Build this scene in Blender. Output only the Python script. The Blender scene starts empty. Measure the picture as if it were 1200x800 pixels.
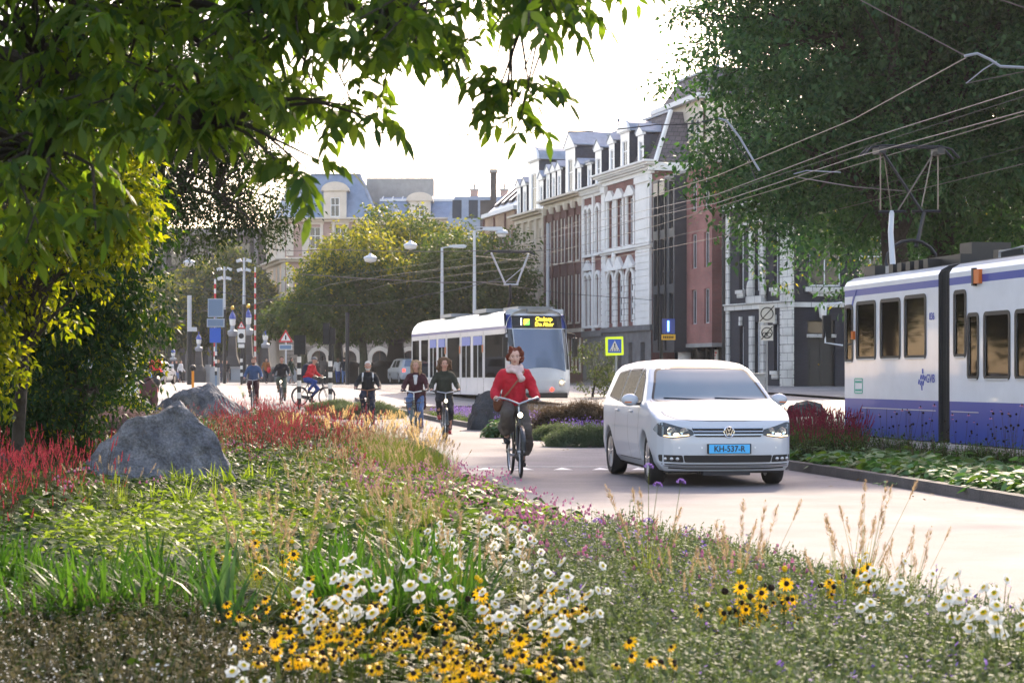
import bpy, bmesh, math, random
import numpy as np
from math import sin, cos, pi, radians as R, sqrt, atan2
from mathutils import Vector, Matrix
C = bpy.context.scene
COL = C.collection
F = 2333.3; CH = 1.4; HY = 441.0
rnd = random.Random(7)
NR = np.random.RandomState(11)
def PX(px, D): return (px-600.0)/F*D
def PZ(py, D): return CH-(py-HY)/F*D
def sm(t): t = max(0., min(1., t)); return t*t*(3-2*t)
def GZ(y): return 0.9*sm((y-50)/62.)
def GZv(y):
    t = np.clip((y-50)/62., 0, 1); return 0.9*t*t*(3-2*t)
def at(px, py, D): return Vector((PX(px, D), D, PZ(py, D)))

# ---------------- materials
MATS = {}
def mat(name, col, rough=.6, metal=0., var=0., vscale=4., bump=0., bscale=30., spec=.5, coat=0., emit=None, estr=0., col2=None, bdist=.05):
    if name in MATS: return MATS[name]
    m = bpy.data.materials.new(name); m.use_nodes = True
    nt = m.node_tree; b = nt.nodes['Principled BSDF']
    b.inputs['Base Color'].default_value = (*col, 1); b.inputs['Roughness'].default_value = rough
    b.inputs['Metallic'].default_value = metal; b.inputs['Specular IOR Level'].default_value = spec
    if coat: b.inputs['Coat Weight'].default_value = coat; b.inputs['Coat Roughness'].default_value = .05
    if emit: b.inputs['Emission Color'].default_value = (*emit, 1); b.inputs['Emission Strength'].default_value = estr
    tc = None
    if var or bump or col2:
        tc = nt.nodes.new('ShaderNodeTexCoord')
    if var or col2:
        n = nt.nodes.new('ShaderNodeTexNoise'); n.inputs['Scale'].default_value = vscale; n.inputs['Detail'].default_value = 6
        n.inputs['Roughness'].default_value = .6
        nt.links.new(tc.outputs['Object'], n.inputs['Vector'])
        r = nt.nodes.new('ShaderNodeValToRGB')
        r.color_ramp.elements[0].position = .32; r.color_ramp.elements[1].position = .68
        c2 = col2 if col2 else tuple(min(1, c*(1+var)) for c in col)
        c1 = col if col2 else tuple(c*(1-var) for c in col)
        r.color_ramp.elements[0].color = (*c1, 1); r.color_ramp.elements[1].color = (*c2, 1)
        nt.links.new(n.outputs['Fac'], r.inputs['Fac']); nt.links.new(r.outputs['Color'], b.inputs['Base Color'])
    if bump:
        n2 = nt.nodes.new('ShaderNodeTexNoise'); n2.inputs['Scale'].default_value = bscale; n2.inputs['Detail'].default_value = 8
        bp = nt.nodes.new('ShaderNodeBump'); bp.inputs['Strength'].default_value = bump; bp.inputs['Distance'].default_value = bdist
        nt.links.new(tc.outputs['Object'], n2.inputs['Vector']); nt.links.new(n2.outputs['Fac'], bp.inputs['Height'])
        nt.links.new(bp.outputs['Normal'], b.inputs['Normal'])
    MATS[name] = m; return m

def brick_mat(name, c1, c2, mortar, bw=.22, bh=.065, rough=.85, mort=.012):
    m = bpy.data.materials.new(name); m.use_nodes = True
    nt = m.node_tree; b = nt.nodes['Principled BSDF']; b.inputs['Roughness'].default_value = rough
    tc = nt.nodes.new('ShaderNodeTexCoord'); sx = nt.nodes.new('ShaderNodeSeparateXYZ'); cx = nt.nodes.new('ShaderNodeCombineXYZ')
    ad = nt.nodes.new('ShaderNodeMath'); ad.operation = 'ADD'
    nt.links.new(tc.outputs['Object'], sx.inputs[0]); nt.links.new(sx.outputs['X'], ad.inputs[0]); nt.links.new(sx.outputs['Y'], ad.inputs[1])
    nt.links.new(ad.outputs[0], cx.inputs['X']); nt.links.new(sx.outputs['Z'], cx.inputs['Y'])
    br = nt.nodes.new('ShaderNodeTexBrick'); br.inputs['Scale'].default_value = 1
    br.inputs['Brick Width'].default_value = bw; br.inputs['Row Height'].default_value = bh; br.inputs['Mortar Size'].default_value = mort
    br.inputs['Color1'].default_value = (*c1, 1); br.inputs['Color2'].default_value = (*c2, 1); br.inputs['Mortar'].default_value = (*mortar, 1)
    nt.links.new(cx.outputs[0], br.inputs['Vector'])
    n = nt.nodes.new('ShaderNodeTexNoise'); n.inputs['Scale'].default_value = .7; n.inputs['Detail'].default_value = 7
    nt.links.new(tc.outputs['Object'], n.inputs['Vector'])
    mr = nt.nodes.new('ShaderNodeMapRange'); mr.inputs['From Min'].default_value = .3; mr.inputs['From Max'].default_value = .7
    mr.inputs['To Min'].default_value = .72; mr.inputs['To Max'].default_value = 1.2
    nt.links.new(n.outputs['Fac'], mr.inputs['Value'])
    mx = nt.nodes.new('ShaderNodeVectorMath'); mx.operation = 'SCALE'
    nt.links.new(br.outputs['Color'], mx.inputs[0]); nt.links.new(mr.outputs[0], mx.inputs['Scale']); nt.links.new(mx.outputs[0], b.inputs['Base Color'])
    MATS[name] = m; return m

def leaf_mat(name, c1, c2, trans=.45, rough=.6, tcol=None, spec=.12):
    """two-tone leaf, varied per leaf, with light coming through"""
    m = bpy.data.materials.new(name); m.use_nodes = True
    nt = m.node_tree; b = nt.nodes['Principled BSDF']; out = nt.nodes['Material Output']
    b.inputs['Roughness'].default_value = rough; b.inputs['Specular IOR Level'].default_value = spec
    g = nt.nodes.new('ShaderNodeNewGeometry')
    r = nt.nodes.new('ShaderNodeValToRGB'); r.color_ramp.elements[0].color = (*c1, 1); r.color_ramp.elements[1].color = (*c2, 1)
    nt.links.new(g.outputs['Random Per Island'], r.inputs['Fac']); nt.links.new(r.outputs['Color'], b.inputs['Base Color'])
    if trans:
        t = nt.nodes.new('ShaderNodeBsdfTranslucent'); mx = nt.nodes.new('ShaderNodeMixShader'); mx.inputs[0].default_value = trans
        r2 = nt.nodes.new('ShaderNodeValToRGB')
        k = tcol or (1.9, 1.9, .8)
        for e, c in zip(r2.color_ramp.elements, (c1, c2)): e.color = (min(1, c[0]*k[0]), min(1, c[1]*k[1]), min(1, c[2]*k[2]), 1)
        nt.links.new(g.outputs['Random Per Island'], r2.inputs['Fac']); nt.links.new(r2.outputs['Color'], t.inputs['Color'])
        nt.links.new(b.outputs[0], mx.inputs[1]); nt.links.new(t.outputs[0], mx.inputs[2]); nt.links.new(mx.outputs[0], out.inputs[0])
    MATS[name] = m; return m

def glass_mat(name, tint, refl=.25, rough=.03, clear=.5, fixed=0):
    """window pane: partly see-through, partly mirror"""
    m = bpy.data.materials.new(name); m.use_nodes = True
    nt = m.node_tree; b = nt.nodes['Principled BSDF']; out = nt.nodes['Material Output']
    b.inputs['Base Color'].default_value = (*tint, 1); b.inputs['Roughness'].default_value = rough; b.inputs['Specular IOR Level'].default_value = refl
    if fixed:
        b.inputs['Specular IOR Level'].default_value = 0; g = nt.nodes.new('ShaderNodeBsdfGlossy'); g.inputs['Roughness'].default_value = rough; mg = nt.nodes.new('ShaderNodeMixShader'); mg.inputs[0].default_value = fixed
        nt.links.new(b.outputs[0], mg.inputs[1]); nt.links.new(g.outputs[0], mg.inputs[2]); nt.links.new(mg.outputs[0], out.inputs[0]); b = mg
    if clear > 0:
        t = nt.nodes.new('ShaderNodeBsdfTransparent'); t.inputs[0].default_value = (.85, .9, .9, 1)
        mx = nt.nodes.new('ShaderNodeMixShader'); mx.inputs[0].default_value = clear
        nt.links.new(b.outputs[0], mx.inputs[1]); nt.links.new(t.outputs[0], mx.inputs[2]); nt.links.new(mx.outputs[0], out.inputs[0])
    MATS[name] = m; return m

# ---------------- mesh builder
class MB:
    def __init__(s): s.v = []; s.f = []; s.m = []; s.M = None
    def add(s, vs, fs, mi=0):
        o = len(s.v)
        if s.M is not None: vs = [tuple(s.M @ Vector(p)) for p in vs]
        s.v += [tuple(p) for p in vs]; s.f += [tuple(i+o for i in f) for f in fs]; s.m += [mi]*len(fs); return s
    def box(s, c, d, mi=0, rz=0, rx=0, ry=0):
        hx, hy, hz = d[0]/2, d[1]/2, d[2]/2
        vs = [Vector((x, y, z)) for x in (-hx, hx) for y in (-hy, hy) for z in (-hz, hz)]
        if rz or rx or ry:
            m = Matrix.Rotation(rz, 3, 'Z') @ Matrix.Rotation(ry, 3, 'Y') @ Matrix.Rotation(rx, 3, 'X'); vs = [m @ p for p in vs]
        vs = [(p[0]+c[0], p[1]+c[1], p[2]+c[2]) for p in vs]
        return s.add(vs, [(0,1,3,2),(4,6,7,5),(0,4,5,1),(2,3,7,6),(0,2,6,4),(1,5,7,3)], mi)
    def b2(s, x0, x1, y0, y1, z0, z1, mi=0):
        return s.box(((x0+x1)/2, (y0+y1)/2, (z0+z1)/2), (x1-x0, y1-y0, z1-z0), mi)
    def tube(s, pts, r, n=8, mi=0, cap=True):
        pts = [Vector(p) for p in pts]; k = len(pts)
        rs = r if isinstance(r, (list, tuple)) else [r]*k
        vs = []; up = None
        for i, p in enumerate(pts):
            d = (pts[min(i+1, k-1)]-pts[max(i-1, 0)])
            d = d.normalized() if d.length > 1e-9 else Vector((0, 0, 1))
            if up is None:
                up = Vector((0, 0, 1)) if abs(d.z) < .95 else Vector((1, 0, 0))
            a = d.cross(up)
            if a.length < 1e-6: a = d.cross(Vector((0, 1, 0)))
            a.normalize(); b = d.cross(a).normalized(); up = -b if False else b.cross(d).normalized() if False else up
            for j in range(n):
                t = 2*pi*j/n; vs.append(p+(a*cos(t)+b*sin(t))*rs[i])
        fs = [(i*n+j, i*n+(j+1) % n, (i+1)*n+(j+1) % n, (i+1)*n+j) for i in range(k-1) for j in range(n)]
        if cap: fs += [tuple(range(n))[::-1], tuple((k-1)*n+j for j in range(n))]
        return s.add(vs, fs, mi)
    def lathe(s, prof, c=(0, 0, 0), n=16, mi=0, axis='Z'):
        vs = []; k = len(prof)
        for (r, z) in prof:
            for j in range(n):
                t = 2*pi*j/n; x, y = r*cos(t), r*sin(t)
                p = (x, y, z) if axis == 'Z' else ((z, x, y) if axis == 'X' else (x, z, y))
                vs.append((p[0]+c[0], p[1]+c[1], p[2]+c[2]))
        fs = [(i*n+j, i*n+(j+1) % n, (i+1)*n+(j+1) % n, (i+1)*n+j) for i in range(k-1) for j in range(n)]
        if prof[0][0] > 1e-6: fs.append(tuple(range(n))[::-1])
        if prof[-1][0] > 1e-6: fs.append(tuple((k-1)*n+j for j in range(n)))
        return s.add(vs, fs, mi)
    def ell(s, c, r, n=12, mi=0, rz=0):
        prof = [(sin(pi*i/8), -cos(pi*i/8)) for i in range(9)]; vs = []
        for (q, z) in prof:
            for j in range(n):
                t = 2*pi*j/n; x, y = q*cos(t)*r[0], q*sin(t)*r[1]
                vs.append((c[0]+x*cos(rz)-y*sin(rz), c[1]+x*sin(rz)+y*cos(rz), c[2]+z*r[2]))
        fs = [(i*n+j, i*n+(j+1) % n, (i+1)*n+(j+1) % n, (i+1)*n+j) for i in range(8) for j in range(n)]
        return s.add(vs, fs, mi)
    def prism(s, poly, y0, y1, mi=0, plane='XZ'):
        n = len(poly)
        def q(p, y): return (p[0], y, p[1]) if plane == 'XZ' else ((p[0], p[1], y) if plane == 'XY' else (y, p[0], p[1]))
        vs = [q(p, y0) for p in poly]+[q(p, y1) for p in poly]
        fs = [tuple(range(n)), tuple(range(2*n-1, n-1, -1))]+[(i, n+i, n+(i+1) % n, (i+1) % n) for i in range(n)]
        return s.add(vs, fs, mi)
    def torus(s, c, R_, r, axis='X', n=40, k=8, mi=0, a0=0, a1=2*pi):
        pts = []; full = abs(a1-a0-2*pi) < 1e-6
        vs = []; m = n if full else n+1
        for i in range(m):
            t = a0+(a1-a0)*i/n
            for j in range(k):
                u = 2*pi*j/k; rr = R_+r*cos(u); w = r*sin(u)
                p = (w, rr*cos(t), rr*sin(t)) if axis == 'X' else ((rr*cos(t), w, rr*sin(t)) if axis == 'Y' else (rr*cos(t), rr*sin(t), w))
                vs.append((p[0]+c[0], p[1]+c[1], p[2]+c[2]))
        fs = [(i*k+j, i*k+(j+1) % k, ((i+1) % m)*k+(j+1) % k, ((i+1) % m)*k+j) for i in range(n) for j in range(k)]
        return s.add(vs, fs, mi)
    def mesh(s, name, mats, smooth=False, bevel=0):
        me = bpy.data.meshes.new(name); me.from_pydata(s.v, [], s.f)
        for m in (mats if isinstance(mats, (list, tuple)) else [mats]): me.materials.append(MATS[m] if isinstance(m, str) else m)
        me.polygons.foreach_set('material_index', s.m)
        bm = bmesh.new(); bm.from_mesh(me); bmesh.ops.recalc_face_normals(bm, faces=bm.faces); bm.to_mesh(me); bm.free()
        if smooth: me.polygons.foreach_set('use_smooth', [True]*len(me.polygons)); me.set_sharp_from_angle(angle=R(40))
        return me
    def obj(s, name, mats, parent=None, smooth=False, bevel=0, loc=None):
        o = bpy.data.objects.new(name, s.mesh(name, mats, smooth)); COL.objects.link(o); o.parent = parent
        if loc: o.location = loc
        if bevel:
            b = o.modifiers.new('b', 'BEVEL'); b.width = bevel; b.segments = 2; b.limit_method = 'ANGLE'; b.angle_limit = R(40)
        return o
def mobj(name, me, parent=None, loc=None, rz=0):
    o = bpy.data.objects.new(name, me); COL.objects.link(o); o.parent = parent
    if loc is not None: o.location = loc
    o.rotation_euler[2] = rz; return o
def tag(o, label, cat, group=None):
    o['label'] = label; o['category'] = cat
    if group: o['group'] = group
    return o
def thing(name, label, cat, loc=(0, 0, 0), rz=0, group=None):
    o = bpy.data.objects.new(name, None); COL.objects.link(o); o.location = loc; o.rotation_euler = (0, 0, rz)
    return tag(o, label, cat, group)
def struct(o): o['kind'] = 'structure'; return o
def stuff(o, label=None, cat=None):
    o['kind'] = 'stuff'
    if label: o['label'] = label
    if cat: o['category'] = cat
    return o
def kids(o): return [c for c in COL.objects if c.parent == o]
def dup(root, loc, rz=0, label=None, scale=1, ch=None):
    r = root.copy(); COL.objects.link(r); r.location = loc; r.rotation_euler = (0, 0, rz); r.scale = (scale,)*3
    if label: r['label'] = label
    for c in root.children:
        k = c.copy(); COL.objects.link(k); k.parent = r
        for g in c.children:
            d = g.copy(); COL.objects.link(d); d.parent = k
    return r

# ---------------- scattering of small plant pieces (all faces quads)
class T:
    """plant template: verts, quads, material per quad"""
    def __init__(s): s.v = []; s.f = []; s.m = []
    def quad(s, a, b, c, d, mi=0):
        o = len(s.v); s.v += [tuple(a), tuple(b), tuple(c), tuple(d)]; s.f.append((o, o+1, o+2, o+3)); s.m.append(mi)
    def leaf(s, base, dirv, L, W, mi=0, droop=.25, up=None, seg=2):
        d = Vector(dirv).normalized(); u = Vector(up) if up else Vector((0, 0, 1))
        side = d.cross(u)
        if side.length < 1e-4: side = Vector((1, 0, 0))
        side.normalize(); n = side.cross(d)
        b = Vector(base)
        if seg == 1:
            m_ = b+d*(L*.45)-Vector((0, 0, droop*L*.2)); s.quad(b, m_+side*(W*.5), b+d*L-Vector((0, 0, droop*L)), m_-side*(W*.5), mi); return
        prof = {1: [(0, .18), (1, .12)], 2: [(0, .12), (.45, 1), (1, .08)], 3: [(0, .1), (.3, .9), (.65, .85), (1, .05)], 4: [(0, .5), (.3, 1), (.6, .8), (.85, .45), (1, .05)]}[seg]
        o = len(s.v)
        for (t, w) in prof:
            p = b+d*(L*t)+Vector((0, 0, -1))*(droop*L*t*t)
            s.v.append(tuple(p+side*(W*w/2))); s.v.append(tuple(p-side*(W*w/2)))
        for i in range(len(prof)-1):
            s.f.append((o+2*i, o+2*i+1, o+2*i+3, o+2*i+2)); s.m.append(mi)
    def stem(s, a, b, w, mi=0):
        a = Vector(a); b = Vector(b); d = (b-a).normalized(); x = d.cross(Vector((.3, 1, .1))).normalized()*w
        y = d.cross(x).normalized()*w
        s.quad(a-x, a+x, b+x*.6, b-x*.6, mi); s.quad(a-y, a+y, b+y*.6, b-y*.6, mi)
    def arr(s): return np.array(s.v, dtype=np.float32), np.array(s.f, dtype=np.int32), np.array(s.m, dtype=np.int32)
def rotm(yaw, tilt, az):
    """N matrices: yaw about z, then tilt about a horizontal axis at azimuth az"""
    n = len(yaw); c, s_ = np.cos(yaw), np.sin(yaw); Z = np.zeros(n); O = np.ones(n)
    A = np.stack([np.stack([c, -s_, Z], 1), np.stack([s_, c, Z], 1), np.stack([Z, Z, O], 1)], 1)
    kx, ky = np.cos(az), np.sin(az); ct, st = np.cos(tilt), np.sin(tilt)
    B = np.stack([np.stack([ct+kx*kx*(1-ct), kx*ky*(1-ct), ky*st], 1), np.stack([kx*ky*(1-ct), ct+ky*ky*(1-ct), -kx*st], 1), np.stack([-ky*st, kx*st, ct], 1)], 1)
    return B @ A
def build_quads(name, parts, mats, smooth=False):
    """parts: list of (V Nx3, Q Mx4, mi M) arrays -> mesh"""
    V = np.concatenate([p[0] for p in parts]); off = 0; Q = []; M = []
    for p in parts: Q.append(p[1]+off); M.append(p[2]); off += len(p[0])
    Q = np.concatenate(Q); M = np.concatenate(M)
    me = bpy.data.meshes.new(name); n = len(Q)
    me.vertices.add(len(V)); me.vertices.foreach_set('co', V.astype(np.float32).ravel())
    me.loops.add(n*4); me.loops.foreach_set('vertex_index', Q.astype(np.int32).ravel())
    me.polygons.add(n); me.polygons.foreach_set('loop_start', np.arange(0, n*4, 4, dtype=np.int32))
    for m in mats: me.materials.append(MATS[m])
    me.polygons.foreach_set('material_index', M.astype(np.int32))
    if smooth: me.polygons.foreach_set('use_smooth', np.ones(n, dtype=bool))
    me.update(calc_edges=True); return me
def scat(temps, pos, scale, tilt=.25, rs=None, yaw=None, zscale=None, az=None):
    """place one of temps at each position; returns list of parts"""
    rs = rs or NR; out = []; pos = np.asarray(pos, dtype=np.float32)
    if len(pos) == 0: return out
    pick = rs.randint(0, len(temps), len(pos)); scale = np.broadcast_to(np.asarray(scale, dtype=np.float32), (len(pos),))
    for k, t in enumerate(temps):
        i = np.where(pick == k)[0]
        if len(i) == 0: continue
        V, Q, M = t.arr() if isinstance(t, T) else t; n = len(i)
        yw = rs.uniform(0, 2*pi, n) if yaw is None else yaw[i]
        m = rotm(yw, np.abs(rs.normal(0, 1, n))*tilt, rs.uniform(0, 2*pi, n) if az is None else az[i])
        P = np.einsum('nij,vj->nvi', m, V)*scale[i][:, None, None]
        if zscale is not None: P[:, :, 2] *= zscale[i][:, None]
        P += pos[i][:, None, :]
        out.append((P.reshape(-1, 3), (Q[None]+(np.arange(n)*len(V))[:, None, None]).reshape(-1, 4), np.tile(M, n)))
    return out
def inpoly(x, y, poly):
    x = np.asarray(x); y = np.asarray(y); c = np.zeros(x.shape, bool); n = len(poly)
    for i in range(n):
        x1, y1 = poly[i]; x2, y2 = poly[(i+1) % n]
        if y1 == y2: continue
        c ^= ((y1 > y) != (y2 > y)) & (x < (x2-x1)*(y-y1)/(y2-y1)+x1)
    return c

# ---------------- text
def text(name, s, size, mt, parent, loc, rot=(pi/2, 0, 0), ext=.002, align='CENTER', bold=0.0, sx=1):
    cu = bpy.data.curves.new(name, 'FONT'); cu.body = s; cu.size = size; cu.extrude = ext; cu.align_x = align; cu.align_y = 'CENTER'; cu.offset = bold
    cu.materials.append(MATS[mt]); o = bpy.data.objects.new(name, cu); COL.objects.link(o); o.parent = parent
    me = bpy.data.meshes.new_from_object(o); bpy.data.objects.remove(o); o = mobj(name, me, parent)
    o.location = loc; o.rotation_euler = rot; o.scale = (sx, 1, 1); return o
def apply_mods(o):
    dg = bpy.context.evaluated_depsgraph_get(); me = bpy.data.meshes.new_from_object(o.evaluated_get(dg)); o.modifiers.clear(); old = o.data; o.data = me; return o
# base colours of the place
mat('asphalt', (.215, .19, .195), .8, var=.10, vscale=1.2, bump=.25, bscale=90, spec=.3)
mat('far_asphalt', (.25, .23, .225), .7, var=.14, vscale=.35, bump=.15, bscale=30, spec=.6)
mat('soil', (.035, .028, .02), .95, var=.4, vscale=3, bump=.6, bscale=12, spec=.05)
mat('kerb', (.075, .068, .068), .8, var=.3, vscale=2.5, bump=.3, bscale=40)
mat('paving', (.2, .185, .18), .85, var=.2, vscale=1.5, bump=.3, bscale=20)
mat('rail', (.3, .28, .26), .35, metal=1)
mat('white_mark', (.72, .7, .68), .7, var=.12, vscale=5)
mat('rock', (.062, .070, .095), .85, col2=(.22, .225, .25), vscale=3.4, bump=1., bscale=5, bdist=.22)
mat('dark_rock', (.02, .022, .028), .8, col2=(.06, .062, .07), vscale=2.2, bump=1., bscale=4)
mat('bark', (.035, .028, .022), .95, var=.4, vscale=5, bump=1., bscale=14)
mat('green_bark', (.05, .055, .03), .95, var=.4, vscale=3, bump=.8, bscale=10)
mat('dark_metal', (.012, .013, .016), .45)
mat('grey_metal', (.28, .30, .33), .45, metal=.3)
mat('pale_metal', (.5, .52, .55), .4, metal=.2)
mat('wire', (.045, .04, .045), .5, metal=.3)
mat('bright_wire', (.15, .13, .11), .45, metal=.5)
mat('white_paint', (.76, .77, .80), .35, var=.03, vscale=2)
mat('car_white', (.47, .50, .56), .4, coat=.25, spec=.5)
mat('tram_white', (.64, .66, .72), .3, coat=.5, var=.07, vscale=1.6)
mat('tram_blue', (.022, .06, .34), .3, coat=.5)
mat('tram_cream', (.72, .74, .64), .3, coat=.4)
mat('black_plastic', (.010, .010, .012), .5)
mat('rubber', (.012, .012, .013), .75, bump=.2, bscale=60)
mat('chrome', (.75, .76, .78), .12, metal=1)
mat('alloy', (.42, .43, .46), .3, metal=.9)
mat('plate_blue', (.05, .42, .85), .4)
mat('ink', (.006, .006, .008), .5)
mat('blue_ink', (.03, .05, .35), .5)
mat('green_ink', (.05, .4, .28), .5)
mat('orange_lens', (.55, .13, .02), .35)
mat('amber_glow', (.9, .45, .1), .3, emit=(1, .66, .36), estr=1.3)
mat('lamp_glow', (1, .9, .7), .3, emit=(1, .82, .55), estr=5)
mat('red_glow', (.8, .03, .02), .3, emit=(1, .05, .03), estr=1.2)
mat('led_yellow', (.6, .45, .02), .4, emit=(1, .68, .04), estr=1.4)
mat('led_green', (.1, .5, .05), .4, emit=(.2, .9, .1), estr=.7)
mat('led_white', (.7, .7, .7), .4, emit=(1, 1, 1), estr=.8)
mat('led_blue', (.05, .15, .9), .4, emit=(.1, .3, 1), estr=2.5)
mat('sign_blue', (.03, .12, .55), .4)
mat('sign_yellow', (.72, .85, .02), .4, emit=(.7, .95, .0), estr=.12)
mat('sign_white', (.74, .72, .68), .5)
mat('sign_red', (.6, .02, .03), .4)
mat('panel_amber', (.75, .42, .02), .4)
mat('sign_back', (.16, .24, .36), .5, metal=.1)
mat('sign_edge', (.38, .44, .52), .4, metal=.2)
mat('orange_post', (.8, .3, .02), .5)
mat('gold', (.8, .5, .06), .3, metal=.8)
mat('lantern_blue', (.05, .08, .32), .4)
glass_mat('car_glass', (.22, .30, .38), .9, .03, .36)
glass_mat('car_side_glass', (.012, .013, .014), .22, .03, .2, .07)
glass_mat('headlight_glass', (.2, .22, .25), .4, .03, .75)
glass_mat('tram_glass', (.010, .008, .006), .3, .03, .15, .10)
glass_mat('tram_clear', (.05, .06, .06), .3, .03, .6)
glass_mat('windshield_glass', (.16, .21, .32), 1.0, .03, .1)
glass_mat('pane_glass', (.025, .03, .04), .5, .04, 0)
mat('interior', (.03, .03, .035), .9)
mat('seat_grey', (.05, .052, .06), .9)
# stone and brick
mat('cream_stone', (.55, .47, .38), .85, var=.12, vscale=1.2, bump=.2, bscale=8)
mat('pale_stone', (.60, .53, .45), .85, var=.1, vscale=1., bump=.2, bscale=8)
mat('white_stucco', (.78, .76, .74), .75, var=.08, vscale=.9, bump=.15, bscale=6)
mat('grey_stone', (.15, .145, .15), .9, var=.25, vscale=1.2, bump=.4, bscale=6)
mat('pink_stone', (.38, .26, .23), .85, var=.15, vscale=1.)
mat('slate', (.13, .115, .13), .7, var=.3, vscale=3., bump=.3, bscale=10)
mat('blue_slate', (.17, .23, .34), .6, var=.15, vscale=1.5)
mat('zinc', (.24, .28, .36), .5, metal=.2, var=.15, vscale=2)
mat('dark_slate', (.035, .04, .06), .7, var=.2)
mat('roof_white', (.6, .62, .66), .5)
mat('green_shutter', (.01, .06, .04), .5)
mat('charcoal_panel', (.03, .034, .045), .5, var=.1)
mat('concrete', (.3, .29, .28), .8, var=.15, vscale=1)
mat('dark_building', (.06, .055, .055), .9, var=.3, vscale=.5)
brick_mat('red_brick', (.22, .055, .045), (.17, .04, .035), (.16, .12, .11))
brick_mat('rose_brick', (.36, .12, .10), (.30, .10, .085), (.22, .15, .14))
brick_mat('brown_brick', (.17, .062, .048), (.13, .048, .038), (.1, .07, .065))
brick_mat('tan_brick', (.38, .26, .17), (.33, .22, .15), (.26, .2, .15))
brick_mat('black_brick', (.033, .034, .048), (.024, .025, .035), (.02, .02, .026))
brick_mat('stone_blocks', (.36, .30, .25), (.32, .27, .22), (.16, .13, .11), bw=.9, bh=.38, mort=.03)
brick_mat('white_blocks', (.62, .61, .58), (.58, .57, .54), (.25, .24, .23), bw=.9, bh=.42, mort=.02)
brick_mat('slate_tiles', (.15, .13, .145), (.11, .095, .11), (.06, .055, .06), bw=.4, bh=.28, mort=.02)
# people
for n, c in dict(skin=(.50, .27, .20), skin_pale=(.60, .36, .28), red_wool=(.46, .008, .025), scarf=(.66, .50, .48), taupe=(.085, .07, .06), brown_leather=(.13, .045, .02),
    black_cloth=(.012, .013, .018), navy=(.018, .024, .05), denim=(.10, .17, .34), jeans=(.03, .07, .28), wine=(.055, .014, .02), olive=(.022, .026, .017), white_cloth=(.62, .62, .64),
    steel_blue=(.04, .085, .2), maroon=(.05, .01, .015), grey_cloth=(.16, .16, .17), red_jacket=(.55, .02, .03), khaki=(.10, .12, .09), orange_cloth=(.32, .12, .03), bottle=(.02, .045, .03),
    hair_auburn=(.13, .025, .008), hair_blond=(.34, .22, .12), hair_brown=(.12, .065, .035), hair_white=(.6, .58, .56), hair_dark=(.02, .014, .01), beige_cloth=(.35, .30, .24), shoe_red=(.3, .02, .03)).items():
    mat(n, c, .85 if not n.startswith('skin') else .5, var=.18 if not n.startswith('skin') else .05, vscale=9, bump=.25 if not n.startswith('skin') else 0, bscale=60)
mat('lips', (.35, .07, .07), .5); mat('eye_white', (.6, .6, .6), .3); mat('eye_dark', (.02, .012, .01), .2)
mat('bike_black', (.012, .012, .014), .3, coat=.5); mat('bike_silver', (.45, .46, .48), .3, metal=.8); mat('wood_bar', (.25, .11, .06), .6)
mat('white_bar', (.7, .7, .7), .35); mat('bike_green', (.1, .13, .12), .4)
# leaves
leaf_mat('walnut_leaf', (.034, .074, .030), (.10, .15, .036), .6, .45, (2.6, 2.6, .5))
leaf_mat('walnut_yellow', (.30, .22, .02), (.38, .26, .02), .5, .5, (1.8, 1.6, .5))
leaf_mat('sun_gold_leaf', (.08, .12, .010), (.21, .21, .014), .6, .5, (2.2, 2.2, .4))  # golden tone stands in for sun shining through the leaves
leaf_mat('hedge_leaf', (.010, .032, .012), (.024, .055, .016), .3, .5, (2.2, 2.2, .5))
leaf_mat('dark_leaf', (.016, .032, .014), (.03, .05, .018), .35, .5)
leaf_mat('plane_sun_yellow', (.13, .145, .018), (.26, .235, .025), .5, .5)  # yellow of the sunlit crown tops, put into the leaf colour
leaf_mat('plane_green', (.032, .060, .018), (.065, .095, .026), .45, .5)
leaf_mat('right_leaf', (.020, .055, .030), (.075, .135, .06), .35, .5, (1.7, 2.2, .7))
leaf_mat('right_yellow', (.32, .3, .02), (.38, .34, .03), .5, .5, (1.6, 1.6, .5))
leaf_mat('far_leaf', (.045, .065, .028), (.085, .10, .04), .4, .6)
leaf_mat('ground_leaf', (.028, .065, .014), (.075, .125, .026), .5, .5)
leaf_mat('lime_leaf', (.08, .13, .018), (.19, .25, .035), .55, .45)
leaf_mat('hosta_leaf', (.055, .13, .05), (.13, .24, .10), .3, .5, (1.4, 1.6, .6))
leaf_mat('dark_green', (.012, .03, .010), (.03, .06, .015), .35, .5)
leaf_mat('strap_leaf', (.02, .06, .012), (.06, .13, .022), .5, .4)
leaf_mat('strap_blue', (.025, .07, .035), (.05, .10, .05), .4, .4)
leaf_mat('catmint', (.06, .09, .05), (.12, .16, .10), .35, .6)
leaf_mat('silver_leaf', (.12, .16, .12), (.2, .25, .19), .35, .6)
leaf_mat('heath_brown', (.08, .06, .04), (.16, .12, .09), .3, .8, (1.5, 1.3, 1))
leaf_mat('heath_dark', (.035, .034, .022), (.07, .058, .04), .25, .8)
leaf_mat('olive_seed', (.075, .07, .04), (.15, .13, .085), .3, .8, (1.4, 1.4, 1))
leaf_mat('olive_dark', (.022, .032, .016), (.05, .055, .028), .25, .8)
leaf_mat('heather_mauve', (.22, .14, .15), (.34, .24, .24), .35, .8, (1.2, 1.2, 1.2))
leaf_mat('bistort_red', (.36, .03, .06), (.55, .10, .11), .3, .7, (1.2, 1.2, 1.2))
leaf_mat('dull_red', (.14, .012, .03), (.26, .03, .06), .4, .6, (1.4, 1.5, 1.5))
leaf_mat('plume', (.30, .21, .13), (.46, .35, .22), .45, .7, (1.3, 1.3, 1.2))
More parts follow.
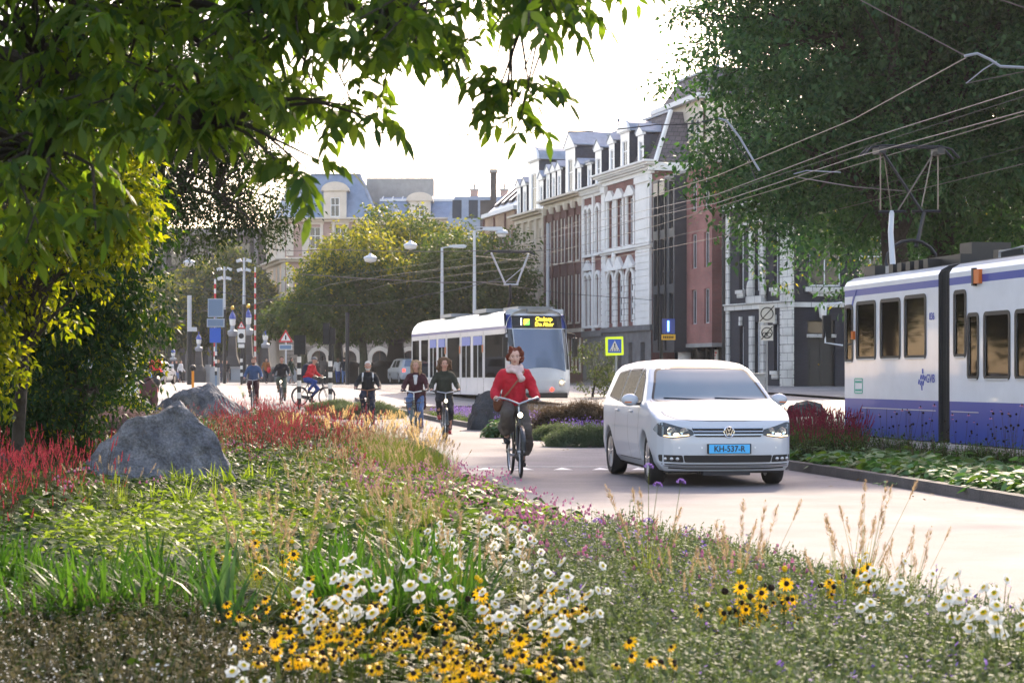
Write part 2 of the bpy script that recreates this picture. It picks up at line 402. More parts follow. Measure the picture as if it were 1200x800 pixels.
leaf_mat('plume_sunlit', (.55, .38, .16), (.75, .58, .30), .6, .7, (1.3, 1.3, 1.2))  # sunlit copy of plume, the sun put into its brighter colour
leaf_mat('grass_blade', (.055, .09, .025), (.15, .17, .05), .5, .6)
leaf_mat('petal_white', (.72, .72, .70), (.84, .83, .80), .4, .5, (1.1, 1.1, 1.1))
leaf_mat('petal_yellow', (.75, .38, .005), (.88, .55, .01), .4, .5, (1.2, 1.2, 1))
leaf_mat('flower_yellow', (.6, .38, .01), (.75, .5, .02), .2, .6)
leaf_mat('seed_dark', (.015, .010, .008), (.03, .02, .014), 0, .9)
leaf_mat('flower_pink', (.45, .16, .26), (.6, .3, .4), .4, .6, (1.2, 1.2, 1.2))
leaf_mat('flower_magenta', (.36, .05, .26), (.5, .10, .36), .4, .6, (1.3, 1.2, 1.3))
leaf_mat('flower_purple', (.14, .09, .35), (.24, .15, .48), .4, .6, (1.3, 1.2, 1.2))
leaf_mat('stem_green', (.045, .07, .02), (.08, .10, .035), .2, .6)
leaf_mat('stem_brown', (.06, .04, .025), (.10, .07, .045), .1, .8)
leaf_mat('litter', (.10, .06, .02), (.22, .13, .03), .2, .7)

def grain(name, scale=160, lo=.72, hi=1.3):
    nt = MATS[name].node_tree; b = nt.nodes['Principled BSDF']; l = b.inputs['Base Color'].links[0].from_socket
    tc = nt.nodes.new('ShaderNodeTexCoord'); n = nt.nodes.new('ShaderNodeTexNoise'); n.inputs['Scale'].default_value = scale; n.inputs['Detail'].default_value = 3
    n2 = nt.nodes.new('ShaderNodeTexNoise'); n2.inputs['Scale'].default_value = .22; n2.inputs['Detail'].default_value = 5; n2.inputs['Roughness'].default_value = .7
    mr = nt.nodes.new('ShaderNodeMapRange'); mr.inputs['From Min'].default_value = .35; mr.inputs['From Max'].default_value = .65; mr.inputs['To Min'].default_value = lo; mr.inputs['To Max'].default_value = hi
    m2 = nt.nodes.new('ShaderNodeMapRange'); m2.inputs['From Min'].default_value = .4; m2.inputs['From Max'].default_value = .6; m2.inputs['To Min'].default_value = .84; m2.inputs['To Max'].default_value = 1.1
    mm = nt.nodes.new('ShaderNodeMath'); mm.operation = 'MULTIPLY'; v = nt.nodes.new('ShaderNodeVectorMath'); v.operation = 'SCALE'
    nt.links.new(tc.outputs['Object'], n.inputs['Vector']); nt.links.new(tc.outputs['Object'], n2.inputs['Vector']); nt.links.new(n.outputs['Fac'], mr.inputs['Value']); nt.links.new(n2.outputs['Fac'], m2.inputs['Value'])
    nt.links.new(mr.outputs[0], mm.inputs[0]); nt.links.new(m2.outputs[0], mm.inputs[1]); nt.links.new(l, v.inputs[0]); nt.links.new(mm.outputs[0], v.inputs['Scale']); nt.links.new(v.outputs[0], b.inputs['Base Color'])
grain('asphalt'); grain('far_asphalt', 60); grain('paving', 50); grain('kerb', 90); grain('rock', 40, .7, 1.25); grain('dark_rock', 40, .7, 1.3)
# ---------------- camera, sky, sun
cam = bpy.data.cameras.new('camera'); camo = bpy.data.objects.new('camera', cam); COL.objects.link(camo); C.camera = camo
cam.lens = 70; cam.sensor_width = 36; cam.shift_y = 41/1200.; cam.clip_end = 4000; cam.clip_start = .1
camo.location = (0, 0, CH); camo.rotation_euler = (pi/2, 0, 0)
cam.dof.use_dof = True; cam.dof.focus_distance = 26.; cam.dof.aperture_fstop = 7.5
SUN_AZ = R(15); SUN_EL = R(30)     # ahead of the camera, a little to the right
w = bpy.data.worlds.new('World'); C.world = w; w.use_nodes = True
nt = w.node_tree; bg = nt.nodes['Background']; sk = nt.nodes.new('ShaderNodeTexSky'); sk.sky_type = 'NISHITA'; sk.sun_disc = False
sk.sun_elevation = SUN_EL; sk.sun_rotation = SUN_AZ; sk.air_density = 1.0; sk.dust_density = 1.2; sk.ozone_density = 1.0
tn = nt.nodes.new('ShaderNodeVectorMath'); tn.operation = 'MULTIPLY'; tn.inputs[1].default_value = (1.22, .99, .85)
nt.links.new(sk.outputs[0], tn.inputs[0]); nt.links.new(tn.outputs[0], bg.inputs[0]); bg.inputs[1].default_value = .15
sd = bpy.data.lights.new('sun', 'SUN'); so = bpy.data.objects.new('sun', sd); COL.objects.link(so)
sd.energy = 2.2; sd.angle = R(1.5); sd.color = (1, .84, .64)
sdir = Vector((sin(SUN_AZ)*cos(SUN_EL), cos(SUN_AZ)*cos(SUN_EL), sin(SUN_EL)))
so.rotation_euler = sdir.to_track_quat('Z', 'Y').to_euler()
C.view_settings.view_transform = 'Standard'; C.view_settings.look = 'None'; C.view_settings.gamma = 1
C.view_settings.exposure = 1.92
C.cycles.max_bounces = 8; C.cycles.transparent_max_bounces = 16; C.cycles.transmission_bounces = 4; C.cycles.diffuse_bounces = 3; C.cycles.glossy_bounces = 3
C.cycles.use_denoising = True; C.cycles.sample_clamp_indirect = 6; C.cycles.volume_bounces = 0
C.cycles.caustics_reflective = False; C.cycles.caustics_refractive = False
try: C.cycles.denoising_prefilter = 'ACCURATE'
except Exception: pass

# ---------------- ground and roads
YS = [-20+2*i for i in range(92)]+[170, 190, 220, 260, 320, 400, 550, 800, 1200, 2500]
def sheet(name, fl, fr, y0, y1, dz, m, nx=1, uvs=None):
    ys = [y for y in YS if y0 <= y <= y1]; mb = MB(); vs = []
    for y in ys:
        a, b = fl(y), fr(y)
        for i in range(nx+1): vs.append((a+(b-a)*i/nx, y, GZ(y)+dz))
    fs = [(j*(nx+1)+i, j*(nx+1)+i+1, (j+1)*(nx+1)+i+1, (j+1)*(nx+1)+i) for j in range(len(ys)-1) for i in range(nx)]
    mb.add(vs, fs); return struct(mb.obj(name, m))
def interp(tab):
    xs = [t[1] for t in tab]; vs = [t[0] for t in tab]
    def f(y):
        return float(np.interp(y, xs, vs))
    return f
def smooth_tab(tab):
    f = interp(tab)
    return lambda y: (f(y-3)+f(y-1.5)+f(y)+f(y+1.5)+f(y+3))/5
kerbR = smooth_tab([(7.2, -20), (6.9, 5), (6.1, 14), (5.4, 20.9), (4.85, 25), (4.15, 30), (2.9, 35.5), (1.4, 41.5), (0, 48), (-1.6, 56), (-3.6, 66), (-6.5, 80)])
roadL = smooth_tab([(4.6, -20), (3.6, 3), (2.3, 9.5), (1.45, 12.3), (.85, 15.4), (.3, 19), (-.4, 24), (-1.2, 30), (-2.1, 36), (-3.1, 42), (-4.6, 50), (-6.5, 60), (-8.4, 68), (-11, 80)])
tramL = smooth_tab([(12.7, -20), (9.6, 18), (7.62, 29.5), (6.22, 37), (4.4, 47), (2.6, 58), (.9, 68), (-.1, 75), (-2.2, 83), (-5, 92), (-9, 104), (-13, 116)])
sheet('ground', lambda y: -900, lambda y: 900, -20, 2500, 0, 'soil')
sheet('intersection', lambda y: -90 if y > 66 else -90, lambda y: 18 if y > 74 else min(18, kerbR(y)+1), 62, 220, .004, 'far_asphalt')
sheet('road', roadL, kerbR, -20, 82, .008, 'asphalt', 4)
sheet('side_road', lambda y: -34-.1*y, lambda y: -13-.12*y, -20, 64, .004, 'far_asphalt')
sheet('tram_track_bed', lambda y: tramL(y)-.55, lambda y: tramL(y)+7.2, -20, 118, .016, 'paving', 2)
sheet('far_road', lambda y: tramL(y)+7.2, lambda y: tramL(y)+15, -20, 118, .012, 'far_asphalt', 2)
sheet('pavement', lambda y: tramL(y)+15, lambda y: tramL(y)+40, -20, 118, .11, 'paving', 2)
# rails of both tracks
def strip(name, f, w_, y0, y1, dz, m, h=0):
    mb = MB(); ys = [y for y in YS if y0 <= y <= y1]; vs = []
    for y in ys:
        x = f(y); z = GZ(y)+dz
        vs += [(x-w_/2, y, z), (x+w_/2, y, z)]
    n = len(ys); fs = [(2*i, 2*i+1, 2*i+3, 2*i+2) for i in range(n-1)]
    if h:
        vs += [(p[0], p[1], p[2]-h) for p in vs[:]]
        o = 2*n; fs += [(2*i, 2*i+2, o+2*i+2, o+2*i) for i in range(n-1)]+[(2*i+1, 2*i+3, o+2*i+3, o+2*i+1) for i in range(n-1)]
        fs += [(0, 1, o+1, o), (o-2, o-1, 2*o-1, 2*o-2)]
    mb.add(vs, fs); return mb.obj(name, m)
for k in (.5, 1.93, 3.9, 5.33): struct(strip('rail', lambda y: tramL(y)+k, .07, -20, 118, .022, 'rail'))
for i, (x0, y0, x1, y1) in enumerate([(-26, 96, 8, 84), (-34, 108, 4, 98), (-40, 128, -2, 118), (-30, 100, 6, 87.5), (-38, 112, 2, 102)]):
    mb = MB(); n = 12; vs = []
    for j in range(n+1):
        t = j/n; x = x0+(x1-x0)*t; y = y0+(y1-y0)*t
        vs += [(x, y-.12, GZ(y-.12)+.02), (x, y+.12, GZ(y+.12)+.02)]
    mb.add(vs, [(2*i, 2*i+2, 2*i+3, 2*i+1) for i in range(n)]); struct(mb.obj('rail', 'rail'))
# kerbs
struct(strip('kerb', lambda y: kerbR(y)+.07, .16, -20, 80, .14, 'kerb', .15))
struct(strip('kerb', lambda y: roadL(y)-.06, .12, -20, 66, .08, 'kerb', .09))
struct(strip('kerb', lambda y: tramL(y)-.62, .14, -20, 72, .10, 'kerb', .12))
sheet('flower_bed_soil', lambda y: -16-.12*y if y < 30 else -16-.12*y, lambda y: roadL(y)-.12, -20, 60, .05, 'soil', 6)
sheet('median_soil', lambda y: kerbR(y)+.15, lambda y: tramL(y)-.69, -20, 70, .10, 'soil', 2)
# painted marks on the road: a row of give-way blocks and a lane line
mk = MB()
for i in range(9):
    x = -.55+i*.58; y = 29.6
    mk.add([(x, y, .014), (x+.30, y, .014), (x+.15, y+.75, .014)], [(0, 1, 2)])
mk.b2(-.9, 4.2, 30.6, 30.68, .010, .014)
struct(mk.obj('road_marking', 'white_mark'))
mk = MB()
for (x, y, l) in [(-14, 88, 3.), (-20, 90, 3.), (-9, 96, 3), (-26, 104, 3), (-16, 110, 3), (-12, 80, 3)]:
    mk.add([(x, y, GZ(y)+.012), (x+l, y-.6, GZ(y-.6)+.012), (x+l, y-.35, GZ(y-.35)+.012), (x, y+.25, GZ(y+.25)+.012)], [(0, 1, 2, 3)])
struct(mk.obj('road_marking', 'white_mark'))
# haze
hz = MB().b2(-420, 420, -25, 620, -1.2, 70).obj('haze', [])
hm = bpy.data.materials.new('haze_air'); hm.use_nodes = True; n_ = hm.node_tree.nodes; n_.remove(n_['Principled BSDF'])
pv = n_.new('ShaderNodeVolumePrincipled'); pv.inputs['Color'].default_value = (.93, .94, 1, 1); pv.inputs['Density'].default_value = .00016; pv.inputs['Anisotropy'].default_value = .35
hm.node_tree.links.new(pv.outputs[0], n_['Material Output'].inputs['Volume']); hz.data.materials.append(hm)
stuff(hz, 'pale sunlit haze over the street', 'haze')
# ---------------- bicycles and people
def caps(mb, a, b, ra, rb, n=12, k=5):
    a, b = Vector(a), Vector(b); d = b-a; L = d.length; u = d.normalized() if L > 1e-6 else Vector((0, 0, 1)); pts = []; rs = []
    for i in range(k+1): t = pi/2*i/k; pts.append(a-u*ra*cos(t)); rs.append(max(.001, ra*sin(t)))
    for i in range(1, k+1): t = pi/2*i/k; pts.append(b+u*rb*sin(t)); rs.append(max(.001, rb*cos(t)))
    pts.insert(k+1, b); rs.insert(k+1, rb)
    mb.tube(pts, rs, n)
def blob(name, prims, m, vox, parent, smooth=3, loc=None, extra=None):
    """one continuous skin over capsules ('c',a,b,ra,rb) and ellipsoids ('e',c,r)"""
    mb = MB()
    for p in prims:
        if p[0] == 'c': caps(mb, *p[1:])
        else: mb.ell(p[1], p[2], 14)
    o = mb.obj(name, m, parent); r = o.modifiers.new('r', 'REMESH'); r.mode = 'VOXEL'; r.voxel_size = vox; r.use_smooth_shade = True; s = o.modifiers.new('s', 'SMOOTH'); s.factor = .5; s.iterations = smooth
    if name in ('jacket', 'trousers', 'coat', 'scarf'):
        if 'folds' not in bpy.data.textures: bpy.data.textures.new('folds', 'CLOUDS').noise_scale = .10
        d = o.modifiers.new('d', 'DISPLACE'); d.texture = bpy.data.textures['folds']; d.strength = .045; d.mid_level = .5; d.texture_coords = 'LOCAL'
    pr = o.parent; o.parent = None; bpy.context.view_layer.update(); apply_mods(o); o.parent = pr; return o
def bicycle(label, loc, rz, bar='bike_silver', frame='bike_black', steer=0, rack=False, lamp=True, dutch=True, name='bicycle', fine=True, barw=.30, flat=False):
    """forward is -y"""
    B = thing(name, label, 'bicycle', loc, rz); r = .35
    def whl(y, st):
        e = bpy.data.objects.new('wheel', None); COL.objects.link(e); e.parent = B; e.location = (0, y, r); e.rotation_euler[2] = st
        MB().torus((0, 0, 0), r-.018, .021, 'X', 44 if fine else 24, 8 if fine else 5).obj('tyre', 'rubber', e, True); MB().torus((0, 0, 0), r-.045, .011, 'X', 44 if fine else 24, 6 if fine else 4).obj('rim', 'bike_silver', e, True)
        mb = MB(); mb.lathe([(.022, -.045), (.03, -.03), (.018, 0), (.03, .03), (.022, .045)], (0, 0, 0), 10, 0, 'X')
        for k in range(28 if fine else 12): a = 2*pi*k/(28 if fine else 12); s = .03 if k % 2 else -.03; mb.tube([(s, cos(a+.3)*.025, sin(a+.3)*.025), (0, cos(a)*(r-.05), sin(a)*(r-.05))], .0014 if fine else .003, 4)
        mb.obj('spokes', 'bike_silver', e)
    whl(-.60, steer); whl(.52, 0)
    BB = (0, .06, .29); ST = (0, .20, .86); HT = (0, -.40, .86); HB = (0, -.44, .70)
    mb = MB(); mb.tube([BB, (0, .02+.16, .80), (0, .21, .90)], .017, 8); mb.tube([HT, HB], .02, 8)
    if dutch: mb.tube([HB, (0, -.30, .45), (0, -.10, .31), BB], .017, 8); mb.tube([(0, -.41, .82), (0, -.28, .62), (0, -.05, .44), (0, .10, .46)], .014, 8)
    else: mb.tube([HB, BB], .018, 8); mb.tube([HT, (0, .18, .82)], .016, 8)
    for s in (-1, 1): mb.tube([(s*.02, .06, .29), (s*.05, .3, .31), (s*.055, .52, .35)], .010, 6); mb.tube([(s*.02, .18, .80), (s*.055, .52, .35)], .008, 6)
    mb.obj('frame', frame, B, True)
    mb = MB(); mb.tube([HT, (0, -.47, .74)], .014, 8)
    for s in (-1, 1): mb.tube([(s*.035, -.45, .73), (s*.045, -.50, .60), (s*.05, -.60, .35)], .011, 6)
    mb.box((0, -.455, .735), (.09, .03, .03)); f = mb.obj('fork', frame, B, True)
    def fender(y, a0, a1):
        m2 = MB(); n = 14; R2 = r+.025; vs = []
        for i in range(n+1):
            t = a0+(a1-a0)*i/n
            for (dx, dr) in ((-.028, -.015), (0, 0), (.028, -.015)): vs.append((dx, y-cos(t)*(R2+dr), r+sin(t)*(R2+dr)))
        m2.add(vs, [(3*i+j, 3*i+j+1, 3*i+j+4, 3*i+j+3) for i in range(n) for j in range(2)]); return m2
    fender(-.60, .1, 2.5).obj('mudguard', frame, B); fender(.52, .6, 3.3).obj('mudguard', frame, B)
    mb = MB(); w = barw; c0 = Vector((0, -.375, .98))
    mb.tube([HT, c0], .012, 8); mb.tube([c0, c0+Vector((0, -.05, .03))], .014, 8)
    if flat: bp_ = [(-w, -.28, 1.08), (-w*.55, -.38, 1.06), (0, -.42, 1.03), (w*.55, -.38, 1.06), (w, -.28, 1.08)]
    else: bp_ = [(-w*.95, -.10, 1.06), (-w*1.0, -.22, 1.08), (-w*.9, -.36, 1.10), (-w*.5, -.45, 1.07), (0, -.42, 1.01), (w*.5, -.45, 1.07), (w*.9, -.36, 1.10), (w*1.0, -.22, 1.08), (w*.95, -.10, 1.06)]
    mb.tube(bp_, .013, 8); h = mb.obj('handlebar', bar, B, True)
    for s in (0, -1): MB().tube([bp_[s], Vector(bp_[s]).lerp(Vector(bp_[1 if s == 0 else -2]), .95)], .018, 8).obj('grip', 'black_plastic', h, True)
    for s in (-1, 1): MB().tube([(s*w*.85, -.33, 1.09), (s*w*1.05, -.40, 1.05), (s*w*.95, -.30, 1.05)], .005, 5).obj('brake_lever', 'bike_silver', h)
    if lamp: MB().lathe([(0, -.05), (.035, -.045), (.04, -.02), (.022, .035), (0, .045)], (0, -.50, .86), 16, 0, 'Y').obj('lamp_housing', 'bike_silver', B, True); MB().lathe([(0, -.062), (.03, -.052), (.034, -.046)], (0, -.50, .86), 16, 0, 'Y').obj('headlamp', 'lamp_glow', B)
    if rack:
        mb = MB(); mb.box((0, -.62, .80), (.36, .28, .02))
        for s in (-1, 1): mb.tube([(s*.16, -.62, .80), (s*.055, -.60, .36)], .007, 5); mb.tube([(s*.18, -.48, .81), (s*.18, -.76, .81), (s*.18, -.76, .90), (s*.18, -.48, .90)], .007, 5)
        mb.tube([(-.18, -.76, .90), (.18, -.76, .90)], .007, 5); mb.obj('front_rack', 'bike_black', B)
    mb = MB(); mb.ell((0, .27, .955), (.095, .11, .035)); mb.ell((0, .17, .95), (.04, .11, .025)); mb.tube([(0, .21, .9), (0, .22, .94)], .02, 8); mb.obj('saddle', 'brown_leather' if dutch else 'black_plastic', B, True)
    MB().prism([(-.02, .24), (.0, .36), (.15, .36), (.5, .40), (.56, .36), (.5, .29), (.15, .21), (.02, .2)], .03, .055, 0, 'YZ').obj('chain_guard', frame, B)
    mb = MB(); mb.lathe([(.02, -.07), (.02, .07)], BB, 10, 0, 'X'); mb.tube([(.075, .06, .29), (.085, .09, .13)], .009, 6); mb.tube([(-.075, .06, .29), (-.085, .03, .45)], .009, 6); mb.box((.135, .09, .125), (.09, .08, .022)); mb.box((-.135, .03, .455), (.09, .08, .022)); mb.obj('crank', 'bike_silver', B)
    mb = MB(); mb.b2(-.06, .06, .42, .85, .745, .76); [mb.tube([(s*.055, .5, .36), (s*.06, .62, .75)], .006, 5) for s in (-1, 1)]; mb.obj('rear_rack', frame, B)
    return B
def face(parent, c, s=1., yaw=0, mouth='lips', brows='hair_brown'):
    M_ = Matrix.Translation(Vector(c)) @ Matrix.Rotation(yaw, 4, 'Z')
    for x in (-.032, .032):
        mb = MB(); mb.M = M_; mb.ell((x*s, -.088*s, .008*s), (.0125*s, .010*s, .0055*s), 10); e = mb.obj('eye', 'eye_white', parent, True)
        mb = MB(); mb.M = M_; mb.ell((x*s, -.0955*s, .007*s), (.0075*s, .006*s, .0065*s), 8); mb.obj('iris', 'eye_dark', e, True)
        mb = MB(); mb.M = M_; mb.tube([(x*s-.017*s, -.089*s, .026*s), (x*s, -.098*s, .032*s), (x*s+.017*s, -.089*s, .027*s)], .0035*s, 5); mb.obj('eyebrow', brows, parent)
    mb = MB(); mb.M = M_; mb.ell((0, -.093*s, -.056*s), (.022*s, .009*s, .0065*s), 10); mb.obj('mouth', mouth, parent, True)
def headprims(c, s=1., yaw=0):
    M_ = Matrix.Translation(Vector(c)) @ Matrix.Rotation(yaw, 4, 'Z')
    def P(*p): return tuple(M_ @ Vector(p))
    out_ = [('e', P(0, .012*s, .035*s), (.078*s, .094*s, .088*s)), ('e', P(0, -.018*s, -.035*s), (.062*s, .070*s, .078*s)), ('e', P(0, -.035*s, -.088*s), (.035*s, .040*s, .028*s)),
        ('c', P(0, -.082*s, .012*s), P(0, -.108*s, -.020*s), .009*s, .015*s), ('c', P(0, .02*s, -.07*s), P(0, .04*s, -.19*s), .052*s, .058*s)]
    for x in (-.078, .078): out_.append(('e', P(x*s, .012*s, -.005*s), (.012*s, .022*s, .032*s)))
    for x in (-.04, .04): out_.append(('e', P(x*s, -.055*s, -.022*s), (.028*s, .026*s, .026*s)))
    return out_
def handprims(w, grip, s, fingers=True):
    """hand closing on a bar that runs along y"""
    w, g = Vector(w), Vector(grip); d = (g-w).normalized(); out_ = [('c', w, g+Vector((0, 0, .012)), .026, .032)]
    if fingers:
        for k in range(4):
            o = Vector((0, -.030+.021*k, 0)); a = g+o+Vector((s*.010, 0, .022)); b = g+o+Vector((s*.034, 0, .004)); c = g+o+Vector((s*.026, 0, -.022)); e = g+o+Vector((0, 0, -.026)); r = .0095 if k in (1, 2) else .0085
            out_ += [('c', a, b, r, r), ('c', b, c, r, r*.95), ('c', c, e, r*.95, r*.85)]
        out_ += [('c', g+Vector((-s*.01, .03, .012)), g+Vector((-s*.034, -.01, .0)), .012, .010), ('c', g+Vector((-s*.034, -.01, 0)), g+Vector((-s*.022, -.038, -.014)), .010, .008)]
    else: out_.append(('e', g, (.038, .05, .035)))
    return out_
def rider(label, loc, rz, top, legs, hair, hairkind='curly', skin='skin', shoe='black_cloth', head_yaw=0, scale=1., vox=.014, top_len=.0, wide=0, flare=False, coat_open=None, grips=None, lean=0, helmet=None, extra_head=0, gx=.285, gy=-.13, gz=1.08, face_on=True, beard=None, brows='hair_brown', name='person', fingers=False, sleeve=.058):
    P = thing(name, label, 'person', loc, rz); P.scale = (scale,)*3
    hip = Vector((0, .22, 1.02)); chest = Vector((0, .14-lean, 1.36)); neck = Vector((0, .09-lean*1.2, 1.50)); hc = Vector((0, .045-lean*1.35, 1.655))
    ft = {1: Vector((.115, .09, .155)), -1: Vector((-.115, .03, .475))}; kn = {1: Vector((.13, -.17, .62)), -1: Vector((-.14, -.20, .87))}; hj = {s: hip+Vector((s*.09, -.02, -.03)) for s in (-1, 1)}
    sh = {s: Vector((s*.165, .12-lean, 1.42)) for s in (-1, 1)}; hd = {s: Vector((s*gx, gy, gz)) for s in (-1, 1)}; el = {s: (sh[s]+hd[s])/2+Vector((s*.05, .11, -.06)) for s in (-1, 1)}
    body = headprims(hc, 1.0, head_yaw)
    body += [('c', neck+Vector((0, .01, -.05)), chest, .07, .11), ('e', chest, (.16, .10, .14)), ('c', chest, hip, .12, .125)]
    for s in (-1, 1):
        body += [('c', neck-Vector((0, 0, .04)), sh[s], .05, .055), ('c', sh[s], el[s], .047, .038), ('c', el[s], hd[s]+Vector((0, .05, .0)), .036, .026), ('c', hj[s], kn[s], .078, .055), ('c', kn[s], ft[s]+Vector((0, .05, .06)), .052, .036), ('c', ft[s]+Vector((0, .06, .02)), ft[s]+Vector((0, -.10, .0)), .036, .03)]
        body += handprims(hd[s]+Vector((0, .07, .015)), hd[s], s, fingers)
    bd = blob('body', body, skin, vox*(.62 if fingers else .9), P, 2)
    if face_on: face(P, hc+Vector((0, 0, 0)), 1.0, head_yaw, 'lips', brows)
    # top garment
    jk = [('c', neck+Vector((0, .0, -.045)), chest, .085, .135), ('e', chest+Vector((0, 0, -.02)), (.195+wide*.5, .135, .17)), ('c', chest-Vector((0, 0, .08)), hip+Vector((0, -.02, .05-top_len)), .155+wide*.4, .165+wide), ('e', hip+Vector((0, -.01, .04)), (.19+wide, .15, .10))]
    for s in (-1, 1):
        jk += [('c', neck-Vector((0, 0, .03)), sh[s], .075, .07), ('c', sh[s], el[s], sleeve+.008, sleeve+.004), ('c', el[s], hd[s]+Vector((-s*.0, .085, .02)), sleeve+.004, sleeve-.014)]
        if top_len > .1: jk += [('c', hip+Vector((s*.14, -.02, .0)), hip+Vector((s*.19, -.10, -top_len)), .08, .05), ('c', hip+Vector((s*.13, .10, 0)), hip+Vector((s*.16, .12, -top_len-.05)), .08, .05)]
    blob('jacket', jk, top, vox, P, 3)
    tr = [('c', hip+Vector((0, 0, .02)), hip+Vector((0, -.01, -.05)), .14, .15)]
    for s in (-1, 1):
        if flare:
            e = kn[s].lerp(ft[s], .55)+Vector((s*.01, .05, .02)); tr += [('c', hj[s], kn[s], .105, .09), ('c', kn[s], e, .088, .115), ('c', kn[s]+Vector((0, .03, 0)), e+Vector((0, .08, -.04)), .07, .085)]
        else: tr += [('c', hj[s], kn[s], .10, .074), ('c', kn[s], ft[s]+Vector((0, .05, .10)), .072, .056)]
    blob('trousers', tr, legs, vox, P, 2)
    for s in (-1, 1):
        f = ft[s]; pr = [('c', f+Vector((0, .065, .015)), f+Vector((0, -.11, .0)), .044, .038), ('c', f+Vector((0, .06, .02)), f+Vector((0, .055, .17 if flare else .07)), .047, .047), ('e', f+Vector((0, -.02, -.018)), (.045, .13, .016))]; blob('shoe', pr, shoe, vox*.9, P, 1)
    q = random.Random(len(label)); Mh = Matrix.Translation(hc) @ Matrix.Rotation(head_yaw, 4, 'Z'); H = lambda *p: tuple(Mh @ Vector(p))
    hp = []
    if hairkind == 'short':
        hp = [('e', H(0, .028, .062), (.086, .095, .078)), ('e', H(0, .06, .0), (.08, .06, .085))]
    elif hairkind == 'curly':
        hp = [('e', H(0, .035, .055), (.10, .10, .09))]
        for k in range(34):
            a = q.uniform(-.35, pi+.35); zz_ = q.uniform(-.075, .13); rr = .105*sqrt(max(.15, 1-((zz_-.03)/.12)**2)); hp.append(('e', H(cos(a)*rr, .02+sin(a)*rr*.95, zz_), (.034, .034, .032)))
    elif hairkind in ('bigcurly', 'long'):
        w_ = 1.25 if hairkind == 'bigcurly' else 1.0; hp = [('e', H(0, .04, .06), (.10*w_, .10, .09*w_)), ('e', H(0, .07, -.06), (.11*w_, .06, .12))]
        for k in range(46):
            a = q.uniform(-.42, pi+.42); zz_ = q.uniform(-.20 if hairkind == 'long' else -.14, .13); rr = (.115 if zz_ > -.05 else .125)*w_*sqrt(max(.35, 1-((zz_-.0)/.19)**2)); hp.append(('c', H(cos(a)*rr, .03+sin(a)*rr*.8, zz_), H(cos(a)*rr*1.05, .03+sin(a)*rr*.8, zz_-.05), .026, .018))
    elif hairkind == 'cap':
        hp = [('e', H(0, .015, .06), (.092, .105, .075)), ('c', H(-.03, -.09, .045), H(.03, -.09, .045), .03, .03)]
    ho_ = blob('hair' if hairkind != 'cap' else 'knitted_cap', hp, hair, min(vox, .012), P, 1)
    if hairkind in ('curly', 'bigcurly', 'long'):
        dm = bpy.data.textures.new('curl', 'CLOUDS'); dm.noise_scale = .03; md = ho_.modifiers.new('d', 'DISPLACE'); md.texture = dm; md.strength = .035; md.mid_level = .5
    if beard: blob('beard', [('e', H(0, -.055, -.085), (.052, .042, .038)), ('c', H(-.055, -.02, -.06), H(.055, -.02, -.06), .02, .02)], beard, .012, P, 1)
    P['hc'] = tuple(hc); return P, dict(hip=hip, chest=chest, neck=neck, hc=hc, sh=sh, hd=hd)
# --- the woman in red
L0 = (PX(604, 27.9)+.0, 27.95, .01); rz0 = R(7)
bicycle('black upright bicycle with a silver swept handlebar ridden by the woman in red', L0, rz0, steer=R(-4))
Pw, J = rider('woman cyclist in a bright red jacket with a pale scarf and auburn curls', L0, rz0, 'red_wool', 'taupe', 'hair_auburn', 'curly', 'skin_pale', 'black_cloth', R(-8), 1., .013, -.02, .02, True, fingers=True, sleeve=.072, brows='hair_auburn')
nk = J['neck']; sc_ = []
for k in range(12):
    a = 2*pi*k/12; sc_.append(('c', (nk.x+.088*cos(a), nk.y-.005+.08*sin(a), nk.z+.012+.012*sin(3*a)), (nk.x+.088*cos(a+.55), nk.y-.005+.08*sin(a+.55), nk.z+.016-.010*sin(3*a)), .036, .036))
for k in range(10): a = 2*pi*k/10; sc_.append(('c', (nk.x+.105*cos(a), nk.y-.01+.095*sin(a), nk.z-.035+.01*cos(2*a)), (nk.x+.105*cos(a+.65), nk.y-.01+.095*sin(a+.65), nk.z-.03), .032, .032))
sc_ += [('e', (nk.x+.05, nk.y-.125, nk.z-.085), (.05, .04, .05)), ('c', (nk.x+.05, nk.y-.12, nk.z-.08), (nk.x+.085, nk.y-.12, nk.z-.15), .03, .045)]
blob('scarf', sc_, 'scarf', .011, Pw, 1)
# bag with strap, resting on her right hip
bag = thing('shoulder_bag', 'brown leather shoulder bag worn across the red jacket', 'bag', L0, rz0)
blob('pouch', [('c', (-.26, .00, 1.02), (-.21, .10, .98), .06, .07), ('e', (-.24, .05, .98), (.07, .11, .09))], 'brown_leather', .014, bag, 2)
mb = MB(); pts = [(.13, .06, 1.47), (.09, -.03, 1.40), (.0, -.045, 1.30), (-.10, -.025, 1.17), (-.20, .02, 1.05)]
for i in range(len(pts)-1): mb.tube([pts[i], pts[i+1]], .012, 6)
mb.obj('strap', 'wood_bar', bag, True)
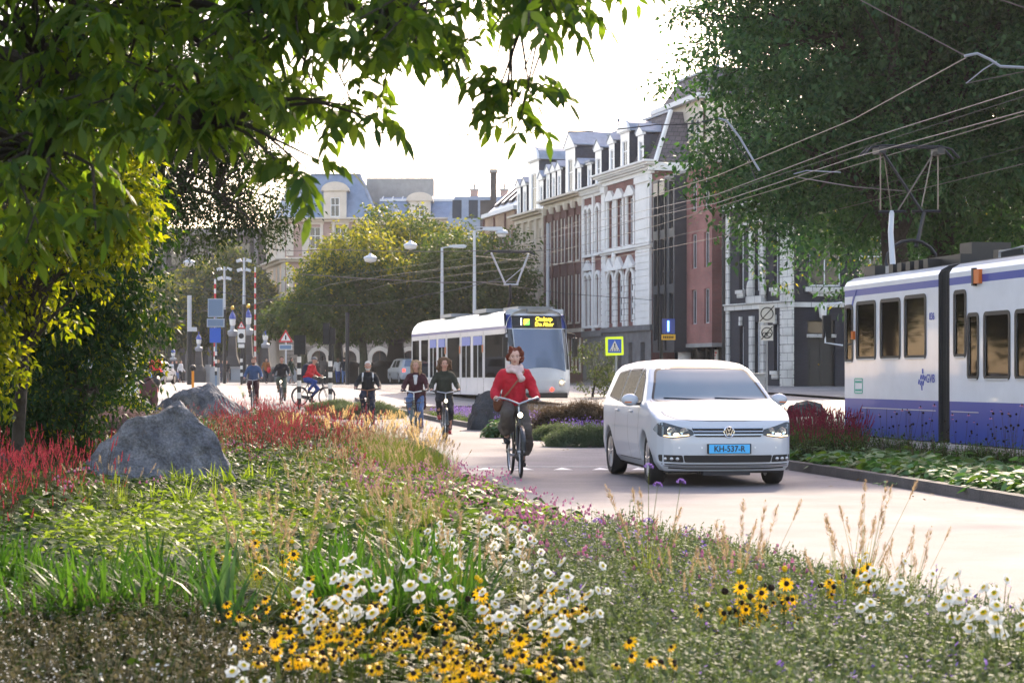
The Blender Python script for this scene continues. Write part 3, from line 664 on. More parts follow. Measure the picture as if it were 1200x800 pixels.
# --- three riders behind
def GZD(D): return GZ(D)+.01
l1 = (PX(431, 51.5), 51.5, GZD(51)); bicycle('black bicycle with a wide wooden handlebar ridden by the white haired man', l1, R(2), 'wood_bar', rack=True, dutch=False, lamp=False, flat=True, barw=.33, fine=False)
P1, J1 = rider('white haired bearded man in a dark jacket cycling with pale backpack straps', l1, R(2), 'black_cloth', 'navy', 'hair_white', 'short', 'skin', 'black_cloth', 0, 1., .016, .0, .01, gx=.31, gy=-.26, gz=1.09, beard='hair_white', brows='hair_white')
bp = thing('backpack', 'backpack with pale grey shoulder straps on the white haired man', 'backpack', l1, R(2)); blob('bag', [('c', (0, .36, 1.15), (0, .34, 1.38), .14, .12)], 'grey_cloth', .02, bp)
for s in (-1, 1): MB().tube([(s*.12, .24, 1.46), (s*.125, .05, 1.475), (s*.135, -.015, 1.38), (s*.14, .0, 1.26)], .022, 6).obj('strap', 'white_cloth', bp, True)
l2 = (PX(487, 45.5), 45.5, .01); bicycle('bicycle with a white handlebar and front rack ridden by the woman in wine red', l2, R(-3), 'white_bar', 'bike_green', rack=True, lamp=False, fine=False, flat=True, barw=.30)
P2, J2 = rider('blond woman cycling in a wine red coat over a white top and pale jeans', l2, R(-3), 'wine', 'denim', 'hair_blond', 'long', 'skin', 'white_cloth', R(-10), .98, .015, .30, .03, gx=.28, gy=-.26, gz=1.09)
blob('shirt', [('c', (0, -.02, 1.40), (0, -.03, 1.26), .05, .035), ('c', (-.03, -.01, 1.43), (.03, -.01, 1.43), .03, .03)], 'white_cloth', .014, P2)
l3 = (PX(521, 43.8), 43.8, .01); bicycle('dark bicycle ridden by the curly haired woman in an olive coat', l3, R(5), 'bike_silver', 'bike_black', fine=False, flat=True, barw=.32, lamp=True)
rider('curly haired woman cycling in a dark olive jacket and black trousers', l3, R(5), 'olive', 'black_cloth', 'hair_brown', 'bigcurly', 'skin', 'shoe_red', R(4), 1., .015, .02, .03, gx=.30, gy=-.26, gz=1.09)
# --- far riders
l4 = (PX(297, 70), 70, GZD(70)); bicycle('bicycle with a bright handlebar ridden by the bearded man in a steel blue jacket', l4, R(3), 'bike_silver', fine=False, lamp=False, flat=True, barw=.30, dutch=False)
P4, _ = rider('bearded man cycling in a steel blue jacket with dark shoulder straps', l4, R(3), 'steel_blue', 'maroon', 'hair_brown', 'short', 'skin', 'black_cloth', 0, 1.03, .02, .0, .0, gy=-.24, gx=.29, beard='hair_dark')
l5 = (PX(330, 76), 76, GZD(76)); bicycle('dark bicycle ridden by the man in black between two poles', l5, R(4), 'bike_black', fine=False, lamp=True, flat=True, dutch=False)
rider('man in a black jumper and grey green trousers cycling right of the bearded man', l5, R(4), 'black_cloth', 'khaki', 'hair_dark', 'short', 'skin', 'black_cloth', 0, 1.02, .02, .0, .02, gy=-.24, gx=.30)
l6 = (PX(366, 74), 74, GZD(74)); bicycle('bicycle seen from the side under the cyclist in the grey cap', l6, R(68), 'bike_black', fine=False, lamp=False, dutch=False, flat=True)
P6, _ = rider('cyclist in a red jacket, blue jeans and grey knitted cap seen from the side', l6, R(68), 'red_jacket', 'jeans', 'grey_cloth', 'cap', 'skin', 'black_cloth', 0, 1.02, .018, .0, .0, lean=.10, gy=-.26, gx=.27)
b6 = thing('backpack', 'round navy backpack on the cyclist in the red jacket', 'backpack', l6, R(68)); blob('bag', [('c', (0, .34, 1.18), (0, .24, 1.42), .17, .15)], 'navy', .02, b6); [MB().tube([(s*.12, .2, 1.5), (s*.13, .02, 1.5), (s*.15, .05, 1.25), (s*.14, .28, 1.1)], .02, 5).obj('strap', 'black_cloth', b6, True) for s in (-1, 1)]
l7 = (PX(183, 92), 92, GZD(92)); o = thing('motor_scooter', 'dark motor scooter riding away beyond the flat grey rock', 'scooter', l7, R(184))
blob('body', [('c', (0, .45, .45), (0, .2, .55), .26, .22), ('c', (0, -.45, .4), (0, -.4, .85), .16, .1)], 'black_plastic', .03, o); [MB().torus((0, y, .23), .19, .06, 'X', 20, 6).obj('wheel', 'rubber', o, True) for y in (-.6, .6)]; MB().tube([(-.3, -.3, 1.0), (0, -.4, .98), (.3, -.3, 1.0)], .02, 6).obj('handlebar', 'black_plastic', o)
rider('scooter rider in a red and grey jacket seen from behind', l7, R(184), 'red_jacket', 'black_cloth', 'hair_brown', 'short', 'skin', 'black_cloth', 0, 1., .03, .0, .02, face_on=False)
# --- people on foot
def walker(label, px, D, coat, trouser, hair, rz=0, h=1., hairk='short', long_coat=False, stride=.22, name='person'):
    P = thing(name, label, 'person', (PX(px, D), D, GZ(D)+.01), rz); P.scale = (h,)*3; hip = Vector((0, 0, .92)); ch = Vector((0, 0, 1.32)); hc = Vector((0, -.02, 1.61))
    ft = {s: Vector((s*.08, s*stride, .06)) for s in (-1, 1)}; kn = {s: Vector((s*.09, s*stride*.35-.05, .50)) for s in (-1, 1)}; sh = {s: Vector((s*.19, 0, 1.42)) for s in (-1, 1)}; hd = {s: Vector((s*.26, -s*stride*.8-.03, .86)) for s in (-1, 1)}; el = {s: Vector((s*.25, -s*stride*.25+.05, 1.13)) for s in (-1, 1)}
    b = headprims(hc, 1.02)+[('c', (0, 0, 1.45), ch, .06, .11), ('c', ch, hip, .12, .13)]
    for s in (-1, 1): b += [('c', ch+Vector((0, 0, .08)), sh[s], .05, .05), ('c', sh[s], el[s], .045, .036), ('c', el[s], hd[s], .034, .026), ('c', hd[s], hd[s]+Vector((0, -.02, -.08)), .03, .022), ('c', hip+Vector((s*.08, 0, 0)), kn[s], .08, .055), ('c', kn[s], ft[s], .05, .036), ('c', ft[s]+Vector((0, .05, 0)), ft[s]+Vector((0, -.13, 0)), .035, .03)]
    blob('body', b, 'skin', .025, P, 1)
    j = [('c', (0, 0, 1.43), ch, .09, .14), ('e', ch, (.2, .14, .16)), ('c', ch, hip, .15, .16)]
    for s in (-1, 1): j += [('c', ch+Vector((0, 0, .08)), sh[s], .07, .07), ('c', sh[s], el[s], .068, .058), ('c', el[s], hd[s]+Vector((0, 0, .05)), .056, .045)]
    if long_coat: j.append(('c', hip, (0, 0, .66), .17, .19))
    blob('coat', j, coat, .028, P, 1)
    t = [('c', hip, hip-Vector((0, 0, .06)), .14, .14)]
    for s in (-1, 1): t += [('c', hip+Vector((s*.08, 0, -.02)), kn[s], .098, .07), ('c', kn[s], ft[s]+Vector((0, .02, .05)), .068, .05)]
    blob('trousers', t, trouser, .026, P, 1)
    for s in (-1, 1): blob('shoe', [('c', ft[s]+Vector((0, .05, -.01)), ft[s]+Vector((0, -.14, -.02)), .045, .036)], 'black_cloth', .02, P, 1)
    blob('hair', [('e', hc+Vector((0, .03, .05)), (.095, .10, .09))]+([('c', hc+Vector((0, .05, .04)), hc+Vector((0, .07, -.14)), .09, .07)] if hairk == 'long' else []), hair, .02, P, 1); return P
walker('blond pedestrian in a long black coat just right of the sign pole', 256, 158, 'black_cloth', 'black_cloth', 'hair_blond', .2, 1.05, 'long', True)
walker('pedestrian with pale hair in dark clothes in the middle of the group of three', 261.5, 156, 'navy', 'navy', 'hair_blond', -.2, 1., 'long')
walker('pedestrian in a dark jacket and pale shoes at the right of the group of three', 265.5, 157, 'black_cloth', 'grey_cloth', 'hair_blond', .1, 1.)
walker('woman in an orange brown coat carrying a red bag by the parapet', 312, 142, 'orange_cloth', 'navy', 'hair_brown', .5, 1.02, 'long')
o = thing('red_bag', 'red bag carried by the woman in the orange brown coat', 'bag', (PX(315, 141.8), 141.8, GZ(141)+.95)); blob('pouch', [('e', (0, 0, 0), (.14, .12, .22))], 'sign_red', .03, o); MB().tube([(-.1, 0, .15), (0, 0, .4), (.1, 0, .15)], .015, 5).obj('handle', 'sign_red', o)
walker('pedestrian in a dark green coat right of the man in black', 341.5, 140, 'bottle', 'grey_cloth', 'hair_dark', 1., 1.05, 'long', True)
walker('person in a long brown coat behind the striped pole and traffic light', 378, 128, 'taupe', 'black_cloth', 'hair_dark', 2.8, 1.05, 'long', True)
walker('pedestrian in a white jacket and jeans left of the white haired cyclist', 396, 134, 'white_cloth', 'jeans', 'hair_brown', 3.3, 1., 'long')
walker('pedestrian in a black coat and blue trousers beside the one in white', 403.5, 130, 'black_cloth', 'denim', 'hair_dark', 3.1, 1.)
walker('small dark pedestrian at the parapet far behind the taxi', 202, 160, 'white_cloth', 'black_cloth', 'hair_dark', .4, 1.)
walker('pedestrian in black walking between two pale figures near the parapet', 207, 158, 'black_cloth', 'denim', 'hair_dark', -.4, 1.02)
walker('pedestrian in a pale jacket striding along the parapet', 212, 156, 'white_cloth', 'black_cloth', 'hair_brown', 1.2, 1.)
walker('person in dark clothes with reddish hair by the left end of the bridge', 190, 150, 'navy', 'black_cloth', 'hair_auburn', .9, .95)
# driver behind the windscreen
dv = thing('person', 'driver with both hands on the wheel behind the car windscreen', 'person', (2.72, 24.95, .008), R(7)); cxx = .37
b = [(p[0],)+tuple((Vector(v)+Vector((0, 0, 0)) if isinstance(v, (tuple, Vector)) and i == 0 else v) for i, v in enumerate(p[1:])) for p in headprims((cxx, 2.38, 1.30), .95)]
b += [('c', (cxx, 2.42, 1.16), (cxx, 2.45, .85), .11, .14)]
for s in (-1, 1): b += [('c', (cxx+s*.17, 2.42, 1.10), (cxx+s*.24, 2.2, .90), .048, .04), ('c', (cxx+s*.24, 2.2, .90), (cxx+s*.15, 1.84, 1.02), .038, .028), ('e', (cxx+s*.15, 1.80, 1.04), (.035, .035, .045)), ('c', (cxx+s*.09, 2.4, .76), (cxx+s*.12, 1.95, .78), .08, .06), ('c', (cxx+s*.12, 1.95, .78), (cxx+s*.12, 1.75, .45), .05, .04)]
blob('body', b, 'skin', .018, dv, 2)
j = [('c', (cxx, 2.42, 1.12), (cxx, 2.45, .84), .15, .17)]
for s in (-1, 1): j += [('c', (cxx, 2.42, 1.12), (cxx+s*.18, 2.42, 1.10), .07, .07), ('c', (cxx+s*.17, 2.42, 1.10), (cxx+s*.24, 2.2, .90), .065, .055), ('c', (cxx+s*.24, 2.2, .90), (cxx+s*.165, 1.92, .99), .052, .042)]
blob('shirt', j, 'white_cloth', .02, dv, 2); blob('hair', [('e', (cxx, 2.41, 1.36), (.085, .095, .07))], 'hair_dark', .018, dv, 1); face(dv, (cxx, 2.38, 1.30), .95)
# ---------------- buildings
def wall(mb, x0, x1, z0, z1, ops, y=0., dep=.22, mi=0):
    xs = sorted({x0, x1, *[o[0] for o in ops], *[o[1] for o in ops]}); zs = sorted({z0, z1, *[o[2] for o in ops], *[o[3] for o in ops]})
    xs = [x for x in xs if x0 <= x <= x1]; zs = [z for z in zs if z0 <= z <= z1]
    for i in range(len(xs)-1):
        for j in range(len(zs)-1):
            cx = (xs[i]+xs[i+1])/2; cz = (zs[j]+zs[j+1])/2
            if any(o[0] < cx < o[1] and o[2] < cz < o[3] for o in ops): continue
            mb.add([(xs[i], y, zs[j]), (xs[i+1], y, zs[j]), (xs[i+1], y, zs[j+1]), (xs[i], y, zs[j+1])], [(0, 1, 2, 3)], mi)
    for o in ops:
        a, b, c, d = o[:4]; e = y+dep
        mb.add([(a, y, c), (a, e, c), (a, e, d), (a, y, d)], [(0, 1, 2, 3)], mi); mb.add([(b, y, c), (b, e, c), (b, e, d), (b, y, d)], [(0, 1, 2, 3)], mi)
        mb.add([(a, y, c), (b, y, c), (b, e, c), (a, e, c)], [(0, 1, 2, 3)], mi); mb.add([(a, y, d), (b, y, d), (b, e, d), (a, e, d)], [(0, 1, 2, 3)], mi)
        if len(o) > 4 and o[4] == 'arch':
            r = (b-a)/2; cx = (a+b)/2; zc = d-r; n = 10
            for sgn in (-1, 1):
                pts = [(cx+sgn*r, d)]+[(cx+sgn*r*cos(pi/2*k/n), zc+r*sin(pi/2*k/n)) for k in range(n+1)]
                mb.prism(pts, y+.001, y+dep, mi)
_wm = {}
def window(parent, x, z, w, h, frame='white_paint', y=.14, bars=1, cross=.6, name='window', arch=False):
    """x,z: lower middle of the opening"""
    key = (round(w, 2), round(h, 2), frame, bars, cross, arch)
    if key not in _wm:
        f = .07; mb = MB()
        if arch:
            r = w/2; zc = h-r; n = 12
            out_ = [(-r, 0), (r, 0)]+[(r*cos(pi*k/n), zc+r*sin(pi*k/n)) for k in range(n+1)]
            q = r-f
            for k in range(n):
                a, b = pi*k/n, pi*(k+1)/n
                mb.prism([(r*cos(a), zc+r*sin(a)), (r*cos(b), zc+r*sin(b)), (q*cos(b), zc+q*sin(b)), (q*cos(a), zc+q*sin(a))], 0, .06)
            mb.b2(-r, -r+f, 0, .06, 0, zc); mb.b2(r-f, r, 0, .06, 0, zc); mb.b2(-r+f, r-f, 0, .06, 0, f)
            pane = [(-q, f), (q, f)]+[(q*cos(pi*k/n), zc+q*sin(pi*k/n)) for k in range(n+1)]
            pm = MB().prism(pane, .03, .045)
        else:
            mb.b2(-w/2, -w/2+f, 0, .06, 0, h); mb.b2(w/2-f, w/2, 0, .06, 0, h); mb.b2(-w/2+f, w/2-f, 0, .06, 0, f); mb.b2(-w/2+f, w/2-f, 0, .06, h-f, h)
            pm = MB().b2(-w/2+f, w/2-f, .03, .045, f, h-f)
        for k in range(bars): mb.b2(-w/2+w*(k+1)/(bars+1)-.025, -w/2+w*(k+1)/(bars+1)+.025, .005, .055, f, h-f)
        if cross: mb.b2(-w/2+f, w/2-f, .004, .056, h*cross-.03, h*cross+.03)
        _wm[key] = (mb.mesh('window', frame), pm.mesh('pane', 'pane_glass'))
    a, b = _wm[key]
    o = mobj(name, a, parent, (x, y, z)); mobj('pane', b, o); return o
def cornice(mb, x0, x1, z, steps, mi=0, ends=True):
    for (dz, h, p) in steps:
        mb.b2(x0-(p if ends else 0), x1+(p if ends else 0), -p, .12, z+dz, z+dz+h, mi)
def dormer(root, x, z, w, h, y0, dep, frame='white_paint', roof='zinc', kind='gable', side='dark_slate', ww=None):
    mb = MB(); ww = ww or w*.55; wh = h*.72; wall(mb, x-w/2, x+w/2, z, z+h, [(x-ww/2, x+ww/2, z+.15, z+.15+wh)], y0, .12, 0)
    mb.b2(x-w/2-.08, x+w/2+.08, y0-.1, y0+.1, z+h, z+h+.12, 0)
    for s in (-1, 1): mb.b2(x+s*(w/2-.03)-.03, x+s*(w/2-.03)+.03, y0+.002, y0+dep, z, z+h, 1)
    rz_ = z+h+.12
    if kind == 'gable':
        mb.prism([(x-w/2-.14, rz_), (x+w/2+.14, rz_), (x, rz_+w*.42)], y0-.12, y0+.05, 0)
        mb.prism([(x-w/2-.16, rz_+.02), (x, rz_+w*.42+.06), (x+w/2+.16, rz_+.02), (x+w/2+.16, rz_+.1), (x, rz_+w*.42+.16), (x-w/2-.16, rz_+.1)], y0-.15, y0+dep+.3, 2)
    elif kind == 'round':
        n = 10; up = [(x+(w/2+.2)*cos(pi*k/n), rz_+(w*.34)*sin(pi*k/n)) for k in range(n+1)]
        mb.prism([(x-w/2-.2, rz_-.05), (x+w/2+.2, rz_-.05)]+up, y0-.18, y0-.02, 0)
        up2 = [(x+(w/2+.26)*cos(pi*k/n), rz_+(w*.34+.09)*sin(pi*k/n)) for k in range(n+1)]
        mb.prism([(x-w/2-.26, rz_-.07), (x+w/2+.26, rz_-.07)]+up2, y0-.018, y0+dep+.3, 2)
    else:
        mb.b2(x-w/2-.15, x+w/2+.15, y0-.18, y0+dep+.2, rz_, rz_+.14, 2)
    d = mb.obj('dormer', [frame, side, roof], root)
    window(d, x, z+.15, ww, wh, 'white_paint', y0+.05)
    return d
def mansard(root, x0, x1, z, h, y0, dep, inset=1.3, m='slate_tiles', ridge='zinc', end=True):
    mb = MB(); a = inset; e = inset if end else 0
    vs = [(x0, y0, z), (x1, y0, z), (x1, y0+dep, z), (x0, y0+dep, z), (x0+e*.3, y0+a, z+h), (x1-e, y0+a, z+h), (x1-e, y0+dep-a, z+h), (x0+e*.3, y0+dep-a, z+h)]
    mb.add(vs, [(0, 1, 5, 4), (1, 2, 6, 5), (2, 3, 7, 6), (3, 0, 4, 7), (4, 5, 6, 7)], 0)
    mb.b2(x0+e*.3-.1, x1-e+.1, y0+a-.12, y0+a+.1, z+h, z+h+.15, 1)
    return mb.obj('roof', [m, ridge], root)
def chimney(parent, x, y, z, w, d, h, m='brown_brick', pots=2):
    mb = MB(); mb.b2(x-w/2, x+w/2, y-d/2, y+d/2, z, z+h, 0); mb.b2(x-w/2-.08, x+w/2+.08, y-d/2-.08, y+d/2+.08, z+h, z+h+.16, 1)
    for i in range(pots): mb.lathe([(.12, 0), (.1, .5), (.13, .55)], (x-w/2+w*(i+.5)/pots, y, z+h+.15), 8, 1)
    return mb.obj('chimney', [m, 'concrete'], parent)
def shell(mb, x0, x1, y1, z1, mi=0, right=True, left=True, z0=-1.2):
    """side and back walls"""
    if right: mb.b2(x1-.2, x1-.003, .003, y1, z0, z1, mi)
    if left: mb.b2(x0+.003, x0+.2, .003, y1, z0, z1, mi)
    mb.b2(x0+.2, x1-.2, y1-.2, y1, z0, z1, mi)
    mb.b2(x0+.2, x1-.2, .3, y1-.2, z1-.3, z1-.01, mi)
RZ = atan2(-1, .28)
def row(t2, label, name='town_house'):
    x, y = 8.44-.28*t2, 120+t2
    return thing(name, label, 'house', (x, y, .9), RZ)
Z0 = .9
# --- white and red corner house
r = row(9.0, 'tall corner house with white stucco pilasters over red brick and a grey stone base'); W = 9.34
mb = MB(); ops = []; wins = []
for x, w_ in ((1.7, 1.0), (3.45, 1.15), (5.55, 1.15)):
    ops.append((x-w_/2, x+w_/2, 3.9, 7.1, 'arch')); wins.append((x, 3.9, w_, 3.2, True))
    ops.append((x-w_/2, x+w_/2, 8.75, 11.6, '')); wins.append((x, 8.75, w_, 2.85, False))
wall(mb, 0, W, 3.55, 13.1, ops, 0, .25, 0)
ops2 = [(x-.35, x+.35, .9, 2.6, '') for x in (1.7, 3.45, 5.55)]+[(7.4, 8.2, .9, 2.6, '')]
wall(mb, 0, W, -1.2, 3.55, ops2, -.06, .3, 2)
mb.b2(-.05, W+.12, -.2, .05, 3.3, 3.62, 2); mb.b2(0, W+.1, -.14, 0, .35, .55, 2)
for x, w_ in ((.42, .84), (8.0, 2.6)):    # pilasters in rusticated blocks
    for k in range(11): mb.b2(x-w_/2, x+w_/2, -.16, -.001, 3.65+k*.42, 3.65+k*.42+.37, 1)
    mb.b2(x-w_/2+.03, x+w_/2-.03, -.12, -.002, 3.62, 8.3, 1); mb.b2(x-w_/2, x+w_/2, -.16, -.001, 8.6, 12.3, 1)
    mb.b2(x-w_/2+.35*w_/2.6, x+w_/2-.35*w_/2.6, -.19, -.16, 8.9, 12.0, 1); mb.b2(x-w_/2-.06, x+w_/2+.06, -.24, -.001, 12.3, 12.7, 1)
for x, w_ in ((1.7, 1.0), (3.45, 1.15), (5.55, 1.15)):
    for s in (-1, 1):
        for k in range(9): mb.b2(x+s*(w_/2+.16)-.16, x+s*(w_/2+.16)+.16, -.15 if k % 2 else -.11, -.001, 3.65+k*.36, 3.65+k*.36+.33, 1)
        mb.b2(x+s*(w_/2+.13)-.12, x+s*(w_/2+.13)+.12, -.13, -.001, 8.6, 11.7, 1)
    n = 10; rr = w_/2; zc = 7.1-rr
    for k in range(n):
        a, b = pi*k/n, pi*(k+1)/n
        mb.prism([(x+(rr+.28)*cos(a), zc+(rr+.28)*sin(a)), (x+(rr+.28)*cos(b), zc+(rr+.28)*sin(b)), (x+rr*cos(b), zc+rr*sin(b)), (x+rr*cos(a), zc+rr*sin(a))], -.16, -.002, 1)
    mb.prism([(x-w_/2-.35, 7.35), (x+w_/2+.35, 7.35), (x, 8.05)], -.25, -.003, 1); mb.ell((x, -.2, 7.3), (.18, .14, .3), 8, 1)
    mb.b2(x-w_/2-.32, x+w_/2+.32, -.3, -.002, 7.22, 7.36, 1)
    mb.b2(x-w_/2-.3, x+w_/2+.3, -.28, -.002, 8.5, 8.66, 1); mb.b2(x-w_/2-.3, x+w_/2+.3, -.22, -.002, 11.7, 11.88, 1)
    mb.prism([(x-w_/2-.3, 11.88), (x+w_/2+.3, 11.88), (x+.2, 12.35), (x-.2, 12.35)], -.2, -.003, 1)
for x in (2.55, ): mb.ell((x, -.15, 8.0), (.3, .15, .5), 10, 1)
cornice(mb, 0, W, 8.28, [(0, .14, .18), (.14, .12, .3)], 1)
cornice(mb, 0, W, 12.75, [(0, .25, .12), (.25, .12, .28), (.5, .14, .55), (.64, .12, .7)], 1)
for k in range(26): mb.b2(.1+k*.36, .28+k*.36, -.48, -.001, 13.13, 13.24, 1)
shell(mb, 0, W, 10, 13.1, 0); mb.b2(W, W+.3, -.3, 9, 12.9, 13.4, 1)
mb.obj('wall', ['red_brick', 'white_stucco', 'grey_stone'], r)
for (x, z, w_, h, a) in wins: window(r, x, z, w_, h, arch=a, y=.16)
for o in ops2: window(r, (o[0]+o[1])/2, o[2], .7, 1.7, 'dark_metal', y=.16)
rf = mansard(r, .1, W, 13.5, 3.2, .25, 9.5, 1.5)
MB().tube([(W-.05, .25, 13.5), (W-1.5, 1.75, 16.75)], .16, 6).obj('hip_strip', 'white_stucco', rf); MB().tube([(.1, .25, 13.5), (.5, 1.75, 16.7)], .12, 6).obj('hip_strip', 'white_stucco', rf)
chimney(rf, 7.9, 3.4, 15.6, 1.5, .7, 2.0, 'brown_brick', 3)
dormer(r, 4.0, 13.5, 1.7, 2.3, .1, 2, kind='round'); dormer(r, 7.0, 13.5, 1.1, 1.8, .1, 1.6); dormer(r, 1.4, 13.5, 1.1, 1.9, .1, 1.6)
# --- narrow white and red house
r = row(13.1, 'narrow red brick house with paired white arched windows and slate mansard'); W = 4.25
mb = MB(); ops = []; wins = []
for x, w_ in ((.75, .62), (1.65, .62), (3.3, .75)):
    for z, h in ((3.9, 3.3), (8.6, 3.0)): ops.append((x-w_/2, x+w_/2, z, z+h, 'arch')); wins.append((x, z, w_, h, True))
wall(mb, 0, W, 3.4, 12.8, ops, .02, .25, 0)
ops2 = [(x-.3, x+.3, .8, 2.7, '') for x in (.8, 1.7, 3.3)]
wall(mb, 0, W, -1.2, 3.4, ops2, -.04, .3, 2); mb.b2(0, W, -.16, .0, 3.1, 3.5, 2)
for x, w_, z, h in [(o[0]+.31, .62, o[2], o[3]-o[2]) for o in ops]:
    for s in (-1, 1): mb.b2(x+s*(w_/2+.1)-.1, x+s*(w_/2+.1)+.1, -.12, .018, z-.1, z+h-.35, 1)
    rr = w_/2; zc = z+h-rr; n = 8
    for k in range(n):
        a, b = pi*k/n, pi*(k+1)/n
        mb.prism([(x+(rr+.24)*cos(a), zc+(rr+.24)*sin(a)), (x+(rr+.24)*cos(b), zc+(rr+.24)*sin(b)), (x+rr*cos(b), zc+rr*sin(b)), (x+rr*cos(a), zc+rr*sin(a))], -.12, .017, 1)
    mb.b2(x-w_/2-.22, x+w_/2+.22, -.2, .016, z-.22, z-.06, 1)
mb.prism([(.3, 7.5), (2.1, 7.5), (1.2, 8.2)], -.2, .015, 1); mb.b2(2.2, 2.5, -.14, .015, 3.5, 12.5, 1); mb.b2(0, .2, -.14, .015, 3.5, 12.5, 1)
cornice(mb, 0, W, 12.3, [(0, .4, .1), (.4, .14, .35), (.54, .12, .55)], 1, False)
for k in range(14): mb.b2(.05+k*.3, .2+k*.3, -.3, .0, 12.5, 12.7, 1)
shell(mb, 0, W, 9, 12.7); mb.obj('wall', ['red_brick', 'white_stucco', 'grey_stone'], r)
for (x, z, w_, h, a) in wins: window(r, x, z, w_, h, arch=a, y=.16, bars=0)
for o in ops2: window(r, (o[0]+o[1])/2, o[2], .6, 1.9, 'dark_metal', y=.16, bars=0)
rf = mansard(r, 0, W, 12.95, 3.6, .25, 8.6, 1.4, m='slate'); mb = MB(); mb.lathe([(.16, 0), (.05, .3), (.05, .8), (.14, .95), (0, 1.1)], (2, 1.8, 16.5), 8); mb.obj('finial', 'zinc', rf)
dormer(r, 1.0, 12.95, .95, 1.6, .1, 1.5, kind='flat'); dormer(r, 2.9, 12.95, 1.3, 2.3, .1, 1.8, kind='gable')
# --- brown house with pale pilasters
r = row(21.5, 'dark brown brick house with slim cream window bands and zinc dormers'); W = 8.7
mb = MB(); ops = []; wins = []
for x in (.9, 2.6, 4.3, 6.0, 7.7):
    for z, h in ((.9, 2.2), (4.2, 3.2), (8.4, 3.0)): ops.append((x-.42, x+.42, z, z+h, '')); wins.append((x, z, .84, h))
wall(mb, 0, W, -1.2, 12.6, ops, 0, .22, 0)
for x in (.05, 1.75, 3.45, 5.15, 6.85, 8.55):
    mb.b2(x-.16, x+.16, -.14, -.001, 3.8, 12.2, 0); mb.lathe([(.2, 0), (.26, .2), (.3, .5)], (x, -.1, 11.9), 8, 1)
for o in ops:
    mb.b2(o[0]-.12, o[1]+.12, -.1, -.002, o[2]-.14, o[2]-.02, 1); mb.b2(o[0]-.1, o[0]-.01, -.07, -.002, o[2], o[3], 1); mb.b2(o[1]+.01, o[1]+.1, -.07, -.002, o[2], o[3], 1)
cornice(mb, 0, W, 12.3, [(0, .3, .15), (.3, .14, .45), (.44, .14, .75)], 1, False); mb.b2(0, W, -.12, -.003, 3.5, 3.75, 1)
shell(mb, 0, W, 9, 12.6); mb.obj('wall', ['brown_brick', 'pale_stone'], r)
for (x, z, w_, h) in wins: window(r, x, z, w_, h, bars=0)
mansard(r, 0, W, 12.9, 2.2, .3, 8.6, 1.4, m='dark_slate')
for x in (.8, 2.2, 3.5): dormer(r, x, 12.9, .95, 1.9, -.1, 1.6, kind='gable')
dormer(r, 6.1, 12.9, 2.2, 3.1, -.1, 2.6, kind='gable', ww=1.0); dormer(r, 8.1, 12.9, .9, 1.6, -.1, 1.5)
# --- cream stone house
r = row(28.8, 'cream stone house with a round topped zinc dormer beside the tan brick block'); W = 7.55
mb = MB(); ops = []; wins = []
for x in (1.2, 2.9, 4.6, 6.3):
    for z, h, a in ((.9, 2.4, 'arch'), (4.3, 3.0, 'arch'), (8.4, 2.7, '')): ops.append((x-.42, x+.42, z, z+h, a)); wins.append((x, z, .84, h, a == 'arch'))
wall(mb, 0, W, -1.2, 12.2, ops, 0, .3, 0)
for x in (.3, 2.05, 3.75, 5.45, 7.2): mb.b2(x-.2, x+.2, -.2, -.001, 3.9, 11.8, 0)
for z in (3.5, 7.6): cornice(mb, 0, W, z, [(0, .2, .2), (.2, .12, .35)], 0, False)
cornice(mb, 0, W, 11.8, [(0, .3, .2), (.3, .16, .5), (.46, .14, .8)], 1, False)
shell(mb, 0, W, 9, 12.2); mb.obj('wall', ['cream_stone', 'pale_stone'], r)
for (x, z, w_, h, a) in wins: window(r, x, z, w_, h, arch=a, bars=0)
mansard(r, 0, W, 12.4, 2.3, .3, 8.6, 1.3, m='dark_slate')
dormer(r, 5.0, 12.4, 2.6, 3.6, -.15, 3, kind='round', ww=1.2)
for x in (1.0, 2.6, 6.9): dormer(r, x, 12.4, 1.0, 2.1, -.15, 1.8, kind='gable')
# --- tan brick block with sloping skylight roof
r = row(38.0, 'tan brick block with a pale sloping roof full of skylights', 'office_block'); W = 9.4
mb = MB(); ops = []; wins = []
for x in (1.0, 2.2, 4.2, 5.4, 7.4, 8.5):
    for z, h in ((.9, 2.4), (4.2, 3.6), (8.6, 3.0)): ops.append((x-.4, x+.4, z, z+h, '')); wins.append((x, z, .8, h))
wall(mb, 0, W, -1.2, 13.0, ops, 0, .2, 0)
for x in (.05, 3.2, 6.4, 9.35): mb.b2(x-.08, x+.08, -.12, -.001, 0, 12.9, 2)
mb.b2(-.1, W, -.25, .1, 13.0, 13.3, 1); shell(mb, 0, W, 10, 13.0); mb.obj('wall', ['tan_brick', 'roof_white', 'brown_brick'], r)
for (x, z, w_, h) in wins: window(r, x, z, w_, h, bars=0)
mb = MB(); mb.add([(0, .1, 13.3), (W, .1, 13.3), (W, 3.4, 16.2), (0, 3.4, 16.2), (0, 9, 16.2), (W, 9, 16.2), (0, 10, 13), (W, 10, 13)], [(0, 1, 2, 3), (3, 2, 5, 4), (4, 5, 7, 6), (0, 3, 4, 6), (1, 7, 5, 2)], 0)
rf = mb.obj('roof', 'roof_white', r)
for x in (1.4, 3.4, 5.6, 7.7):
    m_ = MB(); sl = atan2(2.9, 3.3); m_.box((x, 1.7, 14.85), (.95, 3.0, .12), 0, rx=sl); m_.box((x, 1.66, 14.9), (.78, 2.8, .12), 1, rx=sl); m_.obj('skylight', ['dark_metal', 'pane_glass'], rf)
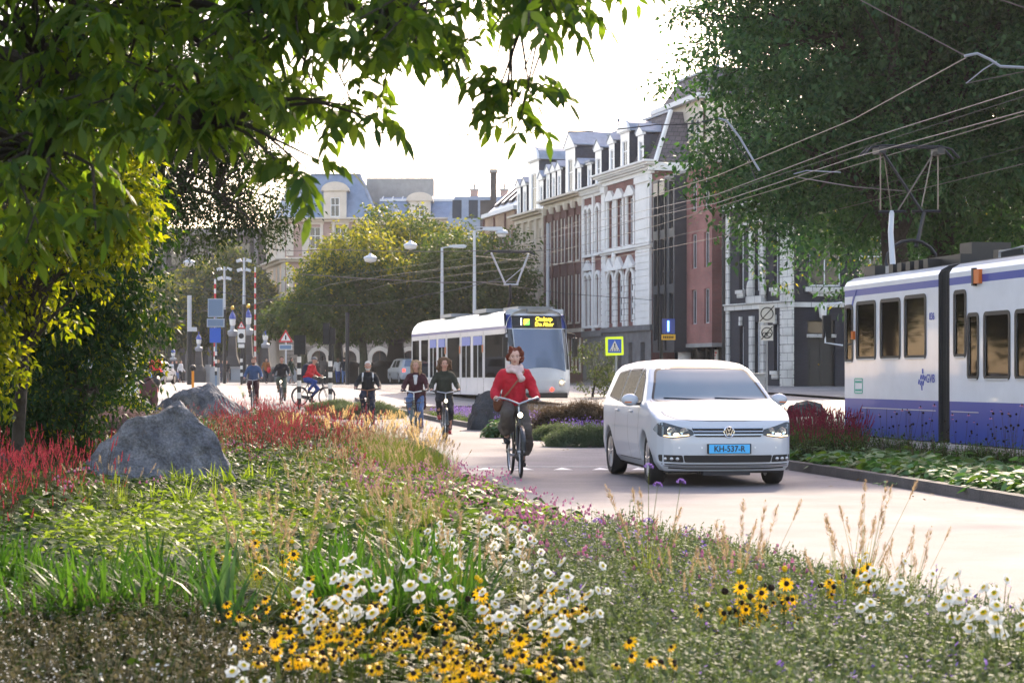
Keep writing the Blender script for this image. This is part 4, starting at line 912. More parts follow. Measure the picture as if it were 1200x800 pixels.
# tall dark chimney block behind the row
r = thing('chimney_stack', 'tall dark square chimney rising behind the tan brick block', 'chimney', (-2.0, 185, .9))
mb = MB(); mb.b2(-.95, .0, -.5, .5, -1.5, 16.8); mb.b2(.0, .55, -.4, .5, -1.5, 19.4); mb.obj('shaft', 'dark_building', r)
MB().b2(-.1, .65, -.5, .6, 19.4, 19.7).obj('cap', 'concrete', r)
r = thing('roof_pavilion', 'grey blue glazed roof box far behind beside the dark chimney', 'building', (-4.2, 195, .9))
mb = MB(); mb.add([(-2.2, 0, -1.5), (5.4, 0, -1.5), (5.4, 6, -1.5), (-2.2, 6, -1.5), (-2.2, 0, 15.6), (5.4, 0, 15.6), (5.4, 6, 15.6), (-2.2, 6, 15.6), (-1.4, .8, 18.2), (4.8, .8, 18.2), (4.8, 5, 18.2), (-1.4, 5, 18.2)],
    [(0, 1, 5, 4), (1, 2, 6, 5), (2, 3, 7, 6), (3, 0, 4, 7), (4, 5, 9, 8), (5, 6, 10, 9), (6, 7, 11, 10), (7, 4, 8, 11), (8, 9, 10, 11)]); mb.obj('wall', 'zinc', r)
for i in range(4): MB().box((-1.2+i*1.6, .38, 16.9), (.9, .06, 1.9), 0, rx=-.3).obj('window', 'pane_glass', r)

# --- rose brick modern building with dark bay
r = thing('brick_apartment_block', 'modern rose brick block with a dark metal bay over glazed ground floor', 'building', (8.6, 119, .9), atan2(-9, 2.45)*1.0)
# its front runs from (8.6,119) towards the camera and right
L = sqrt(2.45**2+9**2); r.rotation_euler[2] = atan2(-9, 2.45); 
mb = MB(); ops = []; wins = []
SP = [(.35, 1.05, 'n'), (6.1, 6.9, 'n'), (8.1, 8.9, 'n')]
for (a, b, k) in SP:
    for z in (3.45, 6.6, 9.8): ops.append((a, b, z, z+1.95, '')); wins.append((a, b, z))
ZT = 12.35
wall(mb, 0, 1.55, 2.35, ZT, [o for o in ops if o[1] < 1.6], 0, .25, 0); wall(mb, 5.3, L, 2.35, ZT, [o for o in ops if o[0] > 5.3], 0, .25, 0)
mb.b2(0, 1.55, .003, 8, 2.2, 2.4, 1); mb.b2(5.3, L+.15, -.06, 8, 2.15, 2.36, 1)
mb.add([(L, 0, 2.36), (L+.2, 5.8, 2.36), (L+.2, 5.8, ZT), (L, 0, ZT)], [(0, 1, 2, 3)], 3)
mb.b2(0, L, .3, 8, ZT-.1, ZT+.05, 1); mb.b2(0.1, L-.1, 7.8, 8, -1, ZT, 0)
mb.obj('wall', ['rose_brick', 'concrete', 'dark_metal', 'red_brick'], r)
for (a, b, z) in wins:
    o = window(r, (a+b)/2, z, b-a, 1.95, 'pale_metal', .12, 1, 0)
mb = MB(); wall(mb, 1.55, 5.3, 2.0, 11.9, [(a, b, z, z+2.7, '') for z in (2.6, 5.8, 9.0) for a, b in ((1.75, 2.6), (2.85, 3.6), (4.4, 5.1))], -.75, .3, 0)
mb.b2(1.55, 1.65, -.748, .4, 2.0, 11.9, 0); mb.b2(5.2, 5.3, -.748, .4, 2.0, 11.9, 0); mb.b2(1.6, 5.25, -.75, .3, 1.9, 2.0, 0); mb.b2(1.6, 5.25, -.75, .3, 11.9, 12.0, 0)
for x in (2.7, 3.9): mb.b2(x-.05, x+.05, -.85, -.751, 2.0, 11.9, 1)
bay = mb.obj('bay', ['charcoal_panel', 'dark_metal'], r)
MB().b2(1.75, 3.6, -.77, -.752, 11.05, 11.8).obj('panel', 'cream_stone', bay)
for z in (2.6, 5.8, 9.0):
    for a, b in ((1.75, 2.6), (2.85, 3.6), (4.4, 5.1)): window(bay, (a+b)/2, z, b-a, 2.7, 'dark_metal', -.6, 0, .3)
mb = MB(); mb.b2(0, L-.4, 1.2, 1.3, -1, 2.2, 0)
for x in (.3, 1.6, 2.8, 5.5, 6.6, 7.7, 8.8): mb.b2(x-.06, x+.06, 1.1, 1.2, -1, 2.2, 1)
mb.obj('shopfront', ['pane_glass', 'dark_metal'], r)
MB().lathe([(.38, -1), (.38, 2.15)], (4.4, .2, 0), 20).obj('column', 'white_stucco', r)
mb = MB(); mb.b2(7.05, 7.5, 1.02, 1.09, -.2, 2.0, 0)
for k in range(14): mb.b2(7.1+rnd.random()*.2, 7.2+rnd.random()*.25, 1.0, 1.018, -.1+k*.145, k*.145, 1)
mb.obj('poster', ['sign_white', 'sign_red'], r)
# upper storey with green shutters set back behind the red block
r = thing('shuttered_attic_house', 'pale attic storey with dark green shutters rising behind the rose brick block', 'house', (9.3, 126.5, .9), atan2(-9, 2.45))
mb = MB(); wall(mb, -.5, 8, -1.5, 17.1, [(x-.45, x+.45, 13.9, 16.0, '') for x in (1.2, 3.1, 5.0, 6.9)], 0, .2, 0); mb.b2(-.5, 8.2, -.4, .4, 17.1, 17.4, 1); mb.b2(-.3, 8, .2, 6, 16.9, 17.1, 0); mb.b2(7.8, 7.99, .2, 6, -1, 16.9, 0)
mb.obj('wall', ['pale_stone', 'roof_white'], r)
for x in (1.2, 3.1, 5.0, 6.9):
    window(r, x, 13.9, .9, 2.1)
    MB().b2(x-.78, x-.47, -.06, -.003, 13.9, 16.0).obj('shutter', 'green_shutter', r)
rf = mansard(r, -.5, 8, 17.4, 1.8, .2, 6, 1.2)

# --- black brick house
bx = Vector((11.35, 105, 0)); bdir = Vector((13.96-11.35, 98.7-105, 0)); W = bdir.length
r = thing('black_brick_house', 'black painted brick house with white quoins and an ornate white window bay', 'house', (bx.x, bx.y, .9), atan2(bdir.y, bdir.x))
mb = MB(); ops = []; wins = []
def add(x, w_, z, h): ops.append((x-w_/2, x+w_/2, z, z+h, '')); wins.append((x, w_, z, h))
for x in (1.55, 5.1): add(x, .42, .8, 2.3)
for x in (1.55, 5.1): add(x, .5, 5.0, 3.0)
add(3.3, .75, .3, 3.0); add(3.3, .75, 4.9, 3.2)
wall(mb, 0, W, -1.2, 9.3, ops, 0, .3, 0)
mb.b2(0, .32, -.1, -.001, -1, 9.2, 1)                       # pale strip at the left edge
for k in range(20): mb.b2(W-1.15, W+.04, -.12, -.001, -.9+k*.5, -.9+k*.5+.47, 1)
mb.b2(W-1.1, W-.02, -.08, -.002, -1, 9.2, 1)
for x, z0, z1 in ((3.3, -.2, 3.6), (3.3, 4.6, 8.3)):
    for s in (-1, 1): mb.b2(x+s*.56-.2, x+s*.56+.2, -.14, -.001, z0, z1, 1)
mb.b2(2.5, 4.1, -.3, 0, 4.25, 4.62, 1); mb.b2(2.3, 4.3, -.34, 0, 8.3, 8.5, 1); mb.prism([(2.3, 8.5), (4.3, 8.5), (3.9, 9.05), (2.7, 9.05)], -.3, -.003, 2); mb.prism([(2.5, 8.52), (4.1, 8.52), (3.3, 9.3)], -.36, -.31, 1)
mb.ell((2.55, -.12, 4.95), (.22, .12, .5), 10, 1); mb.ell((4.05, -.12, 4.95), (.22, .12, .5), 10, 1); mb.b2(2.45, 4.15, -.22, 0, -.2, .1, 1)
for x, w_, z, h in wins[:4]:
    mb.b2(x-w_/2-.14, x+w_/2+.14, -.18, -.003, z-.2, z-.02, 1); mb.b2(x-w_/2-.1, x+w_/2+.1, -.1, -.003, z-.42, z-.2, 1); mb.b2(x-.09, x+.09, -.14, -.003, z+h+.05, z+h+.5, 1)
mb.b2(-.02, W+.08, -.18, -.002, 3.95, 4.2, 1); mb.b2(-.02, W+.08, -.26, -.002, 4.2, 4.28, 1)
mb.b2(0, W+.1, -.3, .1, 9.2, 9.5, 1); shell(mb, 0, W, 9, 9.4, 0, left=True, right=False)
mb.tube([(-.22, -.1, -1), (-.22, -.1, 9.4)], .09, 8, 3)
mb.obj('wall', ['black_brick', 'white_blocks', 'zinc', 'dark_metal'], r)
for x, w_, z, h in wins: window(r, x, z, w_, h, bars=1 if w_ > .6 else 0, y=.2)
mansard(r, 0, W, 9.5, 3.2, .3, 8.5, 1.4)
# right wing of the black house, turned, with the door
a0 = Vector((14.0, 98.95, 0)); a1 = Vector((19.5, 99.6, 0)); d = a1-a0; W = d.length
r2 = thing('black_brick_entrance_wing', 'black brick wing with a tall dark door and wide white framed window', 'house', (a0.x, a0.y, .9), atan2(d.y, d.x))
mb = MB(); wall(mb, 0, W, -1.2, 9.3, [(.75, 2.15, .0, 2.45), (.75, 2.15, 2.6, 3.3), (.85, 2.45, 5.0, 7.5), (3.4, 4.6, 5.0, 7.5), (3.4, 4.6, .6, 3.0)], .15, .35, 0)
mb.b2(0, W, .0, .148, 3.95, 4.2, 1); mb.b2(.6, 2.7, -.05, .148, 4.72, 4.95, 1); mb.prism([(.8, 4.72), (2.5, 4.72), (2.2, 4.5), (1.1, 4.5)], .02, .147, 1); mb.b2(.7, 2.2, .1, .3, 2.45, 2.6, 1); mb.b2(-.2, W, -.1, .1, -1.2, -.05, 1)
mb.b2(.0, W, .2, 8, 9.1, 9.3, 0); mb.b2(.75, 2.15, -.5, .1, -.05, .0, 1)
mb.obj('wall', ['black_brick', 'white_blocks'], r2)
dr = MB(); dr.b2(.77, 2.13, .38, .44, 0, 2.44, 0)
for x in (.9, 1.55):
    for z in (.2, 1.1): dr.b2(x, x+.5, .36, .38, z, z+.75, 0)
dr.b2(1.42, 1.48, .36, .38, 0, 2.44, 0); do = dr.obj('door', 'dark_metal', r2); MB().ell((1.36, .33, 1.1), (.04, .04, .04)).obj('handle', 'gold', do)
window(r2, 1.45, 2.6, 1.4, .7, 'dark_metal', .35, 0, 0, 'fanlight'); window(r2, 1.65, 5.0, 1.6, 2.5, 'white_paint', .3, 1, 0); window(r2, 4.0, 5.0, 1.2, 2.5, y=.3); window(r2, 4.0, .6, 1.2, 2.4, y=.3)
lm = MB(); lm.lathe([(.05, 0), (.17, .1), (.22, .55), (.1, .75), (0, .8)], (1.45, -.12, 3.35), 8); lm.box((1.45, .05, 3.75), (.06, .3, .06)); lm.obj('wall_lantern', 'sign_white', r2)
# house far right behind the trees
r = thing('garden_side_house', 'dark brick house with tall lit windows mostly hidden by the big trees', 'house', (19.6, 99.7, .9), 0)
mb = MB(); ops = [(x, x+1.3, z, z+2.4, '') for x in (.8, 3.2, 5.6, 8, 11, 14, 17, 20, 23) for z in (.8, 4.8, 8.2)]; wall(mb, 0, 26, -1.2, 12, ops, 0, .3, 0)
mb.b2(0, 26, -.1, -.002, 3.9, 4.15, 1); mb.b2(0, 26, .35, 9, 11.8, 12, 0); mb.b2(25.8, 26, .01, 9, -1, 12, 0)
for o in ops: mb.b2(o[0]-.12, o[0]-.01, -.06, -.003, o[2], o[3], 1); mb.b2(o[1]+.01, o[1]+.12, -.06, -.003, o[2], o[3], 1)
mb.obj('wall', ['black_brick', 'white_stucco'], r)
for o in ops: window(r, (o[0]+o[1])/2, o[2], 1.3, 2.4, y=.15)

# --- ornate hotel across the square
HX = -22.8
r = thing('grand_stone_hotel', 'large pale stone hotel with blue slate mansard and arched ground floor', 'hotel', (HX, 200, .9)); W = 40
mb = MB(); ops = []; wins = []; 
for x in [3.0+k*2.55 for k in range(14)]:
    for z, h in ((5.2, 2.4), (9.2, 2.6), (13.3, 2.2)): ops.append((x-.55, x+.55, z, z+h, '')); wins.append((x, z, 1.1, h))
wall(mb, 0, W, 4.4, 16.2, ops, 0, .3, 0)
for x in (.5, 2.1): mb.b2(x-.35, x+.35, -.25, -.001, 12.6, 15.8, 1); mb.b2(x-.35, x+.35, -.25, -.001, 4.6, 11.6, 1)
for o in ops:
    mb.b2(o[0]-.28, o[0]-.01, -.12, -.001, o[2]-.2, o[3]+.25, 1); mb.b2(o[1]+.01, o[1]+.28, -.12, -.001, o[2]-.2, o[3]+.25, 1); mb.b2(o[0]-.35, o[1]+.35, -.16, -.002, o[3]+.25, o[3]+.5, 1); mb.b2(o[0]-.35, o[1]+.35, -.16, -.002, o[2]-.35, o[2]-.2, 1)
for z, p in ((16.0, .8), (12.0, .9), (8.4, .35), (4.4, .4)): cornice(mb, 0, W, z, [(0, .25, p*.5), (.25, .16, p)], 1)
aops = [(x-.75, x+.75, .0, 3.1, 'arch') for x in [3.4+k*3.05 for k in range(12)]]; wall(mb, 0, W, -1.5, 4.4, aops, -.05, .5, 2)
for o in aops:
    x = (o[0]+o[1])/2; rr = .75; zc = 3.1-rr; n = 10
    for k in range(n):
        a, b = pi*k/n, pi*(k+1)/n
        mb.prism([(x+(rr+.42)*cos(a), zc+(rr+.42)*sin(a)), (x+(rr+.42)*cos(b), zc+(rr+.42)*sin(b)), (x+rr*cos(b), zc+rr*sin(b)), (x+rr*cos(a), zc+rr*sin(a))], -.22, -.052, 1)
    for s in (-1, 1): mb.b2(x+s*.96-.2, x+s*.96+.2, -.2, -.052, -1, zc, 1)
# side face turned to the left
c_, s_ = -5.2, 12.
n0 = len(mb.v); mb.M = Matrix.Translation((-3.6, 14, 0)) @ Matrix.Rotation(atan2(-14, 3.6), 4, 'Z')
LS = sqrt(14**2+3.6**2); sops = [(x-.55, x+.55, z, z+2.6, '') for x in (2, 5, 8, 11) for z in (5.2, 9.2, 13.1)]
wall(mb, 0, LS, -1.5, 16.2, sops, 0, .3, 1)
for z, p in ((16.0, .8), (12.0, .9), (4.4, .4)): cornice(mb, 0, LS-.9, z, [(0, .25, p*.5), (.25, .16, p)], 1, False)
mb.M = None
mb.obj('wall', ['pink_stone', 'pale_stone', 'stone_blocks'], r)
for (x, z, w_, h) in wins: window(r, x, z, w_, h, y=.2)
for o in aops: window(r, (o[0]+o[1])/2, 0, 1.5, 3.1, 'brown_brick', y=.35, arch=True)
mb = MB(); vs = [(-3.2, 12, 16.4), (.4, .4, 16.4), (9.3, .4, 16.4), (9.3, 12, 16.4), (-.6, 10, 21), (2.4, 2.6, 21), (7.3, 2.6, 21), (7.3, 10, 21)]
mb.add(vs, [(0, 1, 5, 4), (1, 2, 6, 5), (2, 3, 7, 6), (3, 0, 4, 7), (4, 5, 6, 7)], 0)
for k in range(14): mb.b2(2.4+k*.36, 2.5+k*.36, 2.45, 2.6, 21, 21.35, 1)
mb.b2(2.3, 7.4, 2.5, 2.62, 21.0, 21.12, 1); mb.tube([(9.3, .4, 16.4), (7.3, 2.6, 21)], .16, 6, 1)
mb.obj('roof', ['blue_slate', 'zinc'], r); dormer(r, 5.0, 16.4, 2.3, 2.7, .3, 2.5, 'pale_stone', 'pale_stone', 'round', 'blue_slate', .9)
mb = MB(); mb.add([(9.3, .6, 16.4), (W, .6, 16.4), (W, 3.2, 18.4), (9.3, 3.2, 18.4), (W, 6, 19), (9.3, 6, 19), (W, 12, 16.4), (9.3, 12, 16.4)], [(0, 1, 2, 3), (3, 2, 4, 5), (5, 4, 6, 7), (1, 6, 4, 2)], 0)
for k in range(30): mb.tube([(9.5+k*1.02, 3.15, 18.48), (9.5+k*1.02, 6, 19.08)], .07, 4, 1)
mb.b2(9.3, W, 3.05, 3.2, 18.35, 18.6, 1)
mb.obj('roof', ['blue_slate', 'roof_white'], r)
for x in (13.5, 25.5): dormer(r, x, 16.4, 2.2, 1.7, .5, 2.5, 'pale_stone', 'pale_stone', 'round', 'blue_slate', 1)
for x, z in ((18.9, 18.9), (28.2, 18.9), (22, 18.9)): chimney(r, x, 6, z-.5, .8, .8, 1.3, 'pink_stone', 1)
MB().b2(7.6, 14.6, 8, 13, 17, 21.2).obj('roof_box', 'concrete', r)
# darker building behind the left trees
r = thing('dark_stone_building', 'dark grey stone building behind the distant trees at the bridge', 'building', (-66, 225, .9))
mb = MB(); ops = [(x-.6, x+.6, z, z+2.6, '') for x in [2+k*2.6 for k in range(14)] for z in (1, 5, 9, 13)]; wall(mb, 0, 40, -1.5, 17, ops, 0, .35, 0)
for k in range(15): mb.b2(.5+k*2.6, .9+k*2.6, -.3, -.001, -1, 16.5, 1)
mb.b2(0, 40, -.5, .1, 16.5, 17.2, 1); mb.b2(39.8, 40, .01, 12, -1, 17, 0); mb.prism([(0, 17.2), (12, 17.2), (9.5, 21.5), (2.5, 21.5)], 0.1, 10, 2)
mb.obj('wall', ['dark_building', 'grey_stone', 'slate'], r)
for o in ops: window(r, (o[0]+o[1])/2, o[2], 1.2, 2.6, 'dark_metal', y=.2, bars=1)
# low houses at far left behind the hedge, seen through gaps
r = thing('far_canal_building', 'pale building glimpsed through the leaves far down the side road', 'building', (-112, 260, .9))
mb = MB(); ops = [(x-.6, x+.6, z, z+2.4, '') for x in [2+k*3 for k in range(14)] for z in (1, 5, 9)]; wall(mb, 0, 44, -1.5, 14, ops, 0, .3, 0); mb.b2(0, 44, -.4, .2, 14, 14.5, 0); mb.b2(0, 44, .2, 10, 14, 14.3, 0); mb.obj('wall', 'pale_stone', r)
for o in ops: window(r, (o[0]+o[1])/2, o[2], 1.2, 2.4, y=.2, bars=0)
from mathutils.bvhtree import BVHTree
def extr(poly, a, b, plane):
    return MB().prism(poly, a, b, 0, plane)
# side profiles (y from the nose, z)
VAN = dict(side=[(.12, .20), (.02, .30), (0, .42), (0, .56), (.02, .68), (.05, .76), (.13, .84), (.42, .95), (.78, 1.04), (1.0, 1.09), (1.36, 1.32), (1.72, 1.50), (1.98, 1.575), (2.4, 1.62), (3.0, 1.63), (3.6, 1.605), (4.08, 1.55), (4.25, 1.46), (4.40, 1.15), (4.46, .95), (4.48, .75), (4.52, .6), (4.50, .35), (4.38, .22)],
    front=[(0, .18), (.76, .18), (.85, .30), (.90, .5), (.915, .72), (.905, .9), (.885, .99), (.85, 1.06), (.725, 1.40), (.69, 1.48), (.62, 1.555), (.5, 1.60), (.3, 1.63), (0, 1.64)],
    plan=[(.70, 0), (.80, .05), (.86, .16), (.895, .35), (.915, .7), (.915, 3.9), (.89, 4.25), (.82, 4.42), (.70, 4.53)], L=4.53, wy=(.87, 3.66), wr=.325)
HATCH = dict(side=[(.1, .22), (0, .4), (.02, .6), (.1, .75), (.9, .95), (1.1, 1.0), (1.75, 1.4), (2.1, 1.47), (3.0, 1.46), (3.6, 1.38), (3.95, 1.0), (4.05, .9), (4.1, .5), (4.0, .25)],
    front=[(0, .2), (.74, .2), (.84, .35), (.87, .6), (.86, .85), (.82, .95), (.66, 1.36), (.55, 1.44), (0, 1.48)],
    plan=[(.66, 0), (.8, .1), (.87, .5), (.87, 3.6), (.8, 3.95), (.66, 4.1)], L=4.1, wy=(.8, 3.3), wr=.31)
SUV = dict(side=[(.1, .3), (0, .5), (.02, .85), (.2, .98), (1.0, 1.08), (1.55, 1.6), (2.0, 1.7), (3.6, 1.68), (4.3, 1.6), (4.5, 1.15), (4.55, .6), (4.4, .3)],
    front=[(0, .28), (.8, .28), (.9, .45), (.93, .8), (.9, 1.08), (.74, 1.58), (.6, 1.68), (0, 1.72)],
    plan=[(.75, 0), (.88, .15), (.93, .6), (.93, 4.1), (.85, 4.45), (.75, 4.55)], L=4.55, wy=(.9, 3.6), wr=.36)
def dcar(p, L=4.53):
    x, y, z = p; k = .17*(1-sm(y/2.4)); k2 = .13*sm((y-L+1.0)/1.0)
    return Vector((x, y+k*(x/.9)**2-k2*(x/.9)**2, z))
def car_shell(S, vox, smooth_it=6):
    L = S['L']; objs = []
    fr = S['front']; front = fr+[(-x, z) for x, z in fr[::-1] if x > 0]; pl = S['plan']; plan = pl+[(-x, y) for x, y in pl[::-1]]
    sp = S['side']; a = MB(); a.prism(sp, -1.2, 1.2, 0, 'YZ'); A = a.obj('tmp', 'car_white')
    B = MB().prism(front, -.5, L+.5, 0, 'XZ').obj('tmp', 'car_white'); Cc = MB().prism(plan, -.5, 2.5, 0, 'XY').obj('tmp', 'car_white'); tmp = [B, Cc]
    for o in (B, Cc):
        m = A.modifiers.new('b', 'BOOLEAN'); m.operation = 'INTERSECT'; m.object = o; m.solver = 'EXACT'
    for wy in S['wy']:
        for s in (-1, 1):
            x0, x1 = (.52, 1.3) if s > 0 else (-1.3, -.52)
            w_ = MB().lathe([(S['wr']+.045, x0), (S['wr']+.045, x1)], (0, wy, S['wr']), 48, 0, 'X').obj('tmp', 'car_white'); tmp.append(w_)
            m = A.modifiers.new('b', 'BOOLEAN'); m.operation = 'DIFFERENCE'; m.object = w_; m.solver = 'EXACT'
    m = A.modifiers.new('r', 'REMESH'); m.mode = 'VOXEL'; m.voxel_size = vox; m.use_smooth_shade = True
    m = A.modifiers.new('s', 'SMOOTH'); m.factor = .5; m.iterations = smooth_it
    bpy.context.view_layer.update(); apply_mods(A)
    for o in tmp: bpy.data.objects.remove(o)
    me = A.data
    for v in me.vertices: v.co = dcar(v.co, L)
    return A
def bvh_of(me): return BVHTree.FromPolygons([v.co.copy() for v in me.vertices], [tuple(p.vertices) for p in me.polygons])
def patch(bvh, poly, view, off=.004, step=.05, solid=0):
    """outline in the view plane laid onto the body surface. view: front (x,z), rear, side (+1/-1) (y,z)"""
    bm = bmesh.new(); vs = [bm.verts.new((p[0], 0, p[1])) for p in poly]; bm.faces.new(vs)
    for ax in (0, 2):
        lo = min(v.co[ax] for v in bm.verts); hi = max(v.co[ax] for v in bm.verts); n = int((hi-lo)/step)
        for k in range(1, n+1):
            c = [0, 0, 0]; c[ax] = lo+(hi-lo)*k/(n+1); nrm = [0, 0, 0]; nrm[ax] = 1
            bmesh.ops.bisect_plane(bm, geom=bm.verts[:]+bm.edges[:]+bm.faces[:], plane_co=c, plane_no=nrm)
    bm.verts.ensure_lookup_table(); last = None
    for v in bm.verts:
        a, b = v.co.x, v.co.z
        if view == 'front': o, d = Vector((a, -2, b)), Vector((0, 1, 0))
        elif view == 'rear': o, d = Vector((a, 8, b)), Vector((0, -1, 0))
        else: o, d = Vector((3*view, a, b)), Vector((-view, 0, 0))
        h, n_, _, _ = bvh.ray_cast(o, d)
        if h is None:
            h, n_, _, _ = bvh.find_nearest(o+d*2.2 if view != 'front' else Vector((a, .3, b)))
        v.co = h-d*off
    if solid:
        r = bmesh.ops.extrude_face_region(bm, geom=bm.faces[:]); dv = {'front': Vector((0, -1, 0)), 'rear': Vector((0, 1, 0))}.get(view, Vector((view if isinstance(view, int) else 0, 0, 0)))
        for v in r['geom']:
            if isinstance(v, bmesh.types.BMVert): v.co += dv*solid
    me = bpy.data.meshes.new('patch'); bm.to_mesh(me); bm.free(); return me
def pobj(name, me, m, parent, smooth=True):
    me.materials.clear(); me.materials.append(MATS[m]); o = mobj(name, me, parent)
    me.name = name
    if smooth: me.polygons.foreach_set('use_smooth', [True]*len(me.polygons)); me.set_sharp_from_angle(angle=R(35))
    return o
def cut_holes(me, tests):
    n = len(me.polygons); c = np.empty(n*3, np.float32); me.polygons.foreach_get('center', c); nn = np.empty(n*3, np.float32); me.polygons.foreach_get('normal', nn); c = c.reshape(-1, 3); nn = nn.reshape(-1, 3)
    kill = np.zeros(n, bool)
    for t in tests: kill |= t(c, nn)
    bm = bmesh.new(); bm.from_mesh(me); bm.faces.ensure_lookup_table(); dl = [bm.faces[i] for i in np.where(kill)[0]]
    bmesh.ops.delete(bm, geom=dl, context='FACES'); bm.to_mesh(me); bm.free()
def rnd_poly(poly, r, n=5):
    out = []; k = len(poly)
    for i in range(k):
        p = Vector(poly[i]).to_2d(); a = Vector(poly[i-1]).to_2d(); b = Vector(poly[(i+1) % k]).to_2d()
        ra = min(r, (a-p).length*.45); rb = min(r, (b-p).length*.45); s = p+(a-p).normalized()*ra; e = p+(b-p).normalized()*rb
        for j in range(n+1):
            t = j/n; out.append(tuple(s*(1-t)**2+p*2*t*(1-t)+e*t*t))
    return out
def shrink(poly, d):
    c = Vector((0, 0))
    k = len(poly); out = []; ar = sum(poly[i][0]*poly[(i+1) % k][1]-poly[(i+1) % k][0]*poly[i][1] for i in range(k)); sg = 1 if ar > 0 else -1
    for i in range(k):
        a, p, b = Vector(poly[i-1]), Vector(poly[i]), Vector(poly[(i+1) % k]); e1 = (p-a).normalized(); e2 = (b-p).normalized()
        n1 = Vector((-e1.y, e1.x))*sg; n2 = Vector((-e2.y, e2.x))*sg; m = (n1+n2); m = m/max(m.length_squared*.5, .6) if m.length > 1e-5 else n1
        out.append(tuple(p+m*d))
    return out
def ring_patch(bvh, poly, w, view, off=.006, step=.06):
    """a band of width w along an outline"""
    mb = MB(); inner = shrink(poly, w); k = len(poly); bm_v = []
    def pr(a, b):
        if view == 'front': o, d = Vector((a, -2, b)), Vector((0, 1, 0))
        elif view == 'rear': o, d = Vector((a, 8, b)), Vector((0, -1, 0))
        else: o, d = Vector((3*view, a, b)), Vector((-view, 0, 0))
        h = bvh.ray_cast(o, d)[0]
        if h is None: h = bvh.find_nearest(o+d*2.2)[0]
        return h-d*off
    for i in range(k):
        j = (i+1) % k; L = (Vector(poly[i])-Vector(poly[j])).length; n = max(1, int(L/step))
        for t in range(n):
            q = [Vector(poly[i]).lerp(Vector(poly[j]), t/n), Vector(poly[i]).lerp(Vector(poly[j]), (t+1)/n), Vector(inner[i]).lerp(Vector(inner[j]), (t+1)/n), Vector(inner[i]).lerp(Vector(inner[j]), t/n)]
            mb.add([pr(*p) for p in q], [(0, 1, 2, 3)])
    return mb.mesh('band', 'black_plastic')
def line_patch(bvh, pts, w, view, off=.003):
    mb = MB()
    def pr(a, b):
        if view == 'front': o, d = Vector((a, -2, b)), Vector((0, 1, 0))
        elif view == 'top': o, d = Vector((a, b, 3)), Vector((0, 0, -1))
        else: o, d = Vector((3*view, a, b)), Vector((-view, 0, 0))
        h = bvh.ray_cast(o, d)[0]
        return None if h is None else h-d*off
    for i in range(len(pts)-1):
        a, b = Vector(pts[i]), Vector(pts[i+1]); n = max(1, int((b-a).length/.04)); nn = Vector((-(b-a).y, (b-a).x)).normalized()*w/2
        for t in range(n):
            p, q = a.lerp(b, t/n), a.lerp(b, (t+1)/n); c = [pr(*(p-nn)), pr(*(q-nn)), pr(*(q+nn)), pr(*(p+nn))]
            if all(x is not None for x in c): mb.add(c, [(0, 1, 2, 3)])
    return mb
def wheel(parent, x, y, r=.325, w=.215, name='wheel', spokes=5, side=-1, steer=0):
    e = bpy.data.objects.new(name, None); COL.objects.link(e); e.parent = parent; e.location = (x, y, r); e.rotation_euler[2] = steer
    R_ = r*.68
    ty = MB().lathe([(R_*.97, -w*.42), (r*.90, -w*.5), (r*.985, -w*.36), (r, -w*.15), (r, w*.15), (r*.985, w*.36), (r*.90, w*.5), (R_*.97, w*.42)], (0, 0, 0), 40, 0, 'X').obj('tyre', 'rubber', e, True)
    mb = MB(); mb.lathe([(R_, -w*.44), (R_*.96, -w*.38), (R_*.9, 0), (R_*.9, w*.38), (R_, w*.44)], (0, 0, 0), 40, 0, 'X'); mb.lathe([(.0, -w*.1), (R_*.9, -w*.1)], (0, 0, 0), 24, 1, 'X')
    sx = side*w*.40
    for k in range(spokes):
        a = 2*pi*k/spokes+.3
        for da in (-.17, .17):
            p = [(sx, cos(a+da*.5)*.05, sin(a+da*.5)*.05), (sx*.95, cos(a+da)*R_*.93, sin(a+da)*R_*.93)]; mb.tube(p, [.022, .018], 6, 0)
    mb.lathe([(.055, sx-.02), (.055, sx+.02)], (0, 0, 0), 12, 0, 'X'); mb.obj('rim', ['alloy', 'black_plastic'], e, True); return e
# ---------------- the white car
car = thing('white_car', 'white people carrier with a light blue number plate driving towards the camera', 'car', (2.72, 24.95, .008), R(7))
body = car_shell(VAN, .017, 5); body.name = 'body'; body.parent = car; bv = bvh_of(body.data); body.data.materials.clear(); body.data.materials.append(MATS['car_white'])
WS = [(-.79, 1.075), (-.4, 1.055), (.4, 1.055), (.79, 1.075), (.615, 1.50), (.3, 1.53), (-.3, 1.53), (-.615, 1.50)]; WSr = rnd_poly(WS, .07)
sw = {'front_window': [(1.42, 1.06), (1.98, 1.05), (2.02, 1.47), (1.86, 1.47)], 'rear_window': [(2.10, 1.05), (2.98, 1.06), (2.96, 1.48), (2.11, 1.48)], 'quarter_window': [(3.08, 1.07), (3.86, 1.12), (3.72, 1.45), (3.06, 1.48)]}
swf = {'front_window': [(1.36, 1.055), (2.02, 1.045), (2.05, 1.49), (1.95, 1.49), (1.70, 1.37)], 'rear_window': [(2.12, 1.045), (2.98, 1.055), (2.97, 1.49), (2.13, 1.50)], 'quarter_window': [(3.06, 1.06), (3.92, 1.12), (3.76, 1.44), (3.05, 1.49)]}
ins = shrink(WSr, .02); tests = [lambda c, n: (c[:, 1] < 2.2) & (n[:, 1] < -.2) & inpoly(c[:, 0], c[:, 2], ins)]
for k, p in swf.items():
    pp = shrink(rnd_poly(p, .04), .012); tests.append(lambda c, n, pp=pp: (abs(n[:, 0]) > .5) & (abs(c[:, 0]) > .5) & inpoly(c[:, 1], c[:, 2], pp))
